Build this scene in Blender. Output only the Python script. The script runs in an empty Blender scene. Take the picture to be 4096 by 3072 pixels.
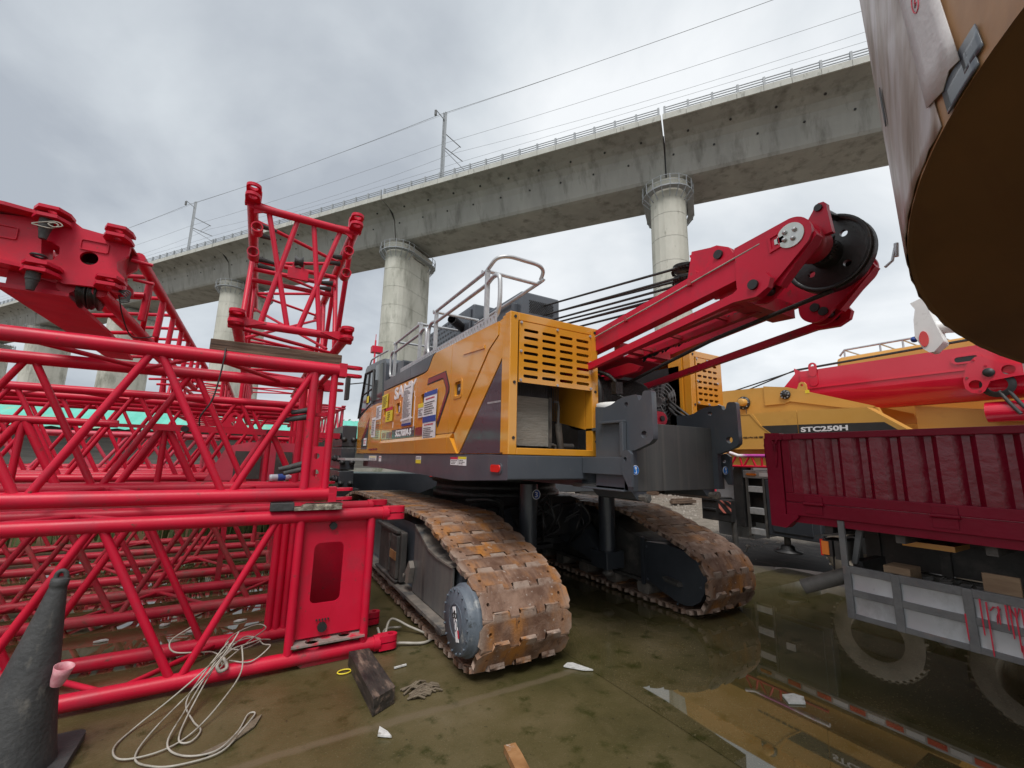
import bpy, math, random
from mathutils import Vector, Matrix, geometry
random.seed(7)
D = bpy.data
SC = bpy.context.scene
COL = SC.collection
R = math.radians
PI = math.pi

# ------------------------------------------------------------------ camera
cd = D.cameras.new('Camera'); cam = D.objects.new('Camera', cd); COL.objects.link(cam)
cd.sensor_width = 36; cd.lens = 14.985; cd.clip_start = 0.05; cd.clip_end = 3000
cam.matrix_world = Matrix(((0.86122903, -0.10400664, -0.49746073, 0),
                           (-0.50785073, -0.13896643, -0.85016232, 0),
                           (0.01929219, 0.98482026, -0.17250177, 1.65), (0, 0, 0, 1)))
SC.camera = cam
# ------------------------------------------------------------------ sky and light (overcast)
SUN_EL, SUN_AZ = R(58), R(215)          # azimuth clockwise from +Y
W = D.worlds.new('World'); SC.world = W; W.use_nodes = True
nt = W.node_tree; N = nt.nodes; Lk = nt.links
bg = N['Background']; bg.inputs['Strength'].default_value = 0.1
st = N.new('ShaderNodeTexSky'); st.sky_type = 'NISHITA'; st.sun_disc = False
st.sun_elevation = SUN_EL; st.sun_rotation = SUN_AZ
tc = N.new('ShaderNodeTexCoord'); sp = N.new('ShaderNodeSeparateXYZ'); Lk.new(tc.outputs['Generated'], sp.inputs[0])
def wm(op, a, b=None, clamp=False):
    n = N.new('ShaderNodeMath'); n.operation = op; n.use_clamp = clamp
    for i, v in enumerate((a, b)):
        if v is None: continue
        if isinstance(v, (int, float)): n.inputs[i].default_value = v
        else: Lk.new(v, n.inputs[i])
    return n.outputs[0]
zz = wm('MAXIMUM', sp.outputs[2], 0.0); den = wm('ADD', zz, 0.28)
cb = N.new('ShaderNodeCombineXYZ'); Lk.new(wm('DIVIDE', sp.outputs[0], den), cb.inputs[0]); Lk.new(wm('DIVIDE', sp.outputs[1], den), cb.inputs[1])
n1 = N.new('ShaderNodeTexNoise'); n1.inputs['Scale'].default_value = 1.25; n1.inputs['Detail'].default_value = 9; n1.inputs['Roughness'].default_value = .52; n1.inputs['Distortion'].default_value = .3
mpw = N.new('ShaderNodeMapping'); mpw.inputs['Location'].default_value = (3.1, 1.7, 0); Lk.new(cb.outputs[0], mpw.inputs[0]); Lk.new(mpw.outputs[0], n1.inputs[0])
# a heavier, darker bank of cloud stands to the west (left of the yard)
dk = N.new('ShaderNodeVectorMath'); dk.operation = 'DOT_PRODUCT'; Lk.new(tc.outputs['Generated'], dk.inputs[0])
dk.inputs[1].default_value = Vector((-0.27, 0.86, 0.43)).normalized()
bank = N.new('ShaderNodeMapRange'); bank.interpolation_type = 'SMOOTHSTEP'
bank.inputs[1].default_value = .62; bank.inputs[2].default_value = 1.0; bank.inputs[3].default_value = .09; bank.inputs[4].default_value = -.19
Lk.new(dk.outputs['Value'], bank.inputs[0])
hz = N.new('ShaderNodeMapRange'); hz.inputs[1].default_value = 0; hz.inputs[2].default_value = .35; hz.inputs[3].default_value = .05; hz.inputs[4].default_value = 0
Lk.new(sp.outputs[2], hz.inputs[0])
cv = wm('ADD', wm('ADD', n1.outputs[0], bank.outputs[0]), hz.outputs[0])
cr = N.new('ShaderNodeValToRGB'); Lk.new(cv, cr.inputs[0])
e = cr.color_ramp.elements; e[0].position = .27; e[0].color = (.335, .365, .405, 1); e[1].position = .68; e[1].color = (.70, .72, .735, 1)
m_ = cr.color_ramp.elements.new(.47); m_.color = (.50, .535, .565, 1)
sx = N.new('ShaderNodeVectorMath'); sx.operation = 'SCALE'; sx.inputs['Scale'].default_value = 9.0; Lk.new(cr.outputs[0], sx.inputs[0])
mixw = N.new('ShaderNodeMix'); mixw.data_type = 'RGBA'; mixw.inputs[0].default_value = .94
Lk.new(st.outputs[0], mixw.inputs[6]); Lk.new(sx.outputs[0], mixw.inputs[7]); Lk.new(mixw.outputs[2], bg.inputs[0])
sl = D.lights.new('Sun', 'SUN'); sl.energy = 1.7; sl.angle = R(25); sl.color = (1, .97, .93)
so = D.objects.new('Sun', sl); COL.objects.link(so)
sd = Vector((math.sin(SUN_AZ) * math.cos(SUN_EL), math.cos(SUN_AZ) * math.cos(SUN_EL), math.sin(SUN_EL)))
so.location = sd * 60; so.rotation_euler = sd.to_track_quat('Z', 'Y').to_euler()
vs = SC.view_settings; vs.view_transform = 'Standard'; vs.look = 'None'; vs.gamma = 1; vs.use_curve_mapping = False; vs.exposure = 0.62

# ------------------------------------------------------------------ materials
def _n(nt, t, **k):
    n = nt.nodes.new(t)
    for a, v in k.items(): setattr(n, a, v)
    return n
def pm(name, cols, rough=.5, metal=0., scale=3., bump=0., bscale=40., coat=0., spec=.5, stretch=None, dirt=None, dirt2=None, detail=6, rvar=.12, ior=None):
    """procedural material: colour ramp over noise, optional worn or dirty patches, roughness variation, bump"""
    m = D.materials.new(name); m.use_nodes = True; nt = m.node_tree; L = nt.links
    b = nt.nodes['Principled BSDF']
    tc = _n(nt, 'ShaderNodeTexCoord'); oi = _n(nt, 'ShaderNodeObjectInfo')
    add = _n(nt, 'ShaderNodeVectorMath', operation='ADD')
    sc = _n(nt, 'ShaderNodeMath', operation='MULTIPLY'); sc.inputs[1].default_value = 37.0
    L.new(oi.outputs['Random'], sc.inputs[0]); L.new(tc.outputs['Object'], add.inputs[0]); L.new(sc.outputs[0], add.inputs[1])
    co = add.outputs[0]
    mp = _n(nt, 'ShaderNodeMapping'); mp.inputs['Scale'].default_value = stretch or (1, 1, 1); L.new(co, mp.inputs[0])
    no = _n(nt, 'ShaderNodeTexNoise'); no.inputs['Scale'].default_value = scale; no.inputs['Detail'].default_value = detail; no.inputs['Roughness'].default_value = .6
    L.new(mp.outputs[0], no.inputs[0])
    ra = _n(nt, 'ShaderNodeValToRGB'); el = ra.color_ramp.elements
    if len(cols) == 2 and not isinstance(cols[0][1], tuple): cols = [(.3, cols[0]), (.7, cols[1])]
    el[0].position = cols[0][0]; el[0].color = (*cols[0][1], 1); el[1].position = cols[-1][0]; el[1].color = (*cols[-1][1], 1)
    for p, c in cols[1:-1]:
        x = el.new(p); x.color = (*c, 1)
    L.new(no.outputs[0], ra.inputs[0]); out = ra.outputs[0]
    for dd in (dirt, dirt2):
        if not dd: continue
        col, dsc, lo, hi = dd[:4]
        mp2 = _n(nt, 'ShaderNodeMapping'); mp2.inputs['Scale'].default_value = dd[4] if len(dd) > 4 else (1, 1, 1); L.new(co, mp2.inputs[0])
        dn = _n(nt, 'ShaderNodeTexNoise'); dn.inputs['Scale'].default_value = dsc; dn.inputs['Detail'].default_value = 8; dn.inputs['Roughness'].default_value = .65
        L.new(mp2.outputs[0], dn.inputs[0])
        mr = _n(nt, 'ShaderNodeMapRange'); mr.inputs[1].default_value = lo; mr.inputs[2].default_value = hi; L.new(dn.outputs[0], mr.inputs[0])
        mx = _n(nt, 'ShaderNodeMix', data_type='RGBA'); mx.inputs[7].default_value = (*col, 1)
        L.new(mr.outputs[0], mx.inputs[0]); L.new(out, mx.inputs[6]); out = mx.outputs[2]
    L.new(out, b.inputs['Base Color'])
    rr = _n(nt, 'ShaderNodeMapRange'); rr.inputs[3].default_value = max(.02, rough - rvar); rr.inputs[4].default_value = min(1, rough + rvar)
    rn = _n(nt, 'ShaderNodeTexNoise'); rn.inputs['Scale'].default_value = scale * 2.3; rn.inputs['Detail'].default_value = 4; L.new(co, rn.inputs[0])
    L.new(rn.outputs[0], rr.inputs[0]); L.new(rr.outputs[0], b.inputs['Roughness'])
    b.inputs['Metallic'].default_value = metal; b.inputs['Coat Weight'].default_value = coat; b.inputs['Coat Roughness'].default_value = .08
    b.inputs['Specular IOR Level'].default_value = spec
    if ior: b.inputs['IOR'].default_value = ior
    if bump:
        bn = _n(nt, 'ShaderNodeTexNoise'); bn.inputs['Scale'].default_value = bscale; bn.inputs['Detail'].default_value = 5; L.new(mp.outputs[0], bn.inputs[0])
        bu = _n(nt, 'ShaderNodeBump'); bu.inputs['Strength'].default_value = bump; bu.inputs['Distance'].default_value = .02
        L.new(bn.outputs[0], bu.inputs['Height']); L.new(bu.outputs[0], b.inputs['Normal'])
    return m
RED = pm('red_paint', ((.50, .004, .026), (.60, .009, .042)), .40, scale=2, bump=.04, bscale=60, spec=.35, dirt=((.30, .03, .05), 3.2, .50, .80), dirt2=((.09, .05, .035), 14, .62, .74))
REDD = pm('weathered_red_paint', ((.44, .008, .03), (.56, .02, .05)), .5, scale=2.5, bump=.06, spec=.35, dirt=((.22, .09, .075), 3, .45, .75), dirt2=((.10, .06, .04), 12, .60, .72))
REDF = pm('faded_red_paint', ((.5, .03, .07), (.62, .07, .11)), .5, scale=3, dirt=((.3, .08, .08), 5, .5, .8))
YEL = pm('amber_machine_paint', ((.64, .27, .020), (.70, .315, .032)), .22, scale=1.2, coat=.9, dirt=((.42, .2, .04), 6, .66, .85), rvar=.08)
YELB = pm('yellow_vehicle_paint', ((.57, .30, .062), (.63, .345, .085)), .4, scale=1.5, dirt=((.45, .22, .06), 5, .6, .85))
GRY = pm('dark_grey_machine_paint', ((.058, .067, .081), (.080, .090, .105)), .34, scale=2, coat=.2, dirt=((.12, .115, .105), 7, .58, .8, (1, 1, .25)), dirt2=((.17, .15, .12), 26, .66, .74))
GRYW = pm('rain_streaked_plate', ((.078, .08, .082), (.098, .096, .092)), .5, scale=4, dirt=((.15, .14, .125), 16, .50, .80, (1, 1, .03)), dirt2=((.045, .046, .048), 5, .58, .66, (1, 1, .04)))
GRYS = pm('streaked_grey_paint', ((.065, .07, .075), (.125, .12, .112)), .45, scale=7, stretch=(1, 1, .06), dirt=((.16, .145, .125), 9, .52, .8, (1, 1, .05)), dirt2=((.035, .037, .04), 3, .55, .62, (1, 1, .08)))
GRYB = pm('deep_charcoal_paint', ((.026, .03, .037), (.045, .05, .058)), .34, scale=2, coat=.3, dirt=((.10, .095, .085), 8, .62, .8))
BLK = pm('black_steel', ((.012, .012, .013), (.028, .027, .027)), .5, scale=6, bump=.05, dirt=((.06, .05, .04), 7, .6, .8))
GREASE = pm('greasy_black_steel', ((.008, .008, .008), (.022, .02, .018)), .38, scale=8, bump=.5, bscale=35)
ROPE = pm('greased_wire_rope', ((.014, .014, .014), (.05, .048, .045)), .5, scale=60, bump=.6, bscale=120)
RUST = pm('rusty_track_steel', [(.25, (.085, .04, .022)), (.42, (.20, .095, .05)), (.52, (.42, .17, .03)), (.60, (.26, .15, .10)), (.78, (.36, .27, .22))], .62, scale=3.2, stretch=(.8, 2.6, .8), bump=.35, bscale=55, dirt=((.40, .33, .28), 6, .56, .72), dirt2=((.07, .035, .02), 11, .60, .72))
MUDST = pm('muddy_steel', ((.11, .10, .09), (.22, .19, .16)), .6, scale=8, stretch=(1, 1, .3), bump=.2, dirt=((.045, .05, .055), 4, .5, .65))
HUB = pm('blue_grey_hub_paint', ((.075, .095, .12), (.12, .14, .165)), .5, scale=5, bump=.15, dirt=((.28, .28, .27), 7, .58, .70), dirt2=((.04, .045, .05), 16, .6, .7))
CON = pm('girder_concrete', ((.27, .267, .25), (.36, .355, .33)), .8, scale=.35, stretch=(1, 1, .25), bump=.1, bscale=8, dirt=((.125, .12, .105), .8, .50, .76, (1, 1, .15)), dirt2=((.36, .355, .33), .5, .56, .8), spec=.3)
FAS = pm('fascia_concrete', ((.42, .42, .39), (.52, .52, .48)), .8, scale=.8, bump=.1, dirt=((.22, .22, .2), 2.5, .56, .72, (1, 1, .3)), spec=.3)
GAL = pm('galvanised_steel', ((.42, .43, .44), (.58, .59, .60)), .42, metal=.55, scale=12, dirt=((.3, .29, .27), 9, .6, .8))
POLE = pm('weathered_galvanised_pole', ((.25, .27, .29), (.34, .36, .38)), .6, scale=3)
WIRE = pm('overhead_wire_metal', ((.16, .165, .17), (.20, .205, .21)), .6)
MAR = pm('maroon_bed_paint', ((.165, .001, .014), (.21, .002, .021)), .45, scale=2.5, spec=.25, bump=.15, bscale=16, dirt=((.19, .01, .03), 4, .58, .85))
SIL = pm('dull_silver_panel', ((.36, .375, .40), (.52, .53, .55)), .35, metal=.35, scale=2.5, dirt=((.17, .165, .16), 4, .5, .78, (1, 1, .5)), dirt2=((.04, .04, .04), 8, .66, .74))
CHS = pm('dusty_black_chassis', ((.03, .029, .028), (.06, .056, .052)), .6, scale=5, bump=.1, dirt=((.13, .115, .10), 4, .5, .75))
BAR = pm('weathered_dark_bar', ((.10, .10, .105), (.16, .16, .16)), .55, scale=8, bump=.2, bscale=50, dirt=((.22, .15, .13), 6, .58, .72))
RUB = pm('dusty_black_rubber', ((.032, .033, .034), (.058, .058, .058)), .65, scale=9, bump=.25, bscale=45, dirt=((.13, .12, .105), 16, .58, .78, (1, 1, .4)))
TYRD = pm('lightened_dusty_tyre', ((.15, .13, .105), (.24, .21, .17)), .8, scale=6, bump=.2)  # lightened so the wheels show up in the puddle's reflection
TYR = pm('dusty_tyre_rubber', ((.07, .065, .06), (.14, .125, .11)), .8, scale=6, bump=.2)
WOOD = pm('old_timber', [(.3, (.035, .022, .015)), (.5, (.09, .055, .034)), (.7, (.17, .11, .07))], .8, scale=5, stretch=(.35, 6, 6), bump=.4, bscale=9)
WOODC = pm('charred_wet_timber', [(.34, (.014, .012, .011)), (.55, (.045, .036, .03)), (.66, (.15, .105, .08)), (.80, (.30, .22, .17))], .6, scale=9, stretch=(2.2, .5, 2.2), bump=.5, bscale=14)
BRD = pm('plain_board', ((.16, .10, .06), (.26, .18, .11)), .75, scale=5, stretch=(4, 1, 6), bump=.15)
GRN = pm('green_roof_sheet', ((.10, .46, .36), (.17, .58, .47)), .5, scale=.5, dirt=((.35, .38, .22), .9, .56, .68))
SKYB = pm('sky_block_sheet', ((.14, .12, .115), (.22, .18, .17)), .6, scale=1)  # sheet of the added cabin that blocks reflected sky
SHED = pm('shed_planks', ((.10, .095, .085), (.2, .19, .17)), .85, scale=1.5, stretch=(.3, 1, 5), bump=.2)
WHT = pm('white_paint', ((.72, .72, .70), (.8, .8, .78)), .4, scale=5, dirt=((.5, .49, .46), 8, .6, .8))
PAP = pm('white_paper', ((.70, .69, .70), (.78, .77, .78)), .7, scale=6)
PLA = pm('white_scrap_and_glint', ((.45, .45, .43), (.7, .7, .69)), .5, scale=20, dirt=((.2, .18, .14), 18, .55, .7))
BLU = pm('blue_print', ((.02, .06, .28), (.03, .08, .34)), .5)
SGB = pm('sign_blue', ((.01, .16, .55), (.015, .19, .62)), .4)
YLB = pm('label_yellow', ((.75, .60, .03), (.8, .64, .05)), .5)
INK = pm('black_print', ((.02, .02, .02), (.035, .035, .035)), .5)
RINK = pm('red_print', ((.5, .02, .05), (.6, .03, .06)), .5)
MARP = pm('maroon_stripe', ((.20, .012, .018), (.25, .018, .025)), .3, coat=.4)
PURP = pm('plum_black_panel', ((.050, .042, .055), (.062, .054, .068)), .25, coat=.4, scale=1.5, dirt=((.1, .09, .1), 8, .62, .8))
LITE = pm('red_reflector', ((.6, .012, .012), (.75, .03, .02)), .2, coat=.5)
AMB = pm('amber_lens', ((.75, .2, .03), (.8, .26, .05)), .25, coat=.4)
RAD = pm('radiator_fins', ((.22, .215, .19), (.32, .31, .28)), .5, metal=.4, scale=20, stretch=(.3, .3, 6), bump=.6, bscale=60, dirt=((.3, .3, .28), 30, .68, .72))
CABLE = pm('grubby_white_cable', ((.26, .24, .20), (.44, .41, .36)), .6, scale=9, dirt=((.14, .11, .07), 8, .55, .7))
PINK = pm('scuffed_pink_plastic', ((.5, .16, .2), (.62, .34, .36)), .5, scale=30)
TAPE = pm('magenta_and_white_wrap', [(.45, (.5, .06, .35)), (.55, (.75, .72, .74))], .5, scale=1.6)
BRN = pm('scraped_brown_sheet', [(.3, (.16, .075, .028)), (.5, (.30, .15, .06)), (.7, (.40, .22, .10))], .5, scale=2.2, stretch=(2, 2, .5), bump=.12, bscale=12, dirt=((.5, .46, .42), 2.6, .63, .66, (1, 1, .35)), dirt2=((.06, .055, .05), 3.2, .66, .70, (1, 1, .5)))
BRNE = pm('brown_end_face', ((.11, .052, .018), (.20, .09, .028)), .4, scale=1.2, stretch=(1, 1, 1), dirt=((.13, .055, .02), 4, .55, .8, (.4, 3, 1)))
WRAP = pm('streaked_pale_wrap', [(.3, (.17, .105, .07)), (.45, (.32, .25, .21)), (.58, (.44, .39, .38)), (.8, (.60, .56, .57))], .4, scale=3.5, stretch=(3.2, 3.2, .16), bump=.25, bscale=7)
TAPW = pm('pale_tape', ((.50, .47, .46), (.6, .57, .56)), .6, scale=6, bump=.15, bscale=60)
GLS = pm('tinted_cab_glass', ((.045, .055, .058), (.07, .08, .082)), .06, scale=1, spec=.9, rvar=.02)
DIRT = pm('trash_brown', ((.10, .075, .05), (.2, .16, .11)), .8, scale=12, bump=.3)
LEAF = pm('weed_green', ((.05, .085, .02), (.11, .15, .05)), .7, scale=4)
TREEM = pm('tree_leaves', ((.035, .06, .02), (.08, .11, .04)), .8, scale=2)
BARK = pm('bark', ((.06, .045, .03), (.1, .08, .06)), .9)
BOT = pm('clear_bottle_plastic', ((.45, .47, .55), (.6, .62, .68)), .15, spec=.8)

def shoe_mat():
    """rust worn off towards the rims of each track shoe, orange bloom in the middle"""
    m = D.materials.new('rusty_track_steel'); m.use_nodes = True; nt = m.node_tree; L = nt.links; b = nt.nodes['Principled BSDF']
    tc = _n(nt, 'ShaderNodeTexCoord'); oi = _n(nt, 'ShaderNodeObjectInfo'); add = _n(nt, 'ShaderNodeVectorMath', operation='ADD')
    sc = _n(nt, 'ShaderNodeMath', operation='MULTIPLY'); sc.inputs[1].default_value = 41.0; L.new(oi.outputs['Random'], sc.inputs[0])
    L.new(tc.outputs['Object'], add.inputs[0]); L.new(sc.outputs[0], add.inputs[1])
    def noise(s, st=(1, 1, 1), d=8, r=.62):
        mp = _n(nt, 'ShaderNodeMapping'); mp.inputs['Scale'].default_value = st; L.new(add.outputs[0], mp.inputs[0])
        n = _n(nt, 'ShaderNodeTexNoise'); n.inputs['Scale'].default_value = s; n.inputs['Detail'].default_value = d; n.inputs['Roughness'].default_value = r; L.new(mp.outputs[0], n.inputs[0]); return n.outputs[0]
    def mr(f, a, c, lo=0, hi=1):
        r = _n(nt, 'ShaderNodeMapRange', interpolation_type='SMOOTHSTEP')
        for i, v in enumerate((a, c, lo, hi)): r.inputs[i + 1].default_value = v
        L.new(f, r.inputs[0]); return r.outputs[0]
    def ma(op, a, c):
        n = _n(nt, 'ShaderNodeMath', operation=op)
        for i, v in ((0, a), (1, c)):
            if isinstance(v, (int, float)): n.inputs[i].default_value = v
            else: L.new(v, n.inputs[i])
        return n.outputs[0]
    def mix(f, a, c):
        x = _n(nt, 'ShaderNodeMix', data_type='RGBA'); L.new(f, x.inputs[0])
        for i, v in ((6, a), (7, c)):
            if isinstance(v, tuple): x.inputs[i].default_value = (*v, 1)
            else: L.new(v, x.inputs[i])
        return x.outputs[2]
    sp = _n(nt, 'ShaderNodeSeparateXYZ'); L.new(tc.outputs['Object'], sp.inputs[0])
    col = mix(mr(noise(4), .35, .65), (.105, .052, .032), (.25, .155, .11))
    col = mix(mr(noise(2.6, (1, .5, 1)), .46, .70), col, (.38, .15, .028))
    col = mix(mr(noise(9, (2.2, .5, 1)), .50, .72), col, (.115, .055, .034))
    ax_ = ma('ABSOLUTE', sp.outputs[0], 0); ay = ma('ABSOLUTE', ma('SUBTRACT', sp.outputs[1], .10), 0)
    rim = ma('MAXIMUM', mr(ax_, .32, .44), mr(ay, .075, .115))
    col = mix(ma('MULTIPLY', rim, mr(noise(7), .36, .60, .05, .85)), col, (.31, .235, .19))
    col = mix(mr(noise(24), .60, .72), col, (.34, .28, .24)); col = mix(mr(noise(15), .64, .72), col, (.05, .026, .016))
    L.new(col, b.inputs['Base Color']); L.new(mr(noise(6), .3, .7, .42, .72), b.inputs['Roughness']); b.inputs['Specular IOR Level'].default_value = .4
    bu = _n(nt, 'ShaderNodeBump'); bu.inputs['Strength'].default_value = .45; bu.inputs['Distance'].default_value = .012; L.new(noise(45, d=4), bu.inputs['Height']); L.new(bu.outputs[0], b.inputs['Normal'])
    return m
SHOE = shoe_mat()
# ------------------------------------------------------------------ mesh helpers
class MB:
    def __init__(s): s.v = []; s.f = []; s.sm = []; s.mi = []; s.cur = 0
    def add(s, vs, fs, smooth=False):
        o = len(s.v); s.v += [tuple(x) for x in vs]
        for f in fs: s.f.append([i + o for i in f]); s.sm.append(smooth); s.mi.append(s.cur)
        return s
    def box(s, x0, x1, y0, y1, z0, z1):
        if x0 > x1: x0, x1 = x1, x0
        if y0 > y1: y0, y1 = y1, y0
        if z0 > z1: z0, z1 = z1, z0
        return s.add([(x0, y0, z0), (x1, y0, z0), (x1, y1, z0), (x0, y1, z0), (x0, y0, z1), (x1, y0, z1), (x1, y1, z1), (x0, y1, z1)],
                     [(0, 3, 2, 1), (4, 5, 6, 7), (0, 1, 5, 4), (1, 2, 6, 5), (2, 3, 7, 6), (3, 0, 4, 7)])
    def beam(s, p, q, w, h, up=(0, 0, 1)):
        p, q = Vector(p), Vector(q); d = (q - p).normalized(); up = Vector(up)
        if abs(d.dot(up)) > .97: up = Vector((1, 0, 0))
        a = d.cross(up).normalized() * w / 2; b = a.cross(d).normalized() * h / 2
        vs = [p - a - b, p + a - b, p + a + b, p - a + b, q - a - b, q + a - b, q + a + b, q - a + b]
        return s.add(vs, [(0, 1, 2, 3), (7, 6, 5, 4), (0, 4, 5, 1), (1, 5, 6, 2), (2, 6, 7, 3), (3, 7, 4, 0)])
    def cyl(s, p, q, r, n=12, r2=None, caps=True, smooth=True):
        p, q = Vector(p), Vector(q); r2 = r if r2 is None else r2
        d = (q - p).normalized(); a = d.orthogonal().normalized(); b = d.cross(a)
        ring = lambda c, rr: [c + a * rr * math.cos(2 * PI * i / n) + b * rr * math.sin(2 * PI * i / n) for i in range(n)]
        s.add(ring(p, r) + ring(q, r2), [(i, (i + 1) % n, n + (i + 1) % n, n + i) for i in range(n)], smooth)
        if caps:
            s.add(ring(p, r), [tuple(range(n))[::-1]]); s.add(ring(q, r2), [tuple(range(n))])
        return s
    def tube(s, pts, r, n=7, closed=False, smooth=True, caps=True):
        P = [Vector(p) for p in pts]; m = len(P); rings = []; prev = None
        for i in range(m):
            if closed: d = P[(i + 1) % m] - P[i - 1]
            else: d = P[min(i + 1, m - 1)] - P[max(i - 1, 0)]
            d.normalize()
            a = (prev - d * prev.dot(d)) if prev is not None else d.orthogonal()
            a.normalize(); prev = a; b = d.cross(a)
            rings += [P[i] + a * r * math.cos(2 * PI * k / n) + b * r * math.sin(2 * PI * k / n) for k in range(n)]
        fs = []
        for i in range(m if closed else m - 1):
            j = (i + 1) % m
            fs += [(i * n + k, i * n + (k + 1) % n, j * n + (k + 1) % n, j * n + k) for k in range(n)]
        s.add(rings, fs, smooth)
        if caps and not closed:
            s.add(rings[:n], [tuple(range(n))[::-1]]); s.add(rings[-n:], [tuple(range(n))])
        return s
    def prism(s, poly, o, ux, uy, t, smooth=False):
        """extrude a 2D outline lying in the plane (ux, uy) at o by the vector t"""
        o, ux, uy, t = Vector(o), Vector(ux), Vector(uy), Vector(t); n = len(poly)
        A = [o + ux * x + uy * y for x, y in poly]; B = [p + t for p in A]
        s.add(A, [tuple(range(n))]); s.add(B, [tuple(range(n))[::-1]])
        return s.add(A + B, [(i, n + i, n + (i + 1) % n, (i + 1) % n) for i in range(n)], smooth)
    def plate(s, outer, holes, o, ux, uy, t):
        """plate with through holes"""
        o, ux, uy, t = Vector(o), Vector(ux), Vector(uy), Vector(t)
        loops = [outer] + holes; flat = [p for l in loops for p in l]
        tri = geometry.tessellate_polygon([[Vector((x, y, 0)) for x, y in l] for l in loops])
        A = [o + ux * x + uy * y for x, y in flat]
        s.add(A, [tuple(f) for f in tri]); s.add([p + t for p in A], [tuple(f)[::-1] for f in tri])
        k = 0
        for l in loops:
            n = len(l); a = A[k:k + n]; k += n
            s.add(a + [p + t for p in a], [(i, n + i, n + (i + 1) % n, (i + 1) % n) for i in range(n)], len(l) > 10)
        return s
    def lathe(s, prof, o, ax, n=24, smooth=True):
        o, ax = Vector(o), Vector(ax).normalized(); a = ax.orthogonal().normalized(); b = ax.cross(a)
        vs = []
        for r, h in prof: vs += [o + ax * h + (a * math.cos(2 * PI * i / n) + b * math.sin(2 * PI * i / n)) * r for i in range(n)]
        fs = []
        for j in range(len(prof) - 1): fs += [(j * n + i, j * n + (i + 1) % n, (j + 1) * n + (i + 1) % n, (j + 1) * n + i) for i in range(n)]
        return s.add(vs, fs, smooth)
    def build(s, name, mat, parent=None, bevel=0):
        me = D.meshes.new(name); me.from_pydata(s.v, [], s.f); me.polygons.foreach_set('use_smooth', s.sm)
        for m_ in (mat if isinstance(mat, (list, tuple)) else [mat]): me.materials.append(m_)
        if isinstance(mat, (list, tuple)): me.polygons.foreach_set('material_index', s.mi)
        me.update()
        o = D.objects.new(name, me); COL.objects.link(o)
        if parent is not None:
            o.parent = parent
            if parent.type == 'EMPTY': o.matrix_parent_inverse = Matrix.Translation(-parent.location)
        if bevel:
            b = o.modifiers.new('Bevel', 'BEVEL'); b.width = bevel; b.segments = 2; b.limit_method = 'ANGLE'; b.angle_limit = R(40)
        return o
def tag(o, label, cat, group=None, kind=None):
    if label: o['label'] = label
    if cat: o['category'] = cat
    if group: o['group'] = group
    if kind: o['kind'] = kind
    return o
def thing(name, label, cat, loc, group=None):
    o = D.objects.new(name, None); COL.objects.link(o); o.location = loc; o.empty_display_size = .2
    return tag(o, label, cat, group)
def struct(o): o['kind'] = 'structure'; return o
def circ(cx, cy, r, n=20, a0=0, ry=None): return [(cx + r * math.cos(a0 + 2 * PI * i / n), cy + (ry or r) * math.sin(a0 + 2 * PI * i / n)) for i in range(n)]
def rrect(x0, x1, y0, y1, r, n=4):
    o = []
    for cx, cy, a in ((x1 - r, y1 - r, 0), (x0 + r, y1 - r, 90), (x0 + r, y0 + r, 180), (x1 - r, y0 + r, 270)):
        o += [(cx + r * math.cos(R(a + 90 * i / n)), cy + r * math.sin(R(a + 90 * i / n))) for i in range(n + 1)]
    return o
def smooth_pts(P, k=6, closed=False):
    P = [Vector(p) for p in P]; out = []; m = len(P)
    for i in range(m if closed else m - 1):
        p0, p1, p2, p3 = (P[(i + j) % m] if closed else P[min(max(i + j, 0), m - 1)] for j in (-1, 0, 1, 2))
        for q in range(k):
            t = q / k
            out.append(.5 * ((2 * p1) + (p2 - p0) * t + (2 * p0 - 5 * p1 + 4 * p2 - p3) * t * t + (3 * p1 - p0 - 3 * p2 + p3) * t ** 3))
    if not closed: out.append(P[-1])
    return out
def text(body, name, mat, parent, o, ux, uy, w, h, depth=.004, bold=.0):
    """raised lettering fitted into a w x h box whose lower left corner is o"""
    cu = D.curves.new(name, 'FONT'); cu.body = body; cu.extrude = .01; cu.offset = bold; cu.resolution_u = 3
    t = D.objects.new(name, cu); COL.objects.link(t); bpy.context.view_layer.update()
    me = D.meshes.new_from_object(t.evaluated_get(bpy.context.evaluated_depsgraph_get()))
    D.objects.remove(t); D.curves.remove(cu)
    X = [v.co.x for v in me.vertices]; Y = [v.co.y for v in me.vertices]
    x0, x1, y0, y1 = min(X), max(X), min(Y), max(Y); o, ux, uy = Vector(o), Vector(ux).normalized(), Vector(uy).normalized(); nz = ux.cross(uy)
    for v in me.vertices:
        c = v.co.copy(); v.co = o + ux * (c.x - x0) / (x1 - x0) * w + uy * (c.y - y0) / (y1 - y0) * h + nz * (c.z / .01 * depth)
    me.materials.clear(); me.materials.append(mat); me.name = name
    ob = D.objects.new(name, me); COL.objects.link(ob); ob.parent = parent
    if parent.type == 'EMPTY': ob.matrix_parent_inverse = Matrix.Translation(-parent.location)
    return ob
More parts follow.
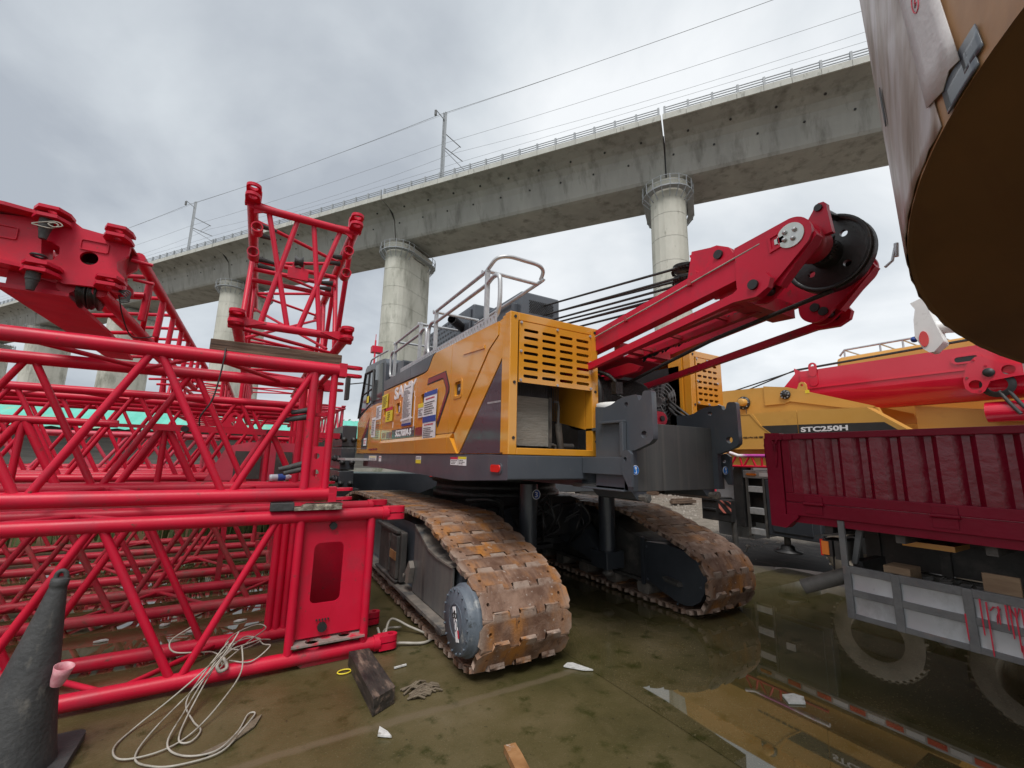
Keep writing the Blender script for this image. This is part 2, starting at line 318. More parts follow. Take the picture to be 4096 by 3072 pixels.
# ------------------------------------------------------------------ ground and puddle
def ground_mat(name, water):
    m = D.materials.new(name); m.use_nodes = True; nt = m.node_tree; L = nt.links; b = nt.nodes['Principled BSDF']
    tc = _n(nt, 'ShaderNodeTexCoord'); co = tc.outputs['Object']
    def noise(s, d=8, st=(1, 1, 1), rough=.6):
        mp = _n(nt, 'ShaderNodeMapping'); mp.inputs['Scale'].default_value = st; L.new(co, mp.inputs[0])
        n = _n(nt, 'ShaderNodeTexNoise'); n.inputs['Scale'].default_value = s; n.inputs['Detail'].default_value = d; n.inputs['Roughness'].default_value = rough
        L.new(mp.outputs[0], n.inputs[0]); return n.outputs[0]
    def ramp(f, pts):
        r = _n(nt, 'ShaderNodeValToRGB'); e = r.color_ramp.elements
        e[0].position = pts[0][0]; e[0].color = (*pts[0][1], 1); e[1].position = pts[-1][0]; e[1].color = (*pts[-1][1], 1)
        for p, c in pts[1:-1]: x = e.new(p); x.color = (*c, 1)
        L.new(f, r.inputs[0]); return r.outputs[0]
    def mr(f, a, b_, c=0, d=1):
        r = _n(nt, 'ShaderNodeMapRange', interpolation_type='SMOOTHSTEP')
        for i, v in enumerate((a, b_, c, d)): r.inputs[i + 1].default_value = v
        L.new(f, r.inputs[0]); return r.outputs[0]
    def mix(f, a, c):
        x = _n(nt, 'ShaderNodeMix', data_type='RGBA')
        if isinstance(f, float): x.inputs[0].default_value = f
        else: L.new(f, x.inputs[0])
        for i, v in ((6, a), (7, c)):
            if isinstance(v, tuple): x.inputs[i].default_value = (*v, 1)
            else: L.new(v, x.inputs[i])
        return x.outputs[2]
    silt = ramp(noise(1.1, 9), [(.28, (.046, .040, .016)), (.45, (.080, .066, .028)), (.58, (.108, .086, .042)), (.75, (.150, .120, .070))])
    silt = mix(mr(noise(5.5, 10), .52, .70), silt, (.036, .036, .010))
    silt = mix(mr(noise(2.0, 6, (1, .35, 1)), .60, .74), silt, (.145, .112, .062))
    silt = mix(mr(noise(26, 6), .64, .72), silt, (.035, .03, .016))
    silt = mix(mr(noise(90, 4), .60, .70, 0, .7), silt, (.19, .16, .10)); silt = mix(mr(noise(70, 4, (1, 1.7, 1)), .62, .70, 0, .8), silt, (.028, .025, .014))
    silt = mix(mr(noise(.55, 7, (1, 1.4, 1)), .50, .66, 0, .55), silt, (.060, .058, .020))
    # slab joints of the yard's concrete, silted over
    sp = _n(nt, 'ShaderNodeSeparateXYZ'); L.new(co, sp.inputs[0])
    if water:
        col = silt
        L.new(col, b.inputs['Base Color']); b.inputs['Roughness'].default_value = .02
        b.inputs['IOR'].default_value = 1.85
        bn = noise(2.2, 2); bu = _n(nt, 'ShaderNodeBump'); bu.inputs['Strength'].default_value = .012; bu.inputs['Distance'].default_value = .02
        L.new(bn, bu.inputs['Height']); L.new(bu.outputs[0], b.inputs['Normal']); return m
    def fmath(op, a, b_):
        n = _n(nt, 'ShaderNodeMath', operation=op)
        for i, v in ((0, a), (1, b_)):
            if isinstance(v, (int, float)): n.inputs[i].default_value = v
            else: L.new(v, n.inputs[i])
        return n.outputs[0]
    # silted slab edges: thin raised lines of sand parallel to the slabs
    for ax, off, per in ((1, 3.02, 5.0), (0, -1.2, 5.0)):
        w = fmath('ADD', sp.outputs[ax], fmath('MULTIPLY', noise(1.6, 3), .12))
        dd = fmath('ABSOLUTE', fmath('SUBTRACT', fmath('MODULO', fmath('ADD', w, 100 - off), per), per / 2), 0) if False else fmath('ABSOLUTE', fmath('SUBTRACT', w, off), 0)
        silt = mix(mr(dd, .015, .05, .5, 0), silt, (.155, .12, .08))
    gravel = ramp(noise(3, 10), [(.3, (.13, .11, .085)), (.5, (.21, .18, .145)), (.7, (.29, .255, .215))])
    gravel = mix(mr(noise(30, 5), .55, .7), gravel, (.16, .14, .12))
    mud = ramp(noise(4, 9, (1, .5, 1)), [(.35, (.014, .012, .011)), (.55, (.036, .030, .026)), (.7, (.085, .072, .062))])
    # dry gravel lies beyond the flooded part of the yard, with a belt of black mud between
    edge = fmath('ADD', fmath('ADD', fmath('MULTIPLY', sp.outputs[0], .75), fmath('MULTIPLY', sp.outputs[1], .66)), fmath('MULTIPLY', noise(.8, 5), 2.2))
    far = mr(edge, 11.7, 12.9); mudm = mr(edge, 8.6, 9.2)
    col = mix(far, mix(mudm, silt, mud), gravel)
    L.new(col, b.inputs['Base Color'])
    L.new(mr(edge, 8.4, 9.4, .34, .72), b.inputs['Roughness']); b.inputs['IOR'].default_value = 1.33
    rg = _n(nt, 'ShaderNodeMath', operation='ADD'); L.new(noise(9, 8), rg.inputs[0]); L.new(noise(60, 4), rg.inputs[1])
    bu = _n(nt, 'ShaderNodeBump'); bu.inputs['Distance'].default_value = .03; L.new(mr(edge, 9.4, 12.4, .10, .9), bu.inputs['Strength'])
    L.new(rg.outputs[0], bu.inputs['Height']); L.new(bu.outputs[0], b.inputs['Normal'])
    return m
GM = ground_mat('silted_yard_ground', False); PM = ground_mat('still_puddle_water', True)
mb = MB(); n = 24; xs = [-900, -300, -100, -40, -15, -5, 0, 5, 10, 20, 40, 100, 300, 900]
mb.add([(x, y, 0) for y in xs for x in xs], [(j * 14 + i, j * 14 + i + 1, (j + 1) * 14 + i + 1, (j + 1) * 14 + i) for j in range(13) for i in range(13)])
struct(mb.build('ground', GM))
random.seed(3)
pud = [(2.47, -7), (9.5, -7), (9.3, -2)]
y = -1.5
while y < 4.2:
    pud.append((7.45 + .3 * math.sin(y * 2.1) + random.uniform(-.18, .18), y)); y += .22
x = 7.2
while x > 2.6:
    pud.append((x, 4.15 + (7.2 - x) * .5 + .25 * math.sin(x * 3) + random.uniform(-.12, .12))); x -= .22
pud.append((2.47, 6.9))
mb = MB(); mb.add([(a, b, .004) for a, b in pud], [tuple(range(len(pud)))]); struct(mb.build('puddle', PM))
# shallow water among the boom sections on the left
random.seed(4)
p2 = []
for i in range(60):
    a = 2 * PI * i / 60; rr = 1 + .10 * math.sin(5 * a + 1) + random.uniform(-.05, .05)
    p2.append((-2.3 + 3.4 * rr * math.cos(a), 6.6 + 2.35 * rr * math.sin(a)))
mb = MB(); mb.add([(a, b, .004) for a, b in p2], [tuple(range(len(p2)))]); struct(mb.build('puddle', PM))

# ------------------------------------------------------------------ viaduct
VU, VW = Vector((-.58512, .81095, 0)), Vector((.81095, .58512, 0))
def V(s, d, z): return VU * s + VW * d + Vector((0, 0, z))
near = [(37, 33.2), (37, 32.74), (37.5, 32.66), (38.5, 32.42), (39.15, 32.05), (39.55, 31.5), (39.75, 30.8), (39.95, 29.6), (40.08, 29.0), (40.25, 28.72), (40.6, 28.62)]
sec = near + [(85.9 - d, z) for d, z in near[::-1]]
SPN = ['rightmost span, running behind the brown cylinder', 'long span over the machine and its mast', 'span passing behind the upright red frame',
       'far span above the left boom head', 'far left span near the frame edge', 'farthest left span', 'last distant span']
J0, JL = 1.75, 32.65
for k in range(-1, 6):
    s0, s1 = J0 + JL * (k - 0) + .07 - 0, J0 + JL * (k + 1) - .07
    if k == -1: pass
    nm = SPN[k + 1]
    t = thing('viaduct_span', 'grey concrete viaduct girder, ' + nm, 'viaduct span', V((s0 + s1) / 2, 43, 28.6), 'viaduct spans')
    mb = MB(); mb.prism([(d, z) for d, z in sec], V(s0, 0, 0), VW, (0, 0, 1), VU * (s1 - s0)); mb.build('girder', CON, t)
    mb = MB()
    for j in range(16):                       # precast fascia blocks
        a = s0 + (s1 - s0) * j / 16; b_ = s0 + (s1 - s0) * (j + 1) / 16
        for d in (36.93,):
            mb.prism([(d, 32.70), (d + .12, 32.70), (d + .12, 33.28), (d, 33.28)], V(a + .015, 0, 0), VW, (0, 0, 1), VU * (b_ - a - .03))
    mb.build('fascia', FAS, t)
    mb = MB()
    for d in (37.12,):
        for j in range(17):
            a = s0 + .2 + (s1 - s0 - .4) * j / 16
            mb.prism([(d - .11, 33.28), (d + .11, 33.28), (d + .09, 34.15), (d - .09, 34.15)], V(a - .09, 0, 0), VW, (0, 0, 1), VU * .18)
        for z in (33.55, 33.8, 34.04): mb.beam(V(s0 + .1, d, z), V(s1 - .1, d, z), .07, .06)
    mb.build('railing', POLE, t)
    mb = MB()
    for j in range(9):
        a = s0 + 2 + 3.55 * j
        mb.cyl(V(a, 38.75, 32.33), V(a, 38.65, 32.22), .11, 8); mb.cyl(V(a + 1.4, 39.66, 30.9), V(a + 1.4, 39.72, 30.9), .1, 8)
    mb.build('drain_hole', BLK, t)
    mb = MB(); mb.prism([(38.6, 32.3), (39.8, 31.2), (40.25, 28.9), (45.6, 28.9), (46.1, 31.2), (47.3, 32.3)], V(s0 - .12, 0, 0), VW, (0, 0, 1), VU * .10); mb.build('joint_seal', BLK, t)
def stadium(hs, d0, d1, n=9):
    o = [(hs * math.cos(PI * i / n), d1 + hs * math.sin(PI * i / n)) for i in range(n + 1)]
    return o + [(-hs * math.cos(PI * i / n), d0 - hs * math.sin(PI * i / n)) for i in range(n + 1)]
def pier_mat():
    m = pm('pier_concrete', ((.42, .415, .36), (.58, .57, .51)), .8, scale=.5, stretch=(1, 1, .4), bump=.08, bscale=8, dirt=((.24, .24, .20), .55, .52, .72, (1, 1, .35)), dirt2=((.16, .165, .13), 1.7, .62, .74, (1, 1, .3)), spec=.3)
    return m
PIER = pier_mat()
PL = ['tallest concrete pier, seen nearly end on behind the red mast', 'broad concrete pier rising behind the orange machine cab', 'concrete pier behind the upright red lattice frame',
      'concrete pier behind the upper left boom chords', 'concrete pier at the left picture edge', 'farthest concrete pier at left']
for k in range(0, 6):
    s = J0 + JL * k
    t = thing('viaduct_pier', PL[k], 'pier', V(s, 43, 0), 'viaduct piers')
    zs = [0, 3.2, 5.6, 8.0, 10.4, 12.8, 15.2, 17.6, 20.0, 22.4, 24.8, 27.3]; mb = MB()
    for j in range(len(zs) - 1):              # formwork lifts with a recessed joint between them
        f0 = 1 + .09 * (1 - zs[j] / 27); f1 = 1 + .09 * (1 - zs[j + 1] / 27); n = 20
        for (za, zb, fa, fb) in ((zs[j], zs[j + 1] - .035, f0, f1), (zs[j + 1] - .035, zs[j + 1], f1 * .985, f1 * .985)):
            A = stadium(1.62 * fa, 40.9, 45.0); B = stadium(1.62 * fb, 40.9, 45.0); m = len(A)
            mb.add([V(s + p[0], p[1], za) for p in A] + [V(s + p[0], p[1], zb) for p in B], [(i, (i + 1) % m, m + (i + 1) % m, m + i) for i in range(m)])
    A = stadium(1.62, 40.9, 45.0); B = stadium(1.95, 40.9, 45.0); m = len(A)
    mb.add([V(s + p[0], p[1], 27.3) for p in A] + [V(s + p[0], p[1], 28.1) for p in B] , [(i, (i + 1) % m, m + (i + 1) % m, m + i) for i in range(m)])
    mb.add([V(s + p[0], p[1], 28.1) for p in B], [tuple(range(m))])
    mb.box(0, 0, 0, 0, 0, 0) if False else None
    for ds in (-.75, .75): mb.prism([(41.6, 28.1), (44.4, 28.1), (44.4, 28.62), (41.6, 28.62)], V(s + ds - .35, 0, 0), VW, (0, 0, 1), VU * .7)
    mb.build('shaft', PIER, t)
    mb = MB(); inn = stadium(1.75, 40.9, 45.0); out = stadium(2.35, 40.9, 45.0)
    mb.plate(out, [inn[::-1]], V(s, 0, 27.15), VU, VW, (0, 0, .10))
    mb.build('gallery_deck', POLE, t)
    mb = MB()
    for i in range(0, m, 1):
        p = out[i]; q = inn[i]
        mb.beam(V(s + p[0], p[1], 27.1), V(s + p[0], p[1], 28.25), .06, .06)
        mb.beam(V(s + p[0] * .98, p[1], 27.14), V(s + q[0] * .93, q[1], 26.3), .07, .07)
    for z in (27.65, 28.2): mb.tube([V(s + p[0], p[1], z) for p in out], .03, 5, closed=True)
    # hanging inspection baskets on the two long sides
    for sg in (-1, 1):
        for j in range(5):
            dd = 42 + j * .55
            for z in (26.9, 25.9, 24.9): mb.beam(V(s + sg * 1.72, 41.9, z), V(s + sg * 1.72, 44.2, z), .06, .06); break
    mb.build('gallery_rail', POLE, t)
    if k == 3:
        MB().tube([V(s - 1.3, 40.2, 27), V(s - 1.35, 40.05, 1)], .09, 6).build('drain_pipe', FAS, t)
for k, (s, lb) in enumerate(((26.6, 'steel catenary pole standing on the viaduct deck near the middle of the sky'), (75.9, 'distant steel catenary pole on the viaduct, left of the upright red frame'))):
    t = thing('catenary_pole', lb, 'catenary pole', V(s, 38.3, 33.2), 'catenary poles')
    mb = MB()
    for ds in (-.13, .13): mb.beam(V(s + ds, 38.3, 33.2), V(s + ds, 38.3, 43.3), .09, .26)
    for j in range(14): mb.beam(V(s - .13, 38.3, 33.8 + j * .68), V(s + .13, 38.3, 34.1 + j * .68), .05, .05)
    mb.build('mast', POLE, t)
    mb = MB()
    mb.tube([V(s, 38.3, 40.5), V(s - 1.0, 40.6, 39.9)], .06, 6); mb.tube([V(s, 38.3, 38.6), V(s - 1.1, 41.0, 38.2)], .06, 6); mb.tube([V(s - .9, 40.5, 39.95), V(s - .5, 39.4, 38.5)], .035, 5)
    mb.tube([V(s, 38.3, 38.3), V(s - 1.2, 41.4, 37.2)], .035, 5)
    mb.build('cantilever_arm', WIRE, t)
    mb = MB(); mb.tube([V(s, 38.3, 42.2), V(s + .6, 37.2, 43.0)], .06, 6); mb.build('feeder_bracket', POLE, t)
    mb = MB(); mb.lathe([(.02, 0), (.16, .02), (.16, .1), (.07, .14), (.16, .2), (.16, .28), (.07, .32), (.16, .38), (.16, .46), (.07, .5), (.16, .56), (.16, .66), (.02, .7)], V(s + .6, 37.2, 42.2), (0, 0, 1), 10); mb.build('insulator', WIRE, t)
def sagwire(d, z, sag, r, lab, zs=None):
    pts = []
    supp = [-28, 26.6, 75.9, 125, 175]
    for i in range(len(supp) - 1):
        for j in range(10):
            q = j / 10; s = supp[i] + (supp[i + 1] - supp[i]) * q
            pts.append(V(s, d, z - sag * 4 * q * (1 - q)))
    tag(MB().tube(pts, r, 5).build('overhead_wire', WIRE), lab, 'overhead wire')
sagwire(38.3, 43.1, .3, .012, 'thin topmost overhead wire above the viaduct')
sagwire(37.2, 42.1, .5, .022, 'thicker feeder wire just below the topmost overhead wire')
sagwire(38.3, 39.0, .4, .015, 'overhead wire crossing the catenary pole at mid height')
sagwire(41.0, 39.75, .9, .014, 'sagging catenary wire above the lowest contact wire')
sagwire(41.2, 38.4, .1, .014, 'lowest contact wire just above the viaduct railing')

# ------------------------------------------------------------------ red lattice boom sections
def fork(mb, p, d, up, gap=.075, L=.15, w=.10, t=.022):
    """two parallel eye plates at the end of a chord"""
    p, d, up = Vector(p), Vector(d).normalized(), Vector(up).normalized(); side = d.cross(up)
    ol = [(-.02, -w / 2), (L - w / 2, -w / 2)] + [(L - w / 2 + w / 2 * math.cos(R(a)), w / 2 * math.sin(R(a))) for a in range(-72, 73, 18)] + [(L - w / 2, w / 2), (-.02, w / 2)]
    for sg in (-1, 1):
        mb.plate(ol, [circ(L - w / 2, 0, w * .3, 14)], p + up * (sg * gap / 2 - t / 2), d, side, up * t)
    mb.beam(p - d * .05, p + d * .012, w * 1.05, gap + t * 2, up)
def section(label, axis, a0, a1, b0, b1, z0, z1, rc=.05, rb=.026, pitch=1.1, ph=0., m=RED, n=10, detail=True, ends=(0, 1), up=None, group='red lattice boom sections', nodes=None, bottom=True, lugs=True, lace_to=None):
    ax = Vector((1, 0, 0)) if axis == 'X' else Vector((0, 1, 0)); bx = Vector((0, 1, 0)) if axis == 'X' else Vector((1, 0, 0)); Z = Vector((0, 0, 1))
    Pt = lambda a, b, z: ax * a + bx * b + Z * z
    t = thing('boom_section', label, 'boom section', Pt((a0 + a1) / 2, (b0 + b1) / 2, z0 - rc), group)
    for b in (b0, b1):
        for z in (z0, z1): MB().cyl(Pt(a0, b, z), Pt(a1, b, z), rc, n).build('chord', m, t)
    def zig(fa, fb, ph_, r, name, each):
        mb = MB(); h = pitch / 2
        k = math.floor((a0 - ph_) / h) + 1; P = []
        while ph_ + k * h < (lace_to or a1 - .12):
            P.append((ph_ + k * h, k % 2)); k += 1
        for (x, s), (x2, s2) in zip(P, P[1:]):
            A = fa if s else fb; B = fa if s2 else fb
            g = .035 if r > .02 else .02
            if each: MB().cyl(A(x + g), B(x2 - g), r, 9, caps=False).build(name, m, t)
            else: mb.cyl(A(x + g), B(x2 - g), r, 7, caps=False)
        if not each and mb.v: mb.build(name, m, t)
    if nodes: ph = nodes
    zig(lambda a: Pt(a, b0, z1 - rc * .7), lambda a: Pt(a, b0, z0 + rc * .7), ph, rb, 'lacing', detail)
    zig(lambda a: Pt(a, b1, z1 - rc * .7), lambda a: Pt(a, b1, z0 + rc * .7), ph + .12, rb, 'lacing', False)
    zig(lambda a: Pt(a, b0 + rc * .7, z0), lambda a: Pt(a, b1 - rc * .7, z0), ph + .2, rb * .72, 'lacing', False)
    zig(lambda a: Pt(a, b0 + rc * .7, z1), lambda a: Pt(a, b1 - rc * .7, z1), ph + .3, rb * .72, 'lacing', False)
    for e in ends:
        a = (a1 if e else a0); sg = 1 if e else -1
        mb = MB()
        for b in (b0, b1): mb.cyl(Pt(a - sg * .08, b, z0), Pt(a - sg * .08, b, z1), rb * 1.15, 9)
        for z in (z0, z1): mb.cyl(Pt(a - sg * .10, b0, z), Pt(a - sg * .10, b1, z), rb, 9)
        mb.build('end_frame', m, t)
        if lugs:
            for b in (b0, b1):
                for z in (z0, z1):
                    mb = MB(); fork(mb, Pt(a, b, z), ax * sg, up or Z); mb.build('pin_lug', m, t)
    return t
# ground level, nearest first
A = section('nearest bottom red boom section, with a boxed foot plate, lying in the mud', 'X', -5.2, 1.06, 4.0, 4.62, .075, 1.15, .052, .027, 1.1, 0, RED, 14, True, (), nodes=-.33, lace_to=.34)
for b in (4.0, 4.62):
    for z, up in ((.075, (0, 1, 0)), (1.15, (0, 1, 0))):
        mb = MB(); mb.cyl((1.02, b, z), (1.07, b, z), .062, 14)
        d = Vector((1, 0, 0)); ol = [(0, -.05), (.11, -.05)] + [(.11 + .05 * math.cos(R(a)), .05 * math.sin(R(a))) for a in range(-72, 73, 18)] + [(.11, .05), (0, .05)]
        mb.plate(ol, [circ(.105, 0, .022, 12)], (1.06, b, z + .005), d, (0, 1, 0), (0, 0, .05)); mb.plate(ol, [circ(.105, 0, .022, 12)], (1.06, b, z - .055), d, (0, 1, 0), (0, 0, .05))
        mb.build('pin_lug', RED, A)
for x, y in ((.365, 3.995), (.93, 3.995), (.365, 4.62), (.93, 4.62), (.30, 4.62), (.24, 4.62)):
    MB().cyl((x, y, .1), (x, y, 1.13), .034, 14).build('post', RED, A)
mb = MB()      # boxed foot: front and back plates with a rounded window, side plate with slots, bottom plate with holes
win = rrect(.49, .72, .45, .925, .045)[::-1]
mb.plate([(.40, .20), (.905, .20), (.905, 1.12), (.40, 1.12)], [win, circ(.60, .27, .035, 14)[::-1], circ(.62, 1.06, .03, 14)[::-1]], (0, 4.03, 0), (1, 0, 0), (0, 0, 1), (0, .016, 0))
mb.build('foot_plate', RED, A)
mb = MB(); mb.plate([(.38, .09), (.93, .09), (.93, 1.12), (.38, 1.12)], [], (0, 4.56, 0), (1, 0, 0), (0, 0, 1), (0, .016, 0)); mb.build('foot_plate', RED, A)
mb = MB(); mb.plate([(4.03, .16), (4.58, .16), (4.58, 1.12), (4.03, 1.12)], [rrect(4.08, 4.13, .75, 1.0, .02)[::-1], rrect(4.08, 4.13, .32, .6, .02)[::-1]], (.905, 0, 0), (0, 1, 0), (0, 0, 1), (.014, 0, 0))
mb.plate([(4.05, .16), (4.56, .16), (4.56, 1.12), (4.05, 1.12)], [], (.40, 0, 0), (0, 1, 0), (0, 0, 1), (.014, 0, 0)); mb.build('side_plate', RED, A)
mb = MB(); mb.plate([(.38, 3.94), (.93, 3.94), (.93, 4.58), (.38, 4.58)], [circ(.53, 4.0, .05, 14)[::-1], circ(.78, 4.03, .045, 14)[::-1]], (0, 0, .165), (1, 0, 0), (0, 1, 0), (0, 0, .014))
mb.build('bottom_plate', pm('scraped_primer_plate', [(.4, (.52, .02, .05)), (.5, (.27, .23, .21)), (.62, (.19, .15, .13))], .6, scale=6), A)
mb = MB(); mb.prism([(.43, .03), (.50, -.035), (.80, -.03), (.88, .04)], (0, 3.99, 0), (1, 0, 0), (0, 0, 1), (0, .12, 0)); mb.build('skid_shoe', REDD, A)
mb = MB(); mb.cyl((.60, 4.0, .27), (.60, 4.06, .27), .036, 14); mb.build('bush', BLK, A); mb = MB()
for i in range(5): mb.cyl((.555 + i * .022, 4.015, .325), (.555 + i * .022, 4.03, .325), .007, 6)
mb.build('weld_beads', BLK, A); MB().cyl((.62, 4.0, 1.06), (.62, 4.05, 1.06), .03, 12).build('bush', BLK, A)
mb = MB(); mb.prism([(.27, .13), (.38, .5), (.40, .5), (.40, .06), (.26, .05), (.22, .09)], (0, 4.62, 0), (1, 0, 0), (0, 0, 1), (0, .03, 0)); mb.cyl((.245, 4.60, .09), (.245, 4.67, .09), .05, 14); mb.build('ear_plate', RED, A)

rows = [(5.66, 6.45, 'second bottom boom section, directly behind the nearest one in the mud'), (7.2, 8.15, 'third bottom boom section, in the flooded gap behind the second'), (9.0, 9.9, 'rearmost bottom boom section before the weedy wall')]
for i, (y0, y1, lb) in enumerate(rows):
    section(lb, 'X', -8.2 - i, .62 - .22 * i, y0, y1, .09, 1.10, .052, .026, 1.1, .1 + .2 * i, REDD, 9, False)
B = section('upper red boom section nearest the camera, stacked on the nearest bottom one', 'X', -5.6, .60, 4.0, 5.0, 1.325, 2.395, .054, .027, 1.1, 0, RED, 14, True, (1,), up=(0, 0, 1), nodes=-.17)
for y in (4.0, 5.0):
    MB().cyl((.36, y, 1.36), (.36, y, 2.36), .034, 14).build('post', RED, B)
mb = MB()
for z0, z1 in ((1.36, 1.72),): mb.plate([(.37, z0), (.50, z0), (.50, z1), (.37, z1)], [circ(.435, 1.50, .03, 12)[::-1], circ(.435, 1.64, .025, 12)[::-1]], (0, 4.0, 0), (1, 0, 0), (0, 0, 1), (0, .014, 0))
mb.build('gusset', RED, B)
for (x, z) in ((.33, 2.02), (.27, 1.95), (.28, 1.55), (.32, 1.52)):        # rubber handled pins pushed through the end posts
    mb = MB(); mb.cyl((x + .06, 4.05, z + .02), (x - .12, 4.02, z - .025), .027, 12, r2=.018); mb.build('storage_pin', RUB, B)
for z in (1.99, 1.56): MB().beam((.38, 4.08, z), (.52, 4.08, z + .02), .03, .03).build('pin_bracket', RED, B)
for i, (y0, y1, lb) in enumerate(((7.1, 8.0, 'second upper boom section, behind the nearest stack'), (8.7, 9.6, 'third upper boom section, at the back of the stacks'))):
    section(lb, 'X', -9 - i, .72 - .1 * i, y0, y1, 1.32, 2.37, .05, .026, 1.1, .25 + .3 * i, RED, 9, False)
# strut frame with a flat pendant bar lying between the stacks
t = thing('strut_frame', 'red strut frame carrying a flat pinned pendant bar, inside the stacks', 'strut frame', (-.8, 6.0, 1.2))
mb = MB(); mb.cyl((-5, 6, 1.27), (.5, 6, 1.27), .045, 10); mb.build('base_tube', REDF, t)
mb = MB(); mb.cyl((-5, 6, 1.95), (-1.3, 6, 1.93), .04, 10); mb.build('top_tube', RED, t)
mb = MB()
for x in (-4.2, -3.1, -2.0, -.9, .1):
    for a_, r_ in ((-.32, .036), (.32, .036), (0, .03)): MB().cyl((x + a_, 6, 1.3), (x + a_ * .06, 6, 1.92), r_, 9).build('leg', RED, t)
mb = MB(); mb.prism([(-1.35, 1.90), (-1.05, 1.895), (-1.0, 1.88), (.9, 1.86), (.9, 1.93), (-1.0, 1.95), (-1.05, 1.93), (-1.35, 1.935)], (0, 5.93, 0), (1, 0, 0), (0, 0, 1), (0, .03, 0)); mb.build('pendant_bar', RED, t)
for x in (-.72, .1): MB().cyl((x, 5.90, 1.905), (x, 5.97, 1.905), .035, 14).build('pin', BLK, t)
mb = MB(); mb.plate([(-.42, 1.94), (-.12, 1.94), (-.18, 2.02), (-.22, 2.1), (-.27, 2.13), (-.32, 2.1), (-.36, 2.02)], [circ(-.27, 2.07, .025, 10)[::-1], circ(-.27, 1.99, .03, 10)[::-1]], (0, 5.93, 0), (1, 0, 0), (0, 0, 1), (0, .02, 0)); mb.build('lug_plate', RED, t)
# upright-looking section lying away from the camera on a timber (front end frame faces us)
C = section('short red boom section perched on a timber atop the stack, open end towards us', 'Y', 4.15, 7.4, -.265, .60, 2.74, 3.83, .045, .026, 1.1, 4.15, RED, 12, True, (), nodes=4.7)
for x in (-.265, .60):
    for z in (2.74, 3.83):
        mb = MB(); fork(mb, (x, 4.15, z + (.02 if z < 3 else .06)), (0, -1, 0), (0, 0, 1), .085, .16, .115, .026); mb.build('pin_lug', RED, C)
for z in (2.745, 3.815): MB().cyl((-.25, 4.17, z), (.59, 4.17, z), .036, 12).build('cross_tube', RED, C)
for (a, b, c, d) in ((-.132, 3.79, .111, 2.77), (.097, 3.79, -.096, 2.77), (.238, 3.79, .377, 2.77), (.47, 3.79, .202, 2.77)):
    MB().cyl((a, 4.19, b), (c, 4.19, d), .023, 10).build('lacing', RED, C)

for gp, y in (([(-.25, 3.86), (-.25, 3.74), (-.12, 3.80), (-.03, 3.825), (-.03, 3.84)], 4.15), ([(.58, 3.86), (.58, 3.74), (.48, 3.80), (.38, 3.825), (.38, 3.84)], 4.15), ([(-.25, 2.80), (-.05, 2.755), (-.25, 2.70)], 4.13), ([(.58, 2.80), (.38, 2.755), (.58, 2.70)], 4.13)):
    mb = MB(); mb.prism(gp, (0, y, 0), (1, 0, 0), (0, 0, 1), (0, .014, 0)); mb.build('gusset', RED, C)
for x, z in ((-.205, 3.57), (-.21, 3.34), (.545, 3.56), (.54, 3.335)):      # short open pipe sockets
    mb = MB(); mb.plate(circ(0, 0, .046, 16), [circ(0, 0, .037, 16)[::-1]], (x, 4.03, z), (1, 0, 0), (0, 0, 1), (0, .12, 0)); mb.build('pipe_socket', RED, C)
for x, z, sg in ((-.19, 3.72, 1), (-.18, 3.63, 1), (-.17, 3.40, 1), (-.17, 3.34, 1), (.52, 3.60, -1), (.51, 3.53, -1), (.46, 3.31, -1), (.45, 3.25, -1)):
    mb = MB(); mb.cyl((x, 4.32, z), (x + sg * .13, 4.30, z - .02), .026, 10, r2=.012); mb.build('storage_pin', RUB, C)
for z, y in ((3.73, 5.2), (3.63, 5.2), (3.54, 5.3)): MB().cyl((-.25, y, z), (.59, y, z), .026, 10).build('cross_tube', RED, C)
mb = MB(); mb.prism([(.08, 3.60), (.29, 3.60), (.29, 3.72), (.24, 3.72), (.24, 3.79), (.21, 3.79), (.21, 3.72), (.15, 3.72), (.15, 3.79), (.12, 3.79), (.12, 3.72), (.08, 3.72)], (0, 5.15, 0), (1, 0, 0), (0, 0, 1), (0, .03, 0)); mb.build('roller_bracket', RED, C)
mb = MB(); mb.lathe([(.02, -.045), (.065, -.045), (.04, 0), (.065, .045), (.02, .045)], (.18, 5.16, 3.81), (1, 0, 0), 14); mb.build('guide_roller', RUB, C)
mb = MB()
for a, b in (((-.25, 5.4, 2.9), (.58, 6.6, 3.6)), ((.58, 5.4, 2.9), (-.25, 6.6, 3.6)), ((-.25, 6.9, 3.2), (.58, 6.9, 3.2)), ((-.25, 6.2, 3.1), (.58, 6.2, 3.0))): mb.cyl(a, b, .018, 8)
mb.build('inner_brace', RED, C)
for sg, x in ((-1, -.30), (1, .63)):
    mb = MB(); mb.beam((x, 4.3, 2.78), (x, 7.3, 2.78), .03, .05); mb.build('pendant_bar', RED, C)
mb = MB(); mb.obx = None
mb.box(-.42, .58, 4.10, 4.24, 2.455, 2.56); tag(mb.build('timber', WOOD, None, .006), 'long brown timber laid across the stack under the perched red section', 'timber')
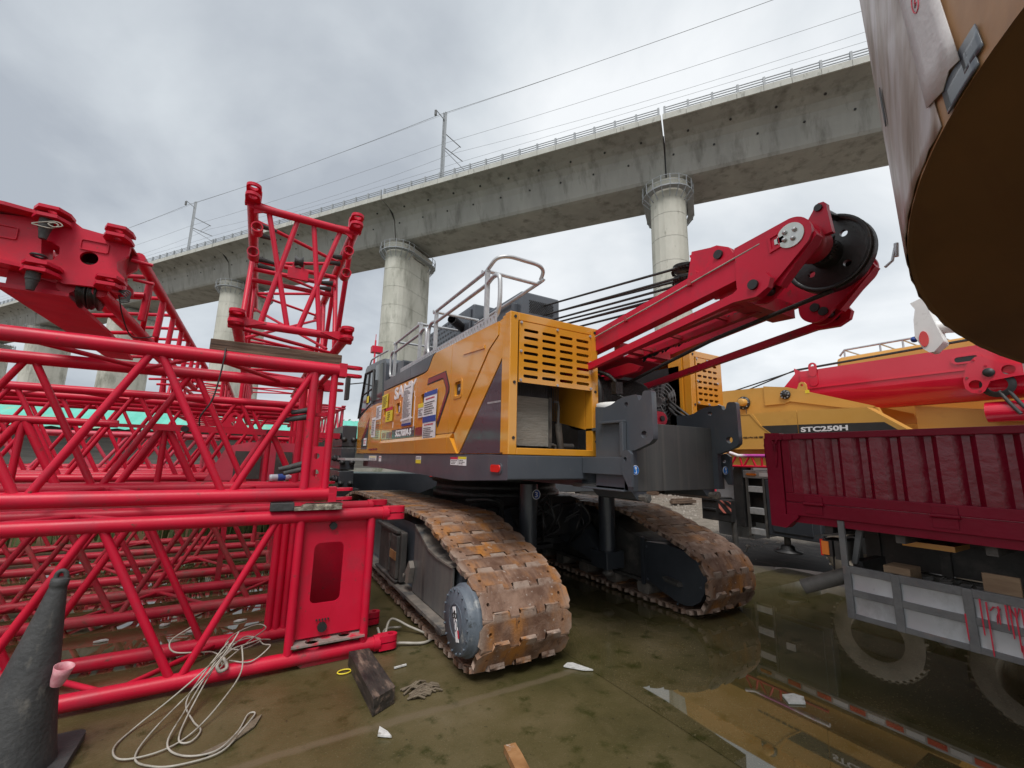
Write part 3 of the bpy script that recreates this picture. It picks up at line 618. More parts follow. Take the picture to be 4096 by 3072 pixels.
# boom head at the upper left, pinned to a second head piece that leaves the frame
Dh = thing('lattice_boom_tip', 'red boom tip with pinned butterfly plate and round hole, upper left of the stack', 'boom head', (-1.2, 4.5, 2.7))
pl = [(-1.49, 3.16), (-1.46, 3.10), (-1.40, 3.09), (-1.355, 3.06), (-1.35, 3.01), (-1.375, 2.96), (-1.43, 2.945), (-1.49, 2.90), (-1.30, 2.80), (-1.27, 2.805), (-1.13, 2.815), (-.985, 2.86), (-.99, 2.92), (-1.035, 2.965), (-1.045, 3.03), (-.99, 3.09), (-.985, 3.17), (-1.02, 3.21), (-1.12, 3.22), (-1.26, 3.235), (-1.31, 3.27), (-1.40, 3.25)]
mb = MB(); mb.plate(pl, [circ(-1.196, 3.02, .05, 20)[::-1]], (0, 4.05, 0), (1, 0, 0), (0, 0, 1), (0, .03, 0)); mb.build('head_plate', RED, Dh); mb = MB(); mb.plate(pl, [], (0, 4.32, 0), (1, 0, 0), (0, 0, 1), (0, .03, 0)); mb.box(-1.28, -1.0, 4.08, 4.32, 3.20, 3.215); mb.box(-1.29, -1.27, 4.08, 4.32, 2.83, 3.2); mb.box(-1.06, -1.045, 4.08, 4.32, 2.86, 3.2); mb.build('head_plate', REDD, Dh)  # closing walls added so the inside of the hole stays dark
mb = MB(); mb.box(-1.26, -1.06, 4.08, 4.32, 2.83, 2.86); mb.build('stiffener', RED, Dh); MB().cyl((-1.27, 4.2, 3.03), (-1.06, 4.2, 3.015), .008, 8).build('inner_rod', CABLE, Dh)
def eye(x0, x1, z, w=.12, y=4.05, t=.024):
    c = (x0 + x1) / 2
    ol = [(x0, -.10), (x0 + .03, -.15), (x1 - .05, -.15), (x1, -.10), (x1, .06), (x0, .06)]
    return ol
def lugp(x0, x1, z, mat, par, name='pin_lug', t=.022):
    mb = MB(); r = .06; L = x1 - x0; c = x0 + L * .52
    ol = [(x0, .03), (x0, -.06), (c - .05, -.14), (c + .05, -.14), (x1, -.06), (x1, .03)]
    mb.plate(ol, [circ(c, -.075, .024, 12)[::-1]], (0, 4.05, z - t / 2), (1, 0, 0), (0, 1, 0), (0, 0, t)); return mb.build(name, mat, par)
for z in (3.25, 3.19, 2.872, 2.815): lugp(-1.13, -.97, z, RED, Dh)
for z in (3.285, 3.225, 2.885, 2.835): lugp(-1.50, -1.31, z, RED, Dh)
mb = MB(); mb.plate(rrect(-1.255, -1.10, 3.075, 3.155, .012, 2), [rrect(-1.249, -1.106, 3.081, 3.149, .01, 2)[::-1]], (0, 4.04, 0), (1, 0, 0), (0, 0, 1), (0, .012, 0)); mb.build('weld_frame', RED, Dh)
for (x, y, z, x2, y2, z2, r) in ((-.985, 4.3, 3.185, -.985, 9.5, 3.185, .042), (-1.12, 4.1, 2.80, -1.12, 9.5, 2.80, .045), (-1.60, 4.35, 3.185, -1.60, 9.5, 3.185, .042), (-1.30, 4.1, 2.80, -1.62, 6.2, 2.80, .05)):
    MB().cyl((x, y, z), (x2, y2, z2), r, 14).build('chord', RED, Dh)
mb = MB()
for i in range(8):
    y = 4.75 + i * .62
    mb.cyl((-.985, y, 3.16), (-1.0, y, 2.78), .026, 9); mb.cyl((-.985, y + .04, 3.16), (-1.1, y + .58, 2.80), .022, 9)
    mb.cyl((-.985, y, 3.185), (-1.6, y + .3, 3.185), .02, 8); mb.cyl((-1.12, y, 2.80), (-1.62, y + .3, 2.80), .02, 8)
mb.cyl((-1.0, 4.72, 3.0), (-1.15, 4.72, 2.98), .026, 9)
mb.build('lacing', RED, Dh)
mb = MB(); mb.prism([(-1.597, 2.735), (-1.28, 2.735), (-1.28, 2.80), (-1.597, 2.86)], (0, 4.12, 0), (1, 0, 0), (0, 0, 1), (0, .02, 0)); mb.prism([(-1.63, 4.08), (-1.27, 4.08), (-1.30, 5.2), (-1.40, 6.6), (-1.63, 6.6)], (0, 0, 2.72), (1, 0, 0), (0, 1, 0), (0, 0, .03)); mb.build('belly_plate', RED, Dh)
mb = MB()
for x in (-1.22, -1.16): mb.lathe([(.02, -.025), (.12, -.025), (.12, -.018), (.09, 0), (.12, .018), (.12, .025), (.02, .025)], (x, 4.2, 2.80), (1, 0, 0), 20)
mb.build('sheave', GREASE, Dh)
for (x, z0, z1) in ((-1.42, 3.215, 3.07), (-1.425, 2.83, 2.70)):
    mb = MB(); mb.cyl((x, 3.975, z0), (x, 3.975, z0 - (z0 - z1) * .45), .036, 14); mb.cyl((x, 3.975, z0 - (z0 - z1) * .45), (x, 3.975, z1), .033, 14, r2=.02); mb.build('drop_pin', RUB, Dh)
mb = MB(); mb.tube([(-1.42 + .035 * math.cos(a), 3.975 + .035 * math.sin(a), 2.945) for a in [i * PI / 8 for i in range(16)]], .009, 6, closed=True); mb.build('rubber_ring', BLK, Dh)
mb = MB(); mb.tube(smooth_pts([(-1.47, 3.93, 3.145), (-1.38, 3.93, 3.14), (-1.34, 3.92, 3.165), (-1.36, 3.92, 3.18), (-1.39, 3.92, 3.165), (-1.36, 3.92, 3.15), (-1.32, 3.92, 3.17), (-1.36, 3.92, 3.19), (-1.47, 3.93, 3.15)], 5), .004, 5); mb.build('tie_wire', CABLE, Dh)
for y, z in ((4.15, 3.10), (4.28, 2.99)): MB().cyl((-.99, y, z), (-.86, y, z - .01), .013, 9).build('step_peg', RED, Dh)
mb = MB()
for i in range(4): mb.tube(smooth_pts([(-1.0, 4.0, 2.80), (-.93 - .01 * i, 3.97, 2.80 - .01 * i), (-.92, 3.97, 2.76 - .012 * i), (-.97, 3.97, 2.74 - .012 * i)], 5), .005, 5)
mb.tube(smooth_pts([(-1.0, 4.05, 2.78), (-.99, 4.2, 2.65), (-.97, 4.4, 2.56), (-.9, 4.5, 2.58), (-.88, 4.6, 2.62)], 6), .005, 5)
mb.build('loose_cable', BLK, Dh)
mb = MB(); mb.box(-1.03, -.96, 3.99, 4.03, 2.78, 2.84); mb.build('cable_clip', RED, Dh)
# the partner head piece on the far left
t = thing('lattice_boom_tip', 'red plated boom piece at the far left edge, pinned to the butterfly plate', 'boom head', (-1.9, 4.3, 2.7))
mb = MB(); mb.plate([(-3.4, 3.25), (-3.4, 2.80), (-1.62, 2.845), (-1.47, 2.86), (-1.37, 2.86), (-1.36, 2.9), (-1.44, 2.95), (-1.46, 3.1), (-1.40, 3.2), (-1.38, 3.255), (-1.48, 3.255), (-1.67, 3.225)], [], (0, 4.075, 0), (1, 0, 0), (0, 0, 1), (0, .2, 0)); mb.build('head_plate', RED, t)
mb = MB(); mb.prism([(-3.4, 3.94), (-1.62, 3.95), (-1.5, 3.98), (-1.38, 3.98), (-1.36, 4.04), (-1.4, 4.3), (-3.4, 4.3)], (0, 0, 3.245), (1, 0, 0), (0, 1, 0), (0, 0, .024)); mb.prism([(-3.4, 3.94), (-1.62, 3.95), (-1.5, 3.98), (-1.36, 3.98), (-1.34, 4.04), (-1.4, 4.3), (-3.4, 4.3)], (0, 0, 2.85), (1, 0, 0), (0, 1, 0), (0, 0, .024)); mb.build('flange', RED, t)
mb = MB(); mb.plate(rrect(-1.75, -1.575, 3.06, 3.15, .01, 2), [rrect(-1.744, -1.581, 3.066, 3.144, .008, 2)[::-1]], (0, 4.065, 0), (1, 0, 0), (0, 0, 1), (0, .012, 0)); mb.build('weld_frame', RED, t)
# more sections lying on top, farther back, pointing away from the camera
section('distant red boom section lying lengthwise on the rear stacks below the perched one', 'Y', 8.6, 15, -.35, .75, 2.52, 3.45, .05, .028, 1.0, 0, RED, 8, False, (0,))
section('slim distant red boom section beyond the boom head chords', 'Y', 10.2, 17, -1.7, -.75, 2.5, 3.2, .045, .026, .9, 0, RED, 8, False, (0,))
# jumble of farther sections across the yard
far = [((-9, -2.2, 12.0, 13.0, .1, 1.1), REDF, 'faded red boom section in the yard beyond the stacks, at left'), ((-4, 1.0, 12.6, 13.6, .1, 1.15), REDD, 'dusty red boom section in the yard beyond the stacks, near the machine cab'),
       ((-8, .6, 14.6, 15.6, .1, 1.1), REDF, 'faded red boom section close to the shed wall'), ((-11, -4, 16.2, 17.2, .1, 1.1), REDD, 'red boom section against the shed wall at far left'),
       ((-5.5, .9, 16.4, 17.4, .1, 1.2), REDD, 'red boom section against the shed wall behind the machine cab'), ((-9, -1, 12.2, 13.1, 1.22, 2.0), REDF, 'faded red boom section raised on another in the yard beyond'),
       ((-3.2, 1.6, 14.8, 15.7, 1.25, 2.1), RED, 'red boom section stacked near the shed, left of the machine cab')]
for (a0, a1, b0, b1, z0, z1), m, lb in far: section(lb, 'X', a0, a1, b0, b1, z0, z1, .055, .035, 1.0, random.random(), m, 7, False)
section('tall faded red frame section standing on trestles near the machine cab', 'Y', 13, 19, 1.0, 2.0, 2.2, 3.0, .05, .03, .9, 0, REDF, 7, False, (0,))
t = thing('counterweight_tray', 'pink red counterweight tray with grey blocks, behind the stacks', 'counterweight', (.3, 7.0, 0))
mb = MB(); mb.plate([(-.55, 1.30), (.62, 1.30), (.60, 1.72), (.45, 1.80), (-.1, 1.80), (-.35, 1.74)], [], (0, 6.75, 0), (1, 0, 0), (0, 0, 1), (0, .05, 0)); mb.build('tray_plate', REDF, t)
mb = MB(); mb.box(-.25, .05, 6.7, 6.745, 1.32, 1.68); mb.box(.22, .42, 6.7, 6.745, 1.32, 1.68); mb.build('block', CHS, t)
for x in (-.3, .45): MB().box(x, x + .06, 6.80, 6.86, .0, 1.3).build('prop', REDD, t)
# --- cone, cup, cable, timber
t = thing('traffic_cone', 'tall scuffed black rubber cone, leaning slightly, at the lower left corner', 'traffic cone', (-.98, 3.42, 0))
cb0, cax = Vector((-.955, 3.42, .03)), Vector((.092, 0, .93)).normalized()
mb = MB(); mb.lathe([(.205, .0), (.203, .03), (.185, .09), (.148, .26), (.106, .48), (.064, .72), (.039, .87), (.036, .885), (.039, .89), (.039, .925), (.03, .93), (.0, .93)], cb0, cax, 36); mb.build('cone_body', RUB, t)
mb = MB(); mb.prism(rrect(-1.22, -.69, 3.15, 3.69, .05), (0, 0, .006), (1, 0, 0), (0, 1, 0), (0, 0, .035)); mb.build('base', RUB, t, .008)
ct = cb0 + cax * .93
mb = MB(); mb.tube(smooth_pts([ct + Vector(p) for p in ((-.023, 0, -.02), (-.018, 0, .02), (0, 0, .035), (.018, 0, .02), (.023, 0, -.02))], 5), .012, 8); mb.build('top_loop', RUB, t)
mb = MB(); mb.lathe([(.026, 0), (.034, .03), (.037, .06), (.043, .095), (.040, .095), (.034, .055), (.023, .005), (0, .004)], (-.785, 3.35, .43), (.22, -.15, .95), 18)
tag(mb.build('plastic_cup', PINK), 'crushed pink and white plastic cup stuck to the black cone', 'cup')
g = thing('cable_tangle', 'tangle of grubby white cable hanging off the lowest red chord into the mud', 'cable', (-.1, 3.7, 0))
loops = [[(.02, 4.05, .32), (-.06, 3.92, .22), (-.2, 3.72, .12), (-.36, 3.5, .03), (-.40, 3.28, .015), (-.30, 3.15, .015), (-.17, 3.10, .015), (.0, 3.12, .015), (.10, 3.30, .015), (.16, 3.44, .015), (.12, 3.45, .015), (.07, 3.28, .015), (-.03, 3.14, .015), (-.18, 3.18, .015), (-.27, 3.34, .02), (-.22, 3.6, .06), (-.10, 3.9, .2), (0, 4.0, .26)],
         [(0, 4.02, .28), (-.12, 3.88, .20), (-.30, 3.75, .09), (-.46, 3.62, .015), (-.52, 3.44, .015), (-.46, 3.30, .015), (-.30, 3.28, .015), (-.17, 3.38, .015), (-.05, 3.55, .06), (.06, 3.78, .14), (.05, 3.98, .24)],
         [(-.04, 4.03, .27), (-.16, 3.90, .14), (-.23, 3.72, .05), (-.17, 3.52, .02), (-.12, 3.40, .015), (-.16, 3.30, .015), (-.22, 3.36, .015), (-.20, 3.6, .04), (-.10, 3.9, .18)],
         [(-.30, 4.25, .34), (-.40, 4.15, .30), (-.36, 4.03, .26), (-.2, 4.0, .24), (-.12, 4.06, .20), (-.05, 4.0, .15), (-.08, 3.93, .13)],
         [(-.05, 4.02, .14), (.04, 4.1, .18), (.12, 4.3, .17), (.22, 4.5, .17), (.15, 4.56, .19), (.0, 4.45, .18), (-.06, 4.25, .17), (.03, 4.12, .17), (.14, 4.2, .16), (.18, 4.32, .15), (.08, 4.4, .16), (.0, 4.24, .17), (-.06, 4.06, .16)],
         [(-.02, 4.0, .15), (.12, 3.96, .13), (.24, 4.05, .18), (.2, 4.2, .15), (.14, 4.34, .16), (.03, 4.3, .17), (-.08, 4.1, .2), (-.06, 3.96, .14)],
         [(-.1, 3.97, .14), (-.02, 4.05, .2), (.08, 4.12, .2), (.17, 4.22, .18), (.25, 4.3, .14)]]
for L_ in loops: MB().tube(smooth_pts(L_, 7), .0052, 6).build('cable_loop', CABLE, g)
MB().tube(smooth_pts([(-.09, 3.95, .15), (-.06, 4.0, .17), (-.03, 3.94, .13), (-.07, 3.92, .12)], 6, True), .012, 6, closed=True).build('cable_knot', CABLE, g)
tag(MB().tube(smooth_pts([(1.13, 4.05, .10), (1.25, 4.3, .14), (1.42, 4.25, .06), (1.55, 4.1, .02)], 7) , .011, 6).tube(smooth_pts([(1.13, 4.0, .05), (1.25, 4.02, .03), (1.45, 3.95, .02), (1.58, 4.02, .02)], 7), .012, 6).tube(smooth_pts([(1.1, 4.2, .12), (1.13, 4.1, .03), (1.2, 4.32, .05), (1.36, 4.34, .04)], 7), .011, 6).build('strap', CABLE), 'pale webbing strap lying between the red section and the left crawler track', 'strap')
mb = MB(); mb.prism([(.795, 3.86), (.95, 3.85), (.975, 3.16), (.81, 3.07)], (0, 0, .005), (1, 0, 0), (0, 1, 0), (0, 0, .10)); tag(mb.build('timber', WOODC, None, .006), 'charred wet timber block poking out under the nearest red section', 'timber')
mb = MB(); mb.prism([(.88, 2.02), (.95, 2.0), (.985, 2.16), (1.0, 2.26), (.93, 2.27)], (0, 0, .004), (1, 0, 0), (0, 1, 0), (0, 0, .04)); o = mb.build('timber', BRN); o.rotation_euler = (0, 0, 0); o.location = (.45, .1, 0); tag(o, 'small broken wood offcut at the bottom edge in the mud', 'wood scrap')
# packing pieces between the stacked sections
mb = MB(); mb.box(.13, .30, 3.93, 4.05, 1.205, 1.268); tag(mb.build('packing_block', RUB, None, .006), 'black rubber block wedged between the two nearest red sections', 'packing block')
random.seed(5)
mb = MB(); ol = [(.30 + i * .045, 3.90 + .02 * random.random()) for i in range(9)] + [(.66 - i * .045, 4.05 + .02 * random.random()) for i in range(9)]
mb.prism(ol, (0, 0, 1.206), (1, 0, 0), (0, 1, 0), (0, 0, .022)); mb.prism([(a, b + .02) for a, b in ol[1:16]], (0, 0, 1.23), (1, 0, 0), (0, 1, 0), (.01, 0, .018))
tag(mb.build('packing_mat', pm('frayed_belting', [(.4, (.12, .10, .075)), (.55, (.36, .33, .27)), (.7, (.42, .33, .12))], .9, scale=14, bump=.5, bscale=60)), 'frayed pale belting pad squeezed between the two nearest red sections', 'packing pad')
mb = MB(); mb.prism([(.28, 4.75), (.6, 4.7), (.62, 4.95), (.3, 5.0)], (0, 0, 1.2), (1, 0, 0), (0, 1, 0), (0, 0, .06)); tag(mb.build('packing_block', WOOD), 'dark wood packer under the far chord of the nearest upper section', 'packing block')
t = thing('plastic_bottle', 'clear plastic bottle with blue label resting on a red chord of the upper section', 'bottle', (.25, 5.0, 1.38))
mb = MB(); mb.lathe([(0, 0), (.032, .0), (.034, .02), (.034, .15), (.03, .17), (.014, .205), (.014, .225), (0, .225)], (.13, 5.0, 1.414), (.97, .2, .02), 16); mb.build('bottle_body', BOT, t)
mb = MB(); mb.lathe([(.035, .07), (.035, .14)], (.13, 5.0, 1.414), (.97, .2, .02), 16); mb.build('bottle_label', BLU, t)
tag(MB().tube(smooth_pts([(-.30, 3.94, 2.40), (-.31, 3.94, 2.25), (-.34, 3.95, 2.05), (-.40, 3.97, 1.92), (-.40, 4.0, 1.85)], 7), .006, 6).tube([(-.30, 3.94, 2.36), (-.30, 3.935, 2.455), (-.30, 4.07, 2.455), (-.30, 4.07, 2.35)], .006, 6).build('electric_cable', BLK), 'thin black cable dangling from the top chord of the nearest upper section', 'cable')
# litter among the sections and on the mud
random.seed(11)
lit = [(-.75, 4.9, .05), (-.35, 5.2, .09), (.02, 5.3, .1), (-.2, 4.75, .08), (-1.0, 5.3, .1), (.3, 5.15, .07), (-.6, 5.5, .1), (-1.3, 5.0, .08), (.1, 4.85, .08), (-1.5, 6.9, .14), (-.3, 6.8, .16), (.2, 6.85, .14), (-.9, 6.7, .12), (-1.9, 7.0, .14)]
for i, (x, y, s) in enumerate(lit):
    k = random.randint(4, 6); a0 = random.random() * 6
    ol = [(x + s * .7 * random.uniform(.4, 1) * math.cos(a0 + 2 * PI * j / k), y + s * random.uniform(.4, 1) * .45 * math.sin(a0 + 2 * PI * j / k)) for j in range(k)]
    mb = MB(); mb.prism(ol, (0, 0, .008), (1, 0, 0), (0, 1, 0), (0, 0, .012)); tag(mb.build('scrap_and_glint', PLA), 'pale plastic scrap floating under the red sections at left', 'scrap', 'plastic scraps under the boom sections')
for ol, lb in (([(2.30, 3.02), (2.36, 3.05), (2.40, 3.03), (2.47, 2.86), (2.40, 2.90)], 'torn white glint of reflected sky, painted just right of the left track'), ([(3.36, 1.85), (3.43, 1.93), (3.52, 1.90), (3.54, 1.84), (3.46, 1.79)], 'cracked white scrap floating in the puddle right of centre'),  # first outline is a white patch standing in for a sky reflection
               ([(.79, 2.85), (.82, 2.93), (.85, 2.86), (.86, 2.80)], 'small white splinter on the mud at bottom centre'), ([(1.10, 3.62), (1.2, 3.63), (1.2, 3.645), (1.1, 3.635)], 'short white stick by the charred timber')):
    mb = MB(); mb.prism(ol, (0, 0, .008), (1, 0, 0), (0, 1, 0), (0, 0, .01)); tag(mb.build('scrap_and_glint', PLA), lb, 'scrap')
mb = MB()
for i in range(26):
    a = random.uniform(-.4, .5); x, y = 1.05 + random.uniform(0, .16), 3.2 + random.uniform(-.06, .1)
    mb.tube([(x, y, .01), (x + .07 * math.cos(a), y + .07 * math.sin(a), .03), (x + .12 * math.cos(a), y + .12 * math.sin(a), .012)], .008, 4)
tag(mb.build('leaf_litter', DIRT), 'dark clump of sodden leaves beside the charred timber', 'leaves', None, 'stuff')
mb = MB(); mb.prism([(-.10, 3.16), (.02, 3.22), (.12, 3.35), (.20, 3.42), (.16, 3.30), (.06, 3.20), (-.04, 3.12)], (0, 0, .006), (1, 0, 0), (0, 1, 0), (0, 0, .008)); tag(mb.build('plastic_bag', DIRT), 'muddy crumpled bag sunk under the cable loops', 'bag')
mb = MB(); mb.tube([(.75 + .05 * math.cos(i * PI / 8), 3.75 + .035 * math.sin(i * PI / 8), .012) for i in range(16)], .005, 5, closed=True); tag(mb.build('rubber_band', YLB), 'small yellow ring on the mud under the nearest red section', 'ring')
# --- shed, wall, weeds, trees far left
t = thing('shed', 'long low shed with a green corrugated roof, behind the red stacks', 'shed', (-4, 25, 0))
mb = MB()
for i in range(70):
    x = -22 + i * .5
    mb.add([(x, 24.2, 2.55), (x + .25, 24.2, 2.60), (x + .5, 24.2, 2.55), (x, 28, 3.75), (x + .25, 28, 3.80), (x + .5, 28, 3.75)], [(0, 1, 4, 3), (1, 2, 5, 4)])
mb.add([(-22, 28, 3.76), (13, 28, 3.76), (13, 32, 2.55), (-22, 32, 2.55)], [(0, 1, 2, 3)]); mb.build('roof', GRN, t)
mb = MB(); mb.box(-21.5, 12.5, 24.9, 25.1, 0, 2.7); mb.box(-21.5, -21.3, 25.1, 31, 0, 2.7); mb.box(12.3, 12.5, 25.1, 31, 0, 2.7); mb.build('wall', SHED, t)
mb = MB(); mb.box(-18, 9, 20.0, 20.2, 0, 1.1)
for i in range(10): mb.box(-18 + i * 3 - .15, -18 + i * 3 + .15, 19.93, 19.998, 0, 1.2)
tag(mb.build('yard_wall', pm('mossy_wall', ((.2, .2, .17), (.34, .33, .29)), .85, scale=2, bump=.2, dirt=((.08, .1, .04), 1.5, .5, .65))), 'low mossy concrete wall behind the red stacks', 'wall')
random.seed(21); mb = MB()
for i in range(900):
    x = random.choice((random.gauss(-.1, .5), random.gauss(1.0, .4), random.uniform(-7, 2))); y = random.uniform(10.3, 11.6); h = random.uniform(.4, 1.35) if x > -1.5 else random.uniform(.3, .9); a = random.uniform(0, 6.28); l = random.uniform(.1, .4); w = random.uniform(.012, .03)
    c, s_ = math.cos(a), math.sin(a)
    mb.add([(x - w * s_, y + w * c, 0), (x + w * s_, y - w * c, 0), (x + l * .35 * c + w * s_, y + l * .35 * s_, h * .7), (x + l * .35 * c - w * s_, y + l * .35 * s_ , h * .7), (x + l * c, y + l * s_, h)], [(0, 1, 2, 3), (3, 2, 4)])
tag(mb.build('weeds', LEAF), 'green reedy weeds growing behind the red stacks', 'weeds', None, 'stuff')
def tree(x, y, h, r, lb):
    t = thing('tree', lb, 'tree', (x, y, 0), 'trees behind the shed')
    mb = MB(); mb.cyl((x, y, 0), (x, y, h * .6), .22, 8, r2=.1)
    for i in range(6):
        a = i * 1.05; mb.cyl((x, y, h * (.4 + .03 * i)), (x + r * .6 * math.cos(a), y + r * .6 * math.sin(a), h * (.62 + .04 * i)), .07, 6, r2=.03)
    mb.build('trunk', BARK, t); mb = MB()
    for i in range(700):
        th, u = random.uniform(0, 6.28), random.uniform(-1, 1); q = random.uniform(.45, 1.05) * (1 + .25 * math.sin(3 * th + x) * math.sin(4 * u))
        px, py, pz = x + r * q * math.cos(th) * math.sqrt(1 - u * u), y + r * q * math.sin(th) * math.sqrt(1 - u * u), h * .68 + h * .34 * q * u
        s = random.uniform(.12, .3); n1_ = Vector((random.gauss(0, 1), random.gauss(0, 1), random.gauss(0, 1))).normalized(); n2_ = n1_.orthogonal().normalized()
        c = Vector((px, py, pz)); mb.add([c - n1_ * s, c + n2_ * s * .6, c + n1_ * s, c - n2_ * s * .6], [(0, 1, 2, 3)])
    mb.build('crown', TREEM, t)
for x, y, h, r, lb in ((4.2, 36, 4.3, 2.2, 'small green tree just left of the machine cab'), (1.5, 38, 4.2, 2.4, 'bushy green tree behind the shed roof, left of the machine cab'), (6.5, 40, 4.6, 2.5, 'green tree mostly behind the machine cab'), (-6, 37, 4.4, 2.6, 'green tree behind the shed under the boom head')): tree(x, y, h, r, lb)
# ------------------------------------------------------------------ crawler crane
K = thing('crawler_crane', 'big amber and dark grey crawler crane with rusty tracks and a red mast', 'crawler crane', (3.37, 6.2, 0))
SX = 1.845; UX, UZ = (0, -1, 0), (0, 0, 1)
def side(poly, x, t, name, mat, parent, bevel=0, holes=None):
    """plate on the crane's left side; outline given as (Y, z); x is its outer face"""
    mb = MB()
    if holes: mb.plate(poly, holes, (x, 0, 0), (0, 1, 0), UZ, (t, 0, 0))
    else: mb.prism(poly, (x, 0, 0), (0, 1, 0), UZ, (t, 0, 0))
    return mb.build(name, mat, parent, bevel)
# --- tracks
def track_path():
    pts = [(9.0, .022), (3.30, .022), (3.13, .055), (3.02, .17), (2.985, .32), (3.0, .47), (3.075, .61), (3.20, .705), (3.40, .775), (3.68, .86), (3.93, .945), (4.18, 1.03), (4.45, 1.065), (5.2, 1.06), (7.6, 1.06), (8.2, 1.03), (8.9, .86), (9.25, .76), (9.42, .62), (9.48, .42), (9.42, .2), (9.25, .06), (9.0, .022)]
    return pts
def resample(pts, n):
    seg = [math.dist(a, b) for a, b in zip(pts, pts[1:])]; L = sum(seg); out = []; acc = 0; i = 0
    for k in range(n):
        d = L * k / n
        while acc + seg[i] < d: acc += seg[i]; i += 1
        t = (d - acc) / seg[i]; out.append((pts[i][0] + (pts[i + 1][0] - pts[i][0]) * t, pts[i][1] + (pts[i + 1][1] - pts[i][1]) * t))
    return out, L
TP, TL = resample(track_path(), 66)
pit = TL / 66
def shoe_mesh():
    h = pit; w = .42
    tab = .05
    ol = [(-w + .03, .016), (-w, .045), (-w, h - .06), (-w + .045, h - .022), (-.32, h - .012), (-.31, h - .012),
          (-.30, h + tab - .012), (-.17, h + tab - .012), (-.16, h - .012), (-.075, h - .012), (-.07, h + tab - .012), (.07, h + tab - .012), (.075, h - .012), (.16, h - .012), (.17, h + tab - .012), (.30, h + tab - .012), (.31, h - .012), (.32, h - .012),
          (w - .045, h - .022), (w, h - .06), (w, .045), (w - .03, .016), (.312, .008), (.308, .052), (.162, .052), (.158, .006), (.082, .006), (.078, .052), (-.078, .052), (-.082, .006), (-.158, .006), (-.162, .052), (-.308, .06), (-.312, .008)]
    mb = MB()
    hol = [circ(-.33, h * .55, .014, 8)[::-1], circ(.33, h * .55, .014, 8)[::-1]]
    mb.plate(ol, hol, (0, 0, 0), (1, 0, 0), (0, 1, 0), (0, 0, -.042))
    for a, b in ((-.30, -.17), (-.07, .07), (.17, .30)): mb.cyl((a + .003, h + .016, -.026), (b - .003, h + .016, -.026), .027, 10)
    for a, b in ((-.157, -.083), (.083, .157), (-.40, -.315), (.315, .40)): mb.cyl((a, .012, -.026), (b, .012, -.026), .025, 10)
    mb.prism([(-.12, -.042), (-.05, -.16), (-.02, -.16), (-.0, -.042)], (0, h * .35, 0), (1, 0, 0), (0, 0, 1), (0, .07, 0)); mb.prism([(.0, -.042), (.02, -.16), (.05, -.16), (.12, -.042)], (0, h * .35, 0), (1, 0, 0), (0, 0, 1), (0, .07, 0))
    mb.box(-w + .02, -.2, .03, h - .03, -.052, -.043); mb.box(.2, w - .02, .03, h - .03, -.052, -.043)
    return mb
shoe0 = None
def make_track(xc, name, sgn):
    global shoe0
    tr = MB()
    P_ = [(3.55, .24), (3.55, .70), (3.9, .70), (4.2, .73), (4.66, .90), (8.0, .90), (8.5, .72), (8.85, .70), (8.85, .24)]
    tr.prism(P_, (xc - .32, 0, 0), (0, 1, 0), UZ, (.64, 0, 0))
    tr.box(xc - .38, xc + .38, 3.6, 8.8, .205, .24)
    part = tr.build(name, GRY if sgn < 0 else CHS, K)
    for i, (y, z) in enumerate(TP):
        y2, z2 = TP[(i + 1) % 66]; d = Vector((0, y2 - y, z2 - z)).normalized()
        jit = random.uniform(-.012, .012)
        out = Vector((0, -d.z, d.y))          # outward normal: the path runs under the machine towards the viewer, then up and back
        xr = d.cross(out)
        M_ = Matrix(((xr.x, d.x, out.x, xc + jit), (xr.y, d.y, out.y, y), (xr.z, d.z, out.z, z), (0, 0, 0, 1)))
        if shoe0 is None: shoe0 = o = shoe_mesh().build('track_shoe', SHOE, part, .004)
        else: o = shoe0.copy(); COL.objects.link(o); o.parent = part
        o.matrix_world = M_
    for y, z, r in ((3.335, .40, .275), (9.1, .41, .30)):
        mb = MB(); mb.lathe([(.0, -.36), (r * .78, -.36), (r * .8, -.34), (r * .8, -.30), (r, -.29), (r, -.10), (r * .8, -.08), (r * .8, .08), (r, .10), (r, .29), (r * .8, .30), (r * .8, .36), (0, .36)], (xc, y, z), (1, 0, 0), 40)
        mb.build('idler_wheel', MUDST, part)
    for i in range(9):
        y = 3.95 + i * .56; MB().cyl((xc - .36, y, .14), (xc + .36, y, .14), .10, 14).build('track_roller', MUDST, part)
    for y in (4.6, 6.2, 7.8): MB().cyl((xc - .2, y, .95), (xc + .2, y, .95), .06, 12).build('carrier_roller', CHS, part)
    return part
tl = make_track(1.94, 'track', -1); tr_ = make_track(4.58, 'track', 1)
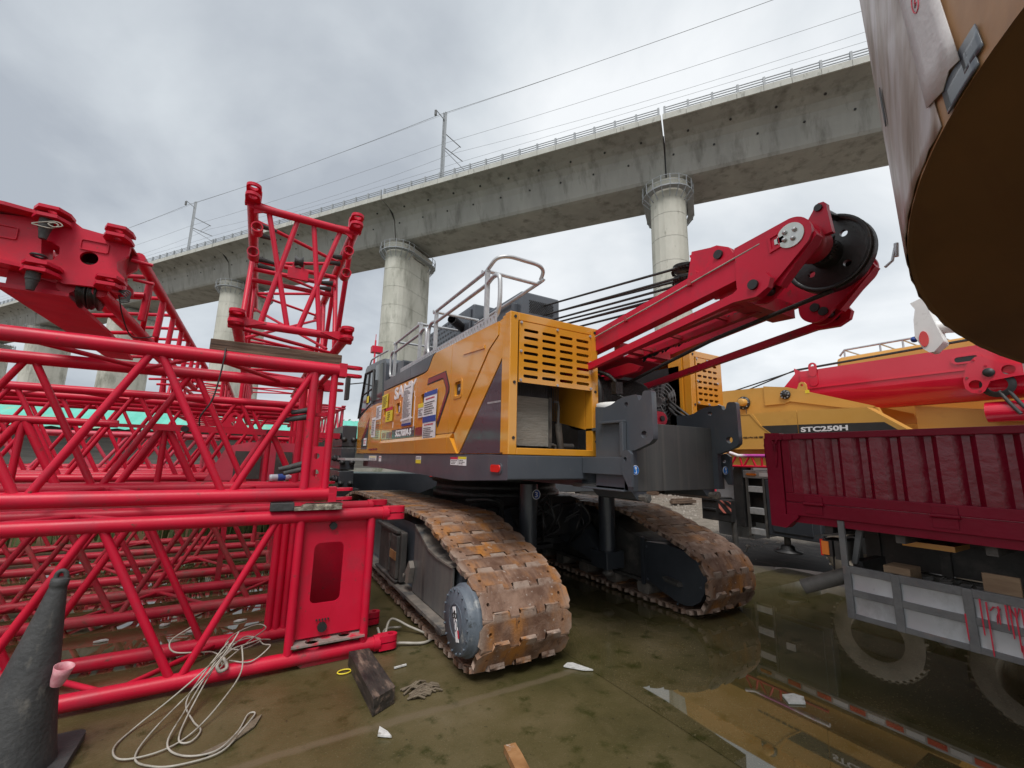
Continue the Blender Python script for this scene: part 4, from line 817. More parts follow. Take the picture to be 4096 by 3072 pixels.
# left track side details
mb = MB(); mb.lathe([(0, 0), (.236, 0), (.24, .008), (.24, .06), (.262, .062), (.262, .10), (.25, .11)], (1.45, 3.265, .41), (1, 0, 0), 40); hubo = mb.build('hub_cover', HUB, tl)
mb = MB(); mb.plate(circ(3.265, .41, .125, 28), [circ(3.265, .41, .115, 28)[::-1]], (1.444, 0, 0), (0, 1, 0), UZ, (.006, 0, 0))
for i in range(18): a = i * PI / 9; mb.cyl((1.450, 3.265 + .222 * math.cos(a), .41 + .222 * math.sin(a)), (1.438, 3.265 + .222 * math.cos(a), .41 + .222 * math.sin(a)), .009, 6)
mb.tube([(1.442, 3.24 + .022 * math.cos(a), .385 + .035 * math.sin(a)) for a in [i * PI / 8 for i in range(16)]], .006, 5, closed=True)
mb.build('hub_bolt', HUB, tl)
mb = MB(); mb.prism([(3.315, .50), (3.265, .515), (3.175, .29), (3.225, .275)], (1.4395, 0, 0), (0, 1, 0), UZ, (.004, 0, 0)); mb.cur = 1; mb.prism([(3.205, .365), (3.185, .37), (3.165, .32), (3.185, .315)], (1.4370, 0, 0), (0, 1, 0), UZ, (.002, 0, 0)); mb.cur = 2
for (y, z) in ((3.285, .445), (3.245, .455)): mb.tube([(1.437, y + .017 * math.cos(a), z + .017 * math.sin(a)) for a in [i * PI / 6 for i in range(12)]], .004, 5, closed=True)
mb.prism([(3.29, .462), (3.262, .462), (3.255, .485), (3.275, .487)], (1.4370, 0, 0), (0, 1, 0), UZ, (.002, 0, 0)); mb.build('warning_sticker', [PAP, RINK, INK], tl)
side([(4.66, .255), (3.60, .255), (3.60, .705), (3.9, .705), (4.2, .735), (4.66, .905)], 1.555, .014, 'side_plate', GRYS, tl)
mb = MB(); mb.box(1.50, 1.569, 4.95, 5.9, .27, .80); mb.box(1.46, 1.50, 5.0, 5.25, .30, .76); mb.box(1.47, 1.50, 5.33, 5.42, .32, .74); mb.box(1.455, 1.50, 5.0, 5.9, .78, .82); mb.box(1.455, 1.50, 5.0, 5.9, .26, .29); mb.build('side_box', CHS, tl, .01)
mb = MB(); mb.box(1.452, 1.4595, 5.0, 5.24, .5, .59); mb.build('rust_plate', BRN, tl)
mb = MB(); mb.prism([(4.82, .38)] + [(4.80 + .06 * math.cos(a), .38 + .06 * math.sin(a)) for a in [R(150 + 20 * i) for i in range(7)]] + [(4.64, .34), (4.60, .5), (4.66, .56)], (1.50, 0, 0), (0, 1, 0), UZ, (.05, 0, 0)); mb.cyl((1.499, 4.80, .385), (1.49, 4.80, .385), .022, 12); mb.build('lifting_eye', MUDST, tl)
mb = MB(); mb.box(1.46, 1.6, 3.55, 8.8, .215, .245); mb.build('ledge', MUDST, tl)
mb = MB()
for y, z in ((4.42, .80), (4.1, .70)): mb.lathe([(0, 0), (.03, 0), (.03, .02), (0, .02)], (1.62, y, z), (0, 0, 1), 12)
mb.prism([(4.64, .91), (4.2, .745), (3.95, .715), (3.6, .71), (3.6, .725), (3.95, .735), (4.2, .77), (4.64, .935)], (1.54, 0, 0), (0, 1, 0), UZ, (.5, 0, 0)); mb.build('top_plate', MUDST, tl)
# right track cover facing the camera
tear = [(3.98, .66), (3.66, .68), (3.45, .66), (3.3, .615), (3.18, .52), (3.13, .41), (3.15, .28), (3.22, .16), (3.32, .09), (3.42, .065), (3.52, .075), (3.75, .14), (3.9, .20), (3.98, .21)]
side([(y * .968, 1.65 + (z - 1.65) * .968) for y, z in tear], 4.165, .12, 'end_cover', GRYB, tr_, .012)
mb = MB(); mb.prism([(3.64, .36), (3.44, .34), (3.42, .30), (3.6, .315)], (4.085, -.1, .01), (0, 1, 0), UZ, (.09, 0, 0)); mb.build('step', CHS, tr_)
mb = MB(); mb.box(4.14, 4.17, 3.86, 3.9, .2, .74); mb.build('cover_rib', GRYB, tr_)
for y, z in ((3.92, .62), (3.2, .33), (3.92, .25), (3.5, .09)): MB().cyl((4.166, y - .1, z + .02), (4.154, y - .1, z + .02), .012, 8).build('cover_bolt', GRY, tr_)
# --- car body, slew ring, jacks
mb = MB(); mb.box(2.35, 4.4, 5.0, 7.5, .62, 1.02); mb.box(2.1, 4.6, 5.25, 5.75, .45, .85); mb.box(2.1, 4.6, 6.8, 7.3, .45, .85); mb.prism([(2.35, 1.02), (4.4, 1.02), (4.1, 1.12), (2.65, 1.12)], (0, 5.2, 0), (1, 0, 0), UZ, (0, 2, 0)); mb.build('car_body', BLK, K, .01)
mb = MB(); mb.lathe([(.0, 0), (1.0, 0), (1.0, .10), (.95, .12), (.95, .2), (1.02, .22), (1.02, .33), (.9, .35), (0, .35)], (3.37, 6.2, 1.08), (0, 0, 1), 48); mb.build('slew_ring', GREASE, K)
for x, num in ((2.80, '3'), (4.02, '2')):
    sg = 1 if x < 3.3 else -1
    mb = MB(); mb.cyl((x, 4.35, .42), (x, 4.35, 1.36), .105, 20); mb.cyl((x, 4.35, .30), (x, 4.35, .42), .08, 16); j = mb.build('jack_leg', GRYB, K)
    mb = MB(); mb.lathe([(0, 0), (.06, .0), (.075, .03), (.06, .06), (0, .06)], (x, 4.35, .21), (0, 0, 1), 16); mb.cyl((x, 4.35, .26), (x, 4.35, .31), .03, 10); mb.build('jack_foot', MUDST, j)
    mb = MB(); mb.prism([(-.03, .33), (.10, .28), (.14, .31), (.14, .52), (.10, .56)], (x, 4.18, 0), (sg, 0, 0), UZ, (0, .34, 0)) if False else mb.box(x - .15, x + .15, 4.2, 4.5, .31, .52); mb.build('jack_cradle', GRYB, j, .01)
    cx_ = x + .06 if num == '3' else x + .07
    mb = MB(); mb.cyl((cx_ - .02, 4.262, 1.245), (cx_ - .021, 4.246, 1.245), .05, 20); mb.cur = 1; mb.plate(circ(cx_ - .02, 1.245, .056, 20), [circ(cx_ - .02, 1.245, .049, 20)[::-1]], (0, 4.243, 0), (1, 0, 0), UZ, (0, .01, 0)); mb.build('number_disc', [BLU, PAP], j)
    text(num, 'number', PAP, j, (cx_ - .04, 4.2425, 1.215), (1, 0, 0), (0, 0, 1), .036, .06)
    mb = MB(); mb.prism([(4.40, .34), (4.40, .52), (4.9, .92), (5.3, .98), (5.3, .55), (4.9, .45)], (x + sg * .02 - .09, 0, 0), (0, 1, 0), UZ, (.18, 0, 0)); mb.prism([(4.75, .80), (4.85, 1.02), (4.95, 1.02), (5.0, .9)], (x - .05, 0, 0), (0, 1, 0), UZ, (.1, 0, 0)); mb.build('jack_arm', GRYB, K)
random.seed(8); mb = MB()
for i in range(14):
    x0, y0 = random.uniform(2.95, 3.75), random.uniform(4.6, 5.1); z0 = random.uniform(.75, 1.1)
    mb.tube(smooth_pts([(x0, y0, z0), (x0 + random.uniform(-.1, .2), y0 - .1, z0 + .1), (x0 + random.uniform(0, .35), y0 - .15, z0 - .12), (x0 + random.uniform(-.1, .3), y0 + .2, z0 - .35)], 6), .018, 7)
for k in range(3): mb.tube(smooth_pts([(2.25 + .05 * k, 4.9, 1.14), (2.45, 4.75 - .05 * k, 1.16), (2.62, 4.7, 1.14 - .03 * k), (2.68, 4.75, .95)], 6), .022, 8)
for (x0, x1, z) in ((2.9, 3.7, .72), (2.9, 3.6, .58), (3.0, 3.6, .50)): mb.box(x0, x1, 4.95, 5.1, z - .03, z + .02)
mb.build('hydraulic_hose', BLK, K)
# --- upper frame (deck) and rear bracket
mb = MB(); mb.prism([(3.2, 1.47), (3.2, 1.682), (9.0, 1.682), (9.0, 1.45), (7.6, 1.45), (5.5, 1.43), (4.3, 1.41)], (SX, 0, 0), (0, 1, 0), UZ, (.9, 0, 0)); mb.build('deck_frame', GRY, K, .012)
mb = MB(); mb.prism([(3.2, 1.47), (3.2, 1.682), (9.0, 1.682), (9.0, 1.45), (5.5, 1.43), (4.3, 1.41)], (3.97, 0, 0), (0, 1, 0), UZ, (.93, 0, 0)); mb.build('deck_frame', GRY, K, .012)
mb = MB(); mb.box(2.74, 3.975, 3.3, 9.0, 1.40, 1.64); mb.build('center_beam', GRY, K)
mb = MB(); mb.prism([(1.3, 1.39), (1.845, 1.41)], (0, 8, 0), (1, 0, 0), UZ, (0, 1, 0)) if False else mb.box(1.42, 1.845, 8.55, 9.4, 1.56, 1.60); mb.build('step_plate', GAL, K)
br = MB(); br.box(2.70, 4.016, 2.655, 2.70, 1.395, 1.985); br.box(2.70, 3.96, 2.70, 3.4, 1.395, 1.43); br.box(2.79, 3.9, 2.70, 3.3, 1.93, 1.96)
bra = br.build('rear_bracket', GRYW, K, .004)
def bprof(n=0):
    return [(3.05, 2.145), (2.92, 2.13), (2.84, 2.145), (2.76, 2.18), (2.68, 2.20), (2.55, 2.205), (2.525, 2.195), (2.52, 2.165), (2.505, 2.15), (2.485, 2.16), (2.475, 2.19), (2.465, 2.215), (2.445, 2.225), (2.39, 2.22), (2.375, 2.205), (2.37, 1.86), (2.375, 1.825), (2.41, 1.795), (2.58, 1.735), (2.60, 1.74), (2.60, 1.40), (3.05, 1.40)]
pl_ = [p for p in bprof()]
for x in (2.70, 3.845):
    mb = MB(); mb.plate(pl_, [circ(2.655, 2.13, .022, 14)[::-1], circ(2.465, 1.865, .032, 16)[::-1]], (x, 0, 0), (0, 1, 0), UZ, (.055, 0, 0)); mb.build('bracket_plate', GRY, bra, .005)
mb = MB()      # recessed box frame and lower beam on the left cheek of the bracket
mb.box(2.655, 2.70, 2.66, 2.96, 1.975, 1.995); mb.box(2.655, 2.70, 2.66, 2.70, 1.69, 1.975); mb.box(2.655, 2.70, 2.66, 3.19, 1.53, 1.68); mb.box(2.64, 2.70, 2.66, 3.19, 1.395, 1.41); mb.build('cheek_frame', GRY, bra, .004)
for x, sg in ((2.64, 1), (3.985, -1)):
    lug = MB(); ol = [(2.56, 1.71), (2.60, 1.74), (2.64, 1.735), (2.665, 1.70), (2.665, 1.55), (2.60, 1.44), (2.56, 1.44)]
    lug.plate(ol, [circ(2.625, 1.665, .018, 12)[::-1]], (x, 0, 0), (0, 1, 0), UZ, (.03, 0, 0)); lg = lug.build('lifting_lug', GRY, bra, .003)
    def disc(xx, yy, zz, r, mat, nm, par, off):
        MB().cyl((xx, yy, zz), (xx, yy - off, zz), r, 24).build(nm, mat, par)
    xd = 2.727 if sg > 0 else 3.952
    y0 = 2.598
    mb = MB(); mb.cyl((xd, y0, 1.575), (xd, y0 - .004, 1.575), .040, 28); mb.cur = 1; mb.cyl((xd, y0 - .004, 1.575), (xd, y0 - .006, 1.575), .036, 28); mb.cur = 0; mb.tube([(xd + .009 * math.cos(a), y0 - .006, 1.592 + .009 * math.sin(a)) for a in [i * PI / 6 for i in range(12)]], .003, 5, closed=True)
    mb.tube([(xd, y0 - .006, 1.583), (xd + .002, y0 - .006, 1.575), (xd + .006, y0 - .006, 1.566)] + [(xd - .003 + .0105 * math.cos(R(a)), y0 - .006, 1.559 + .0105 * math.sin(R(a))) for a in (30, 0, -40, -80, -120, -160)], .0034, 5)
    mb.prism([(xd - .004, 1.588), (xd, 1.598), (xd + .004, 1.588)], (0, y0 - .0075, 0), (1, 0, 0), UZ, (0, .002, 0)); mb.build('hook_sign', [PAP, SGB], bra)
for x in (2.86, 3.80):
    mb = MB(); mb.prism([(-.12, 1.395), (.06, 1.395), (.05, 1.33), (-.0, 1.31), (-.06, 1.33)], (x, 2.66, 0), (1, 0, 0), UZ, (0, .5, 0)); mb.build('pin_block', GRY, bra)
    mb = MB(); mb.cyl((x - .02, 2.66, 1.345), (x - .02, 2.56, 1.345), .028, 6, smooth=False); mb.cyl((x - .02, 2.60, 1.345), (x - .02, 2.57, 1.345), .04, 6, smooth=False); mb.build('bolt', MUDST, bra)
mb = MB(); mb.prism([(-.11 + .09 * math.cos(R(a)), .065 * math.sin(R(a))) for a in range(90, 271, 20)] + [(.0 + .075 * math.cos(R(a)), .065 * math.sin(R(a))) for a in range(-90, 91, 20)], (3.22, 2.72, 2.045), (1, 0, 0), UZ, (0, .05, 0)); mb.build('pendant_eye', RED, K); MB().cyl((3.215, 2.715, 2.045), (3.215, 2.70, 2.045), .026, 16).build('pendant_pin', BLK, K)
# --- engine house, left side
prof_t = lambda y: 2.945 + max(0, min(1, (y - 3.36) / 1.5)) * .035
ytop = [(5.12, 2.98), (5.20, 2.955), (5.27, 2.90), (5.33, 2.835), (5.40, 2.79), (5.50, 2.775), (7.72, 2.80)]
side([(3.36, 1.69), (3.36, 2.945), (3.96, 2.958), (3.96, 1.69)], SX + .03, .02, 'house_skin', YEL, K); MB().box(SX + .05, 2.86, 3.31, 3.96, 2.935, 2.95).build('house_skin', YEL, K)
body = side([(3.96, 1.69), (3.96, 2.958)] + [(4.56, 2.972)] + ytop + [(7.72, 1.69)], SX + .03, .72, 'engine_house', YEL, K)
side([(5.14, 2.985), (5.205, 2.975), (5.285, 2.915), (5.345, 2.85), (5.41, 2.805), (5.50, 2.79), (6.17, 2.80), (6.17, 2.985)], SX + .005, .6, 'upper_panel', GRY, body, .01)
side([(6.18, 2.80), (7.70, 2.815), (7.70, 2.985), (6.18, 2.985)], SX + .005, .6, 'upper_panel', GRY, body, .01)
def diag(z): return 3.62 + (2.70 - z) / .78 * .81     # ridge that runs from the rear top down to the sill
doors = [([(3.43, 2.935), (4.552, 2.962), (4.552, 1.925), (4.44, 1.925), (3.62, 2.70), (3.43, 2.80)], 'rear'), ([(4.562, 2.962)] + [(5.12, 2.972), (5.195, 2.948), (5.262, 2.893), (5.322, 2.828), (5.395, 2.785), (5.50, 2.768), (5.78, 2.768), (5.78, 1.925), (4.562, 1.925)], 'b'),
         ([(5.79, 2.768), (6.985, 2.785), (6.985, 1.925), (5.79, 1.925)], 'c'), ([(6.995, 2.785), (7.70, 2.793), (7.70, 1.925), (6.995, 1.925)], 'd')]
dobj = []
hy = [(4.34, 2.40), (5.50, 2.40), (6.70, 2.40), (7.49, 2.41)]
for (ol, nm), (y, z) in zip(doors, hy):
    hol = rrect(y - .085, y + .085, z - .075, z + .085, .03)[::-1]
    o = side(ol, SX, .03, 'door', YEL, K, .006, [hol]); dobj.append(o)
    mb = MB(); mb.plate(rrect(y - .115, y + .115, z - .105, z + .115, .04), [rrect(y - .085, y + .085, z - .075, z + .085, .03)[::-1]], (SX - .006, 0, 0), (0, 1, 0), UZ, (.006, 0, 0)); mb.build('recess_rim', YEL, o)
    mb = MB(); mb.box(SX + .016, SX + .03, y - .062, y + .062, z - .055, z + .06); mb.build('latch', INK, o)
    mb = MB(); mb.cyl((SX + .016, y - .01, z), (SX + .008, y - .01, z), .02, 12); mb.build('lock', GAL, o)
for a, b in ((3.44 + .99, 4.552), (4.562, 5.72), (5.73, 6.93), (6.94, 7.70)):   # lower flared skirts
    y0 = 4.44 if a < 4.5 else a
    mb = MB(); A_ = [(SX, y0 if y0 != 4.44 else 4.44, 1.915), (SX, b, 1.915), (SX - .022, b, 1.87), (SX - .022, y0 + (.04 if y0 == 4.44 else 0), 1.87), (SX - .012, b, 1.695), (SX - .012, y0 - (.17 if y0 == 4.44 else 0) + (0.02 if y0 == 4.44 else 0), 1.695)]
    mb.add(A_ + [(SX + .03, p[1], p[2]) for p in A_], [(0, 1, 2, 3), (3, 2, 4, 5), (0, 6, 7, 1), (1, 7, 8, 2), (2, 8, 10, 4), (0, 3, 9, 6), (3, 5, 11, 9), (5, 4, 10, 11)]); mb.build('skirt', YEL, body)
side([(3.345, 2.56), (4.25, 1.695), (3.345, 1.695)], SX + .012, .02, 'corner_panel', PURP, body)
mb = MB(); A_ = [(3.345, 2.945), (3.345, 2.58), (4.27, 1.695), (4.42, 1.90), (3.60, 2.70), (3.42, 2.80), (3.42, 2.935)]
mb.prism(A_, (SX + .008, 0, 0), (0, 1, 0), UZ, (.025, 0, 0)); mb.build('rear_band', YEL, body, .004)
side([(4.22, 2.765), (3.70, 2.762), (3.70, 2.728)], SX - .010, .011, 'air_scoop', YEL, body)
# decals
def dec(poly, x, mat, name, par): return side(poly, x, .002, name, mat, par)
dec([(5.34, 2.672), (4.715, 2.672), (4.585, 2.47), (4.585, 2.40), (4.915, 2.0), (4.955, 2.07), (4.70, 2.40), (4.70, 2.46), (4.80, 2.585), (5.37, 2.585)], SX - .003, INK, 'stripe_border', dobj[1])
dec([(5.32, 2.66), (4.73, 2.66), (4.61, 2.465), (4.61, 2.41), (4.905, 2.06), (4.92, 2.10), (4.675, 2.40), (4.675, 2.47), (4.79, 2.60), (5.345, 2.60)], SX - .006, MARP, 'stripe', dobj[1])
dec([(5.44, 2.042), (5.775, 2.045), (5.775, 1.935), (5.44, 1.93)], SX - .003, MARP, 'stripe', dobj[1])
dec([(5.80, 2.07), (6.975, 2.065), (6.975, 1.932), (5.80, 1.93)], SX - .003, PURP, 'stripe', dobj[2])
dec([(7.0, 2.045), (7.32, 2.045), (7.32, 1.945), (7.0, 1.94)], SX - .003, MARP, 'stripe', dobj[3])
for y in (7.40, 7.46, 7.52, 7.58): dec([(y, 2.045), (y + .02, 2.045), (y + .02, 1.955), (y, 1.955)], SX - .003, MARP, 'stripe', dobj[3])
text('SCC1000A-8', 'model_lettering', PAP, dobj[2], (SX - .006, 6.74, 1.945), UX, UZ, .78, .105, .003, .02)
text('SANY', 'maker_lettering', PAP, dobj[2], (SX - .004, 6.96, 2.555), UX, UZ, 1.14, .20, .003, .035)
def paper(y0, y1, z0, z1, name, par, bands, x=SX - .012, mat=PAP, bulge=.01):
    """a sheet taped to the panel, printed with bands and rows of (illegible) print"""
    mb = MB(); n = 6; vs = []; mats = [mat, BLU, INK, RINK, YLB]
    for off in (0, .002):
        for j in range(n + 1):
            for i in range(3): vs.append((x + off - bulge * math.sin(PI * j / n) * (.4 + .6 * (i == 1)), y0 + (y1 - y0) * i / 2, z0 + (z1 - z0) * j / n))
    q = 3 * (n + 1)
    mb.add(vs, [(j * 3 + i, j * 3 + i + 1, (j + 1) * 3 + i + 1, (j + 1) * 3 + i) for j in range(n) for i in range(2)] + [(q + j * 3 + i, q + (j + 1) * 3 + i, q + (j + 1) * 3 + i + 1, q + j * 3 + i + 1) for j in range(n) for i in range(2)])
    def strip(a, b, c, d):              # printed patch following the bend of the sheet
        K_ = max(1, int(abs(d - c) / (z1 - z0) * n * 2)); V_ = []
        for k in range(K_ + 1):
            z = c + (d - c) * k / K_; t = (z - z0) / (z1 - z0)
            for y in (a, b): w_ = 1 - abs(2 * (y - y0) / (y1 - y0) - 1); V_.append((x - bulge * math.sin(PI * t) * (.4 + .6 * w_) - .0012 - .0015 * (bulge > 0), y, z))
        mb.add(V_, [(2 * k, 2 * k + 1, 2 * k + 3, 2 * k + 2) for k in range(K_)])
    for (a, b, m, rows, inset) in bands:
        mb.cur = mats.index(m); H = (b - a) / rows
        for r in range(rows):
            zc = z0 + (z1 - z0) * (a + H * (r + .5)); hh = (z1 - z0) * H * (.5 if rows == 1 and inset == 0 else .22)
            yy = y1 - (y1 - y0) * inset; L_ = (y1 - y0) * (1 - 2 * inset) * (1 if rows < 3 else random.uniform(.55, 1))
            if rows == 1 and inset == 0: strip(yy - L_, (yy - L_ + yy) / 2, zc - hh, zc + hh); strip((yy - L_ + yy) / 2, yy, zc - hh, zc + hh)
            else:
                k = 0
                while k < L_:
                    w_ = random.uniform(.012, .05); strip(yy - min(k + w_, L_), yy - k, zc - hh, zc + hh); k += w_ + .008
    return mb.build(name, mats, par)
random.seed(12)
paper(5.955, 6.42, 2.10, 2.705, 'white_notice', dobj[2], [(.0, .055, BLU, 1, 0), (.90, .95, INK, 1, .2), (.12, .88, INK, 24, .07)])
paper(4.95, 5.43, 1.835, 2.487, 'blue_notice', dobj[1], [(0, .045, BLU, 1, 0), (.385, .505, BLU, 1, 0), (.91, 1.0, BLU, 1, 0), (.82, .89, RINK, 1, .15), (.53, .80, INK, 6, .08), (.31, .37, RINK, 1, .15), (.08, .29, INK, 6, .08)], bulge=.014)
paper(7.33, 7.73, 2.47, 2.715, 'yellow_notice', dobj[3], [(.1, .9, INK, 8, .1)], mat=YLB, bulge=.002)
paper(6.97, 7.42, 2.22, 2.46, 'warning_notice', dobj[3], [(.78, 1.0, RINK, 1, 0), (.1, .7, INK, 4, .3)], mat=YLB, bulge=.002)
paper(5.44, 5.66, 2.17, 2.36, 'small_label', dobj[1], [(.7, 1, YLB, 1, 0), (.1, .6, INK, 4, .1)], bulge=.001)
paper(6.56, 6.62, 2.33, 2.42, 'small_label', dobj[2], [(.1, .9, RINK, 3, .2)], bulge=.001)
random.seed(3); mb = MB()
for (y, z0, z1) in ((6.95, 2.10, 2.2), (5.87, 2.02, 2.5), (5.90, 2.5, 2.58)): mb.box(SX - .004, SX, y - .008, y + .008, z0, z1)
mb.prism([(6.43, 2.20), (6.43, 2.17), (5.85, 2.185), (5.86, 2.205)], (SX - .032, 0, 0), (0, 1, 0), UZ, (.003, 0, 0)); mb.build('tape_scrap', PAP, dobj[2])
mb = MB(); k = 3.37
while k < 3.63: mb.box(SX + .009, SX + .012, k, k + .014, 2.155 + (k - 3.37) * .03, 2.172 + (k - 3.37) * .03); k += .019
mb.build('small_print', GAL, body)
for (y0, y1, z0, z1, bnd) in ((4.255, 4.46, 1.57, 1.655, [(.72, 1, RINK, 1, 0), (.1, .65, INK, 3, .1)]), (4.04, 4.245, 1.57, 1.66, [(.72, 1, YLB, 1, 0), (.1, .65, INK, 3, .1)]), (5.46, 5.67, 1.565, 1.66, [(.0, .5, YLB, 1, 0), (.55, .9, INK, 2, .1)]), (7.9, 8.5, 1.57, 1.655, [(.5, .95, YLB, 1, .1), (.1, .45, INK, 2, .1)]), (7.55, 7.72, 1.56, 1.655, [(.5, .9, RINK, 1, .2)])):
    paper(y0, y1, z0, z1, 'deck_label', K, bnd, SX - .003, PAP, .0)
mb = MB(); mb.prism(rrect(3.315, 3.485, 1.53, 1.595, .028), (SX - .018, 0, 0), (0, 1, 0), UZ, (.018, 0, 0)); lo = mb.build('side_marker', LITE, K, .004); mb = MB(); mb.prism(rrect(3.295, 3.505, 1.515, 1.61, .036), (SX - .008, 0, 0), (0, 1, 0), UZ, (.0085, 0, 0)); mb.build('marker_base', GRY, lo)
# rear grille unit, left and right
def rear_unit(x0, x1, left):
    mb = MB(); w = .085
    mb.box(x0, x0 + w, 3.2, 3.30, 1.684, 2.975); mb.box(x1 - w, x1, 3.2, 3.30, 1.684, 2.975); mb.box(x0 + w, x1 - w, 3.2, 3.30, 2.90, 2.975); mb.box(x0 + w, x1 - w, 3.2, 3.30, 1.684, 1.745)
    u = mb.build('rear_frame', YEL, K, .006)
    mb = MB(); c0 = x0 + w + .008; c1 = x1 - w - .008; W_ = c1 - c0; hol = []
    for i in range(4):
        for j in range(7):
            a = c0 + W_ * (.055 + .24 * i); z = 2.385 + j * .0715
            hol.append(rrect(a, a + W_ * .19, z - .0145, z + .0145, .0143)[::-1])
    mb.plate([(c0, 2.325), (c1, 2.325), (c1, 2.892), (c0, 2.892)], hol, (0, 3.192, 0), (1, 0, 0), UZ, (0, .012, 0)); mb.build('grille', YEL, u)
    mb = MB()
    for (a, z) in ((c0 + .015, 2.88), (c0 + .015, 2.345), ((c0 + c1) / 2, 2.875), ((c0 + c1) / 2, 2.335), (c1 - .015, 2.88), (c1 - .015, 2.345), (c0 + .015, 2.61), (c1 - .015, 2.61)): mb.cyl((a, 3.192, z), (a, 3.180, z), .013, 6, smooth=False)
    mb.build('bolt', GAL, u)
    mb = MB()
    for a in (x0 + .05, x1 - .04):
        for z in (2.93, 2.32, 1.83): mb.cyl((a, 3.2, z), (a, 3.193, z), .014, 10)
    mb.build('screw', INK, u)
    return u
u1 = rear_unit(SX, 2.875, True)
mb = MB(); mb.box(SX + .003, SX + .012, 3.215, 3.35, 1.70, 2.96); mb.build('corner_strip', YEL, u1, .004)
mb = MB(); mb.box(SX + .04, 2.86, 3.86, 3.9, 1.69, 2.95); mb.box(SX + .04, SX + .06, 3.3, 3.86, 1.69, 2.95); mb.build('inner_wall', BLK, u1)
mb = MB(); mb.prism([(3.31, 2.94), (3.31, 1.95), (3.9, 2.08), (3.9, 2.94)], (2.79, 0, 0), (0, 1, 0), UZ, (.015, 0, 0)); mb.build('baffle', YEL, u1)
mb = MB(); mb.box(SX + .06, 2.40, 3.36, 3.42, 1.77, 2.23); rd = mb.build('radiator', RAD, u1); mb = MB(); mb.box(SX + .06, 2.42, 3.43, 3.50, 1.70, 2.9)
for i in range(26): mb.box(SX + .07 + i * .025, SX + .078 + i * .025, 3.425, 3.43, 1.70, 2.9)
mb.build('fin_core', BLK, u1)
mb = MB(); mb.box(2.38, 2.41, 3.345, 3.43, 1.76, 2.24); mb.tube([(2.42, 3.33, 2.20), (2.47, 3.33, 2.20), (2.48, 3.33, 2.15), (2.48, 3.34, 1.98)], .014, 8); mb.cyl((2.48, 3.34, 1.99), (2.53, 3.36, 1.72), .033, 10); mb.tube([(2.40, 3.33, 1.79), (2.44, 3.33, 1.78), (2.44, 3.33, 1.72)], .014, 8); mb.build('pipe', CHS, u1)
mb = MB(); mb.box(2.56, 2.7, 3.4, 3.5, 1.74, 1.80); mb.cyl((2.55, 3.42, 1.78), (2.72, 3.42, 1.78), .03, 10); mb.build('valve', CHS, u1)
u2 = rear_unit(4.32, 4.92, False)
mb = MB(); mb.box(4.88, 4.92, 3.30, 7.6, 1.684, 2.95); mb.box(4.32, 4.88, 3.3, 7.6, 2.93, 2.95); mb.box(4.30, 4.34, 3.31, 3.5, 1.684, 2.93); mb.build('house_panel', YEL, u2)
mb = MB(); mb.box(4.35, 4.87, 4.6, 4.65, 1.7, 2.92); mb.box(4.0, 4.3, 4.9, 7.5, 1.7, 2.9); mb.build('inner_wall', BLK, u2)
fan = MB()
for r in (.06, .10, .14, .18, .22, .255): fan.tube([(4.24, 3.62 + r * math.cos(a), 2.38 + r * math.sin(a)) for a in [i * PI / 16 for i in range(32)]], .004, 5, closed=True)
for i in range(12): a = i * PI / 6; fan.tube([(4.24, 3.62 + .05 * math.cos(a), 2.38 + .05 * math.sin(a)), (4.24, 3.62 + .255 * math.cos(a), 2.38 + .255 * math.sin(a))], .004, 5)
fan.build('fan_guard', BAR, u2)
mb = MB()
for i in range(7):
    a = i * 2 * PI / 7; c, s_ = math.cos(a), math.sin(a)
    mb.add([(4.27, 3.62 + .05 * c - .03 * s_, 2.38 + .05 * s_ + .03 * c), (4.27, 3.62 + .24 * c - .05 * s_, 2.38 + .24 * s_ + .05 * c), (4.29, 3.62 + .24 * c + .04 * s_, 2.38 + .24 * s_ - .04 * c), (4.29, 3.62 + .05 * c + .03 * s_, 2.38 + .05 * s_ - .03 * c)], [(0, 1, 2, 3)])
mb.cyl((4.26, 3.62, 2.38), (4.30, 3.62, 2.38), .06, 14); mb.build('fan_blade', BAR, u2)
mb = MB(); mb.box(4.30, 4.32, 3.35, 4.6, 1.9, 2.8); mb.build('fan_shroud', BLK, u2)
mb = MB()
for k in range(3): mb.tube(smooth_pts([(4.0, 3.3, 2.42 - .06 * k), (4.15, 3.4, 2.38 - .06 * k), (4.25, 3.3, 2.25 - .05 * k), (4.28, 3.15, 2.12)], 6), .016, 7)
mb.build('hose', BLK, u2)
# --- roof: kick plate, rails, engine boxes, exhaust
mb = MB(); hol = []; k = 3.62
while k < 6.86: hol.append(rrect(k, k + .022, 2.998, 3.055, .01, 2)[::-1]); k += .075
mb.plate([(3.58, 2.97), (6.92, 2.985), (6.92, 3.085), (3.58, 3.075)], hol, (1.90, 0, 0), (0, 1, 0), UZ, (.008, 0, 0)); kp = mb.build('kick_plate', GAL, K)
mb = MB(); mb.box(1.91, 2.7, 3.6, 7.6, 2.962, 2.972); mb.build('walkway', GAL, K)
def stanchion(y, flip=1, x=1.95):
    mb = MB(); mb.beam((x, y, 2.98), (x, y, 3.66), .03, .05)
    mb.build('stanchion', GAL, K)
    lp = [(x, y, 3.50), (x, y - .10 * flip, 3.53), (x, y - .20 * flip, 3.53), (x, y - .27 * flip, 3.49), (x, y - .29 * flip, 3.40), (x, y - .29 * flip, 3.22), (x, y - .26 * flip, 3.12), (x, y - .19 * flip, 3.075), (x, y - .02 * flip, 3.06)]
    MB().tube(smooth_pts(lp, 4), .024, 10).build('rail_loop', GAL, K)
for y, f in ((3.90, 1), (5.45, -1), (6.12, 1), (7.50, -1)): stanchion(y, f)
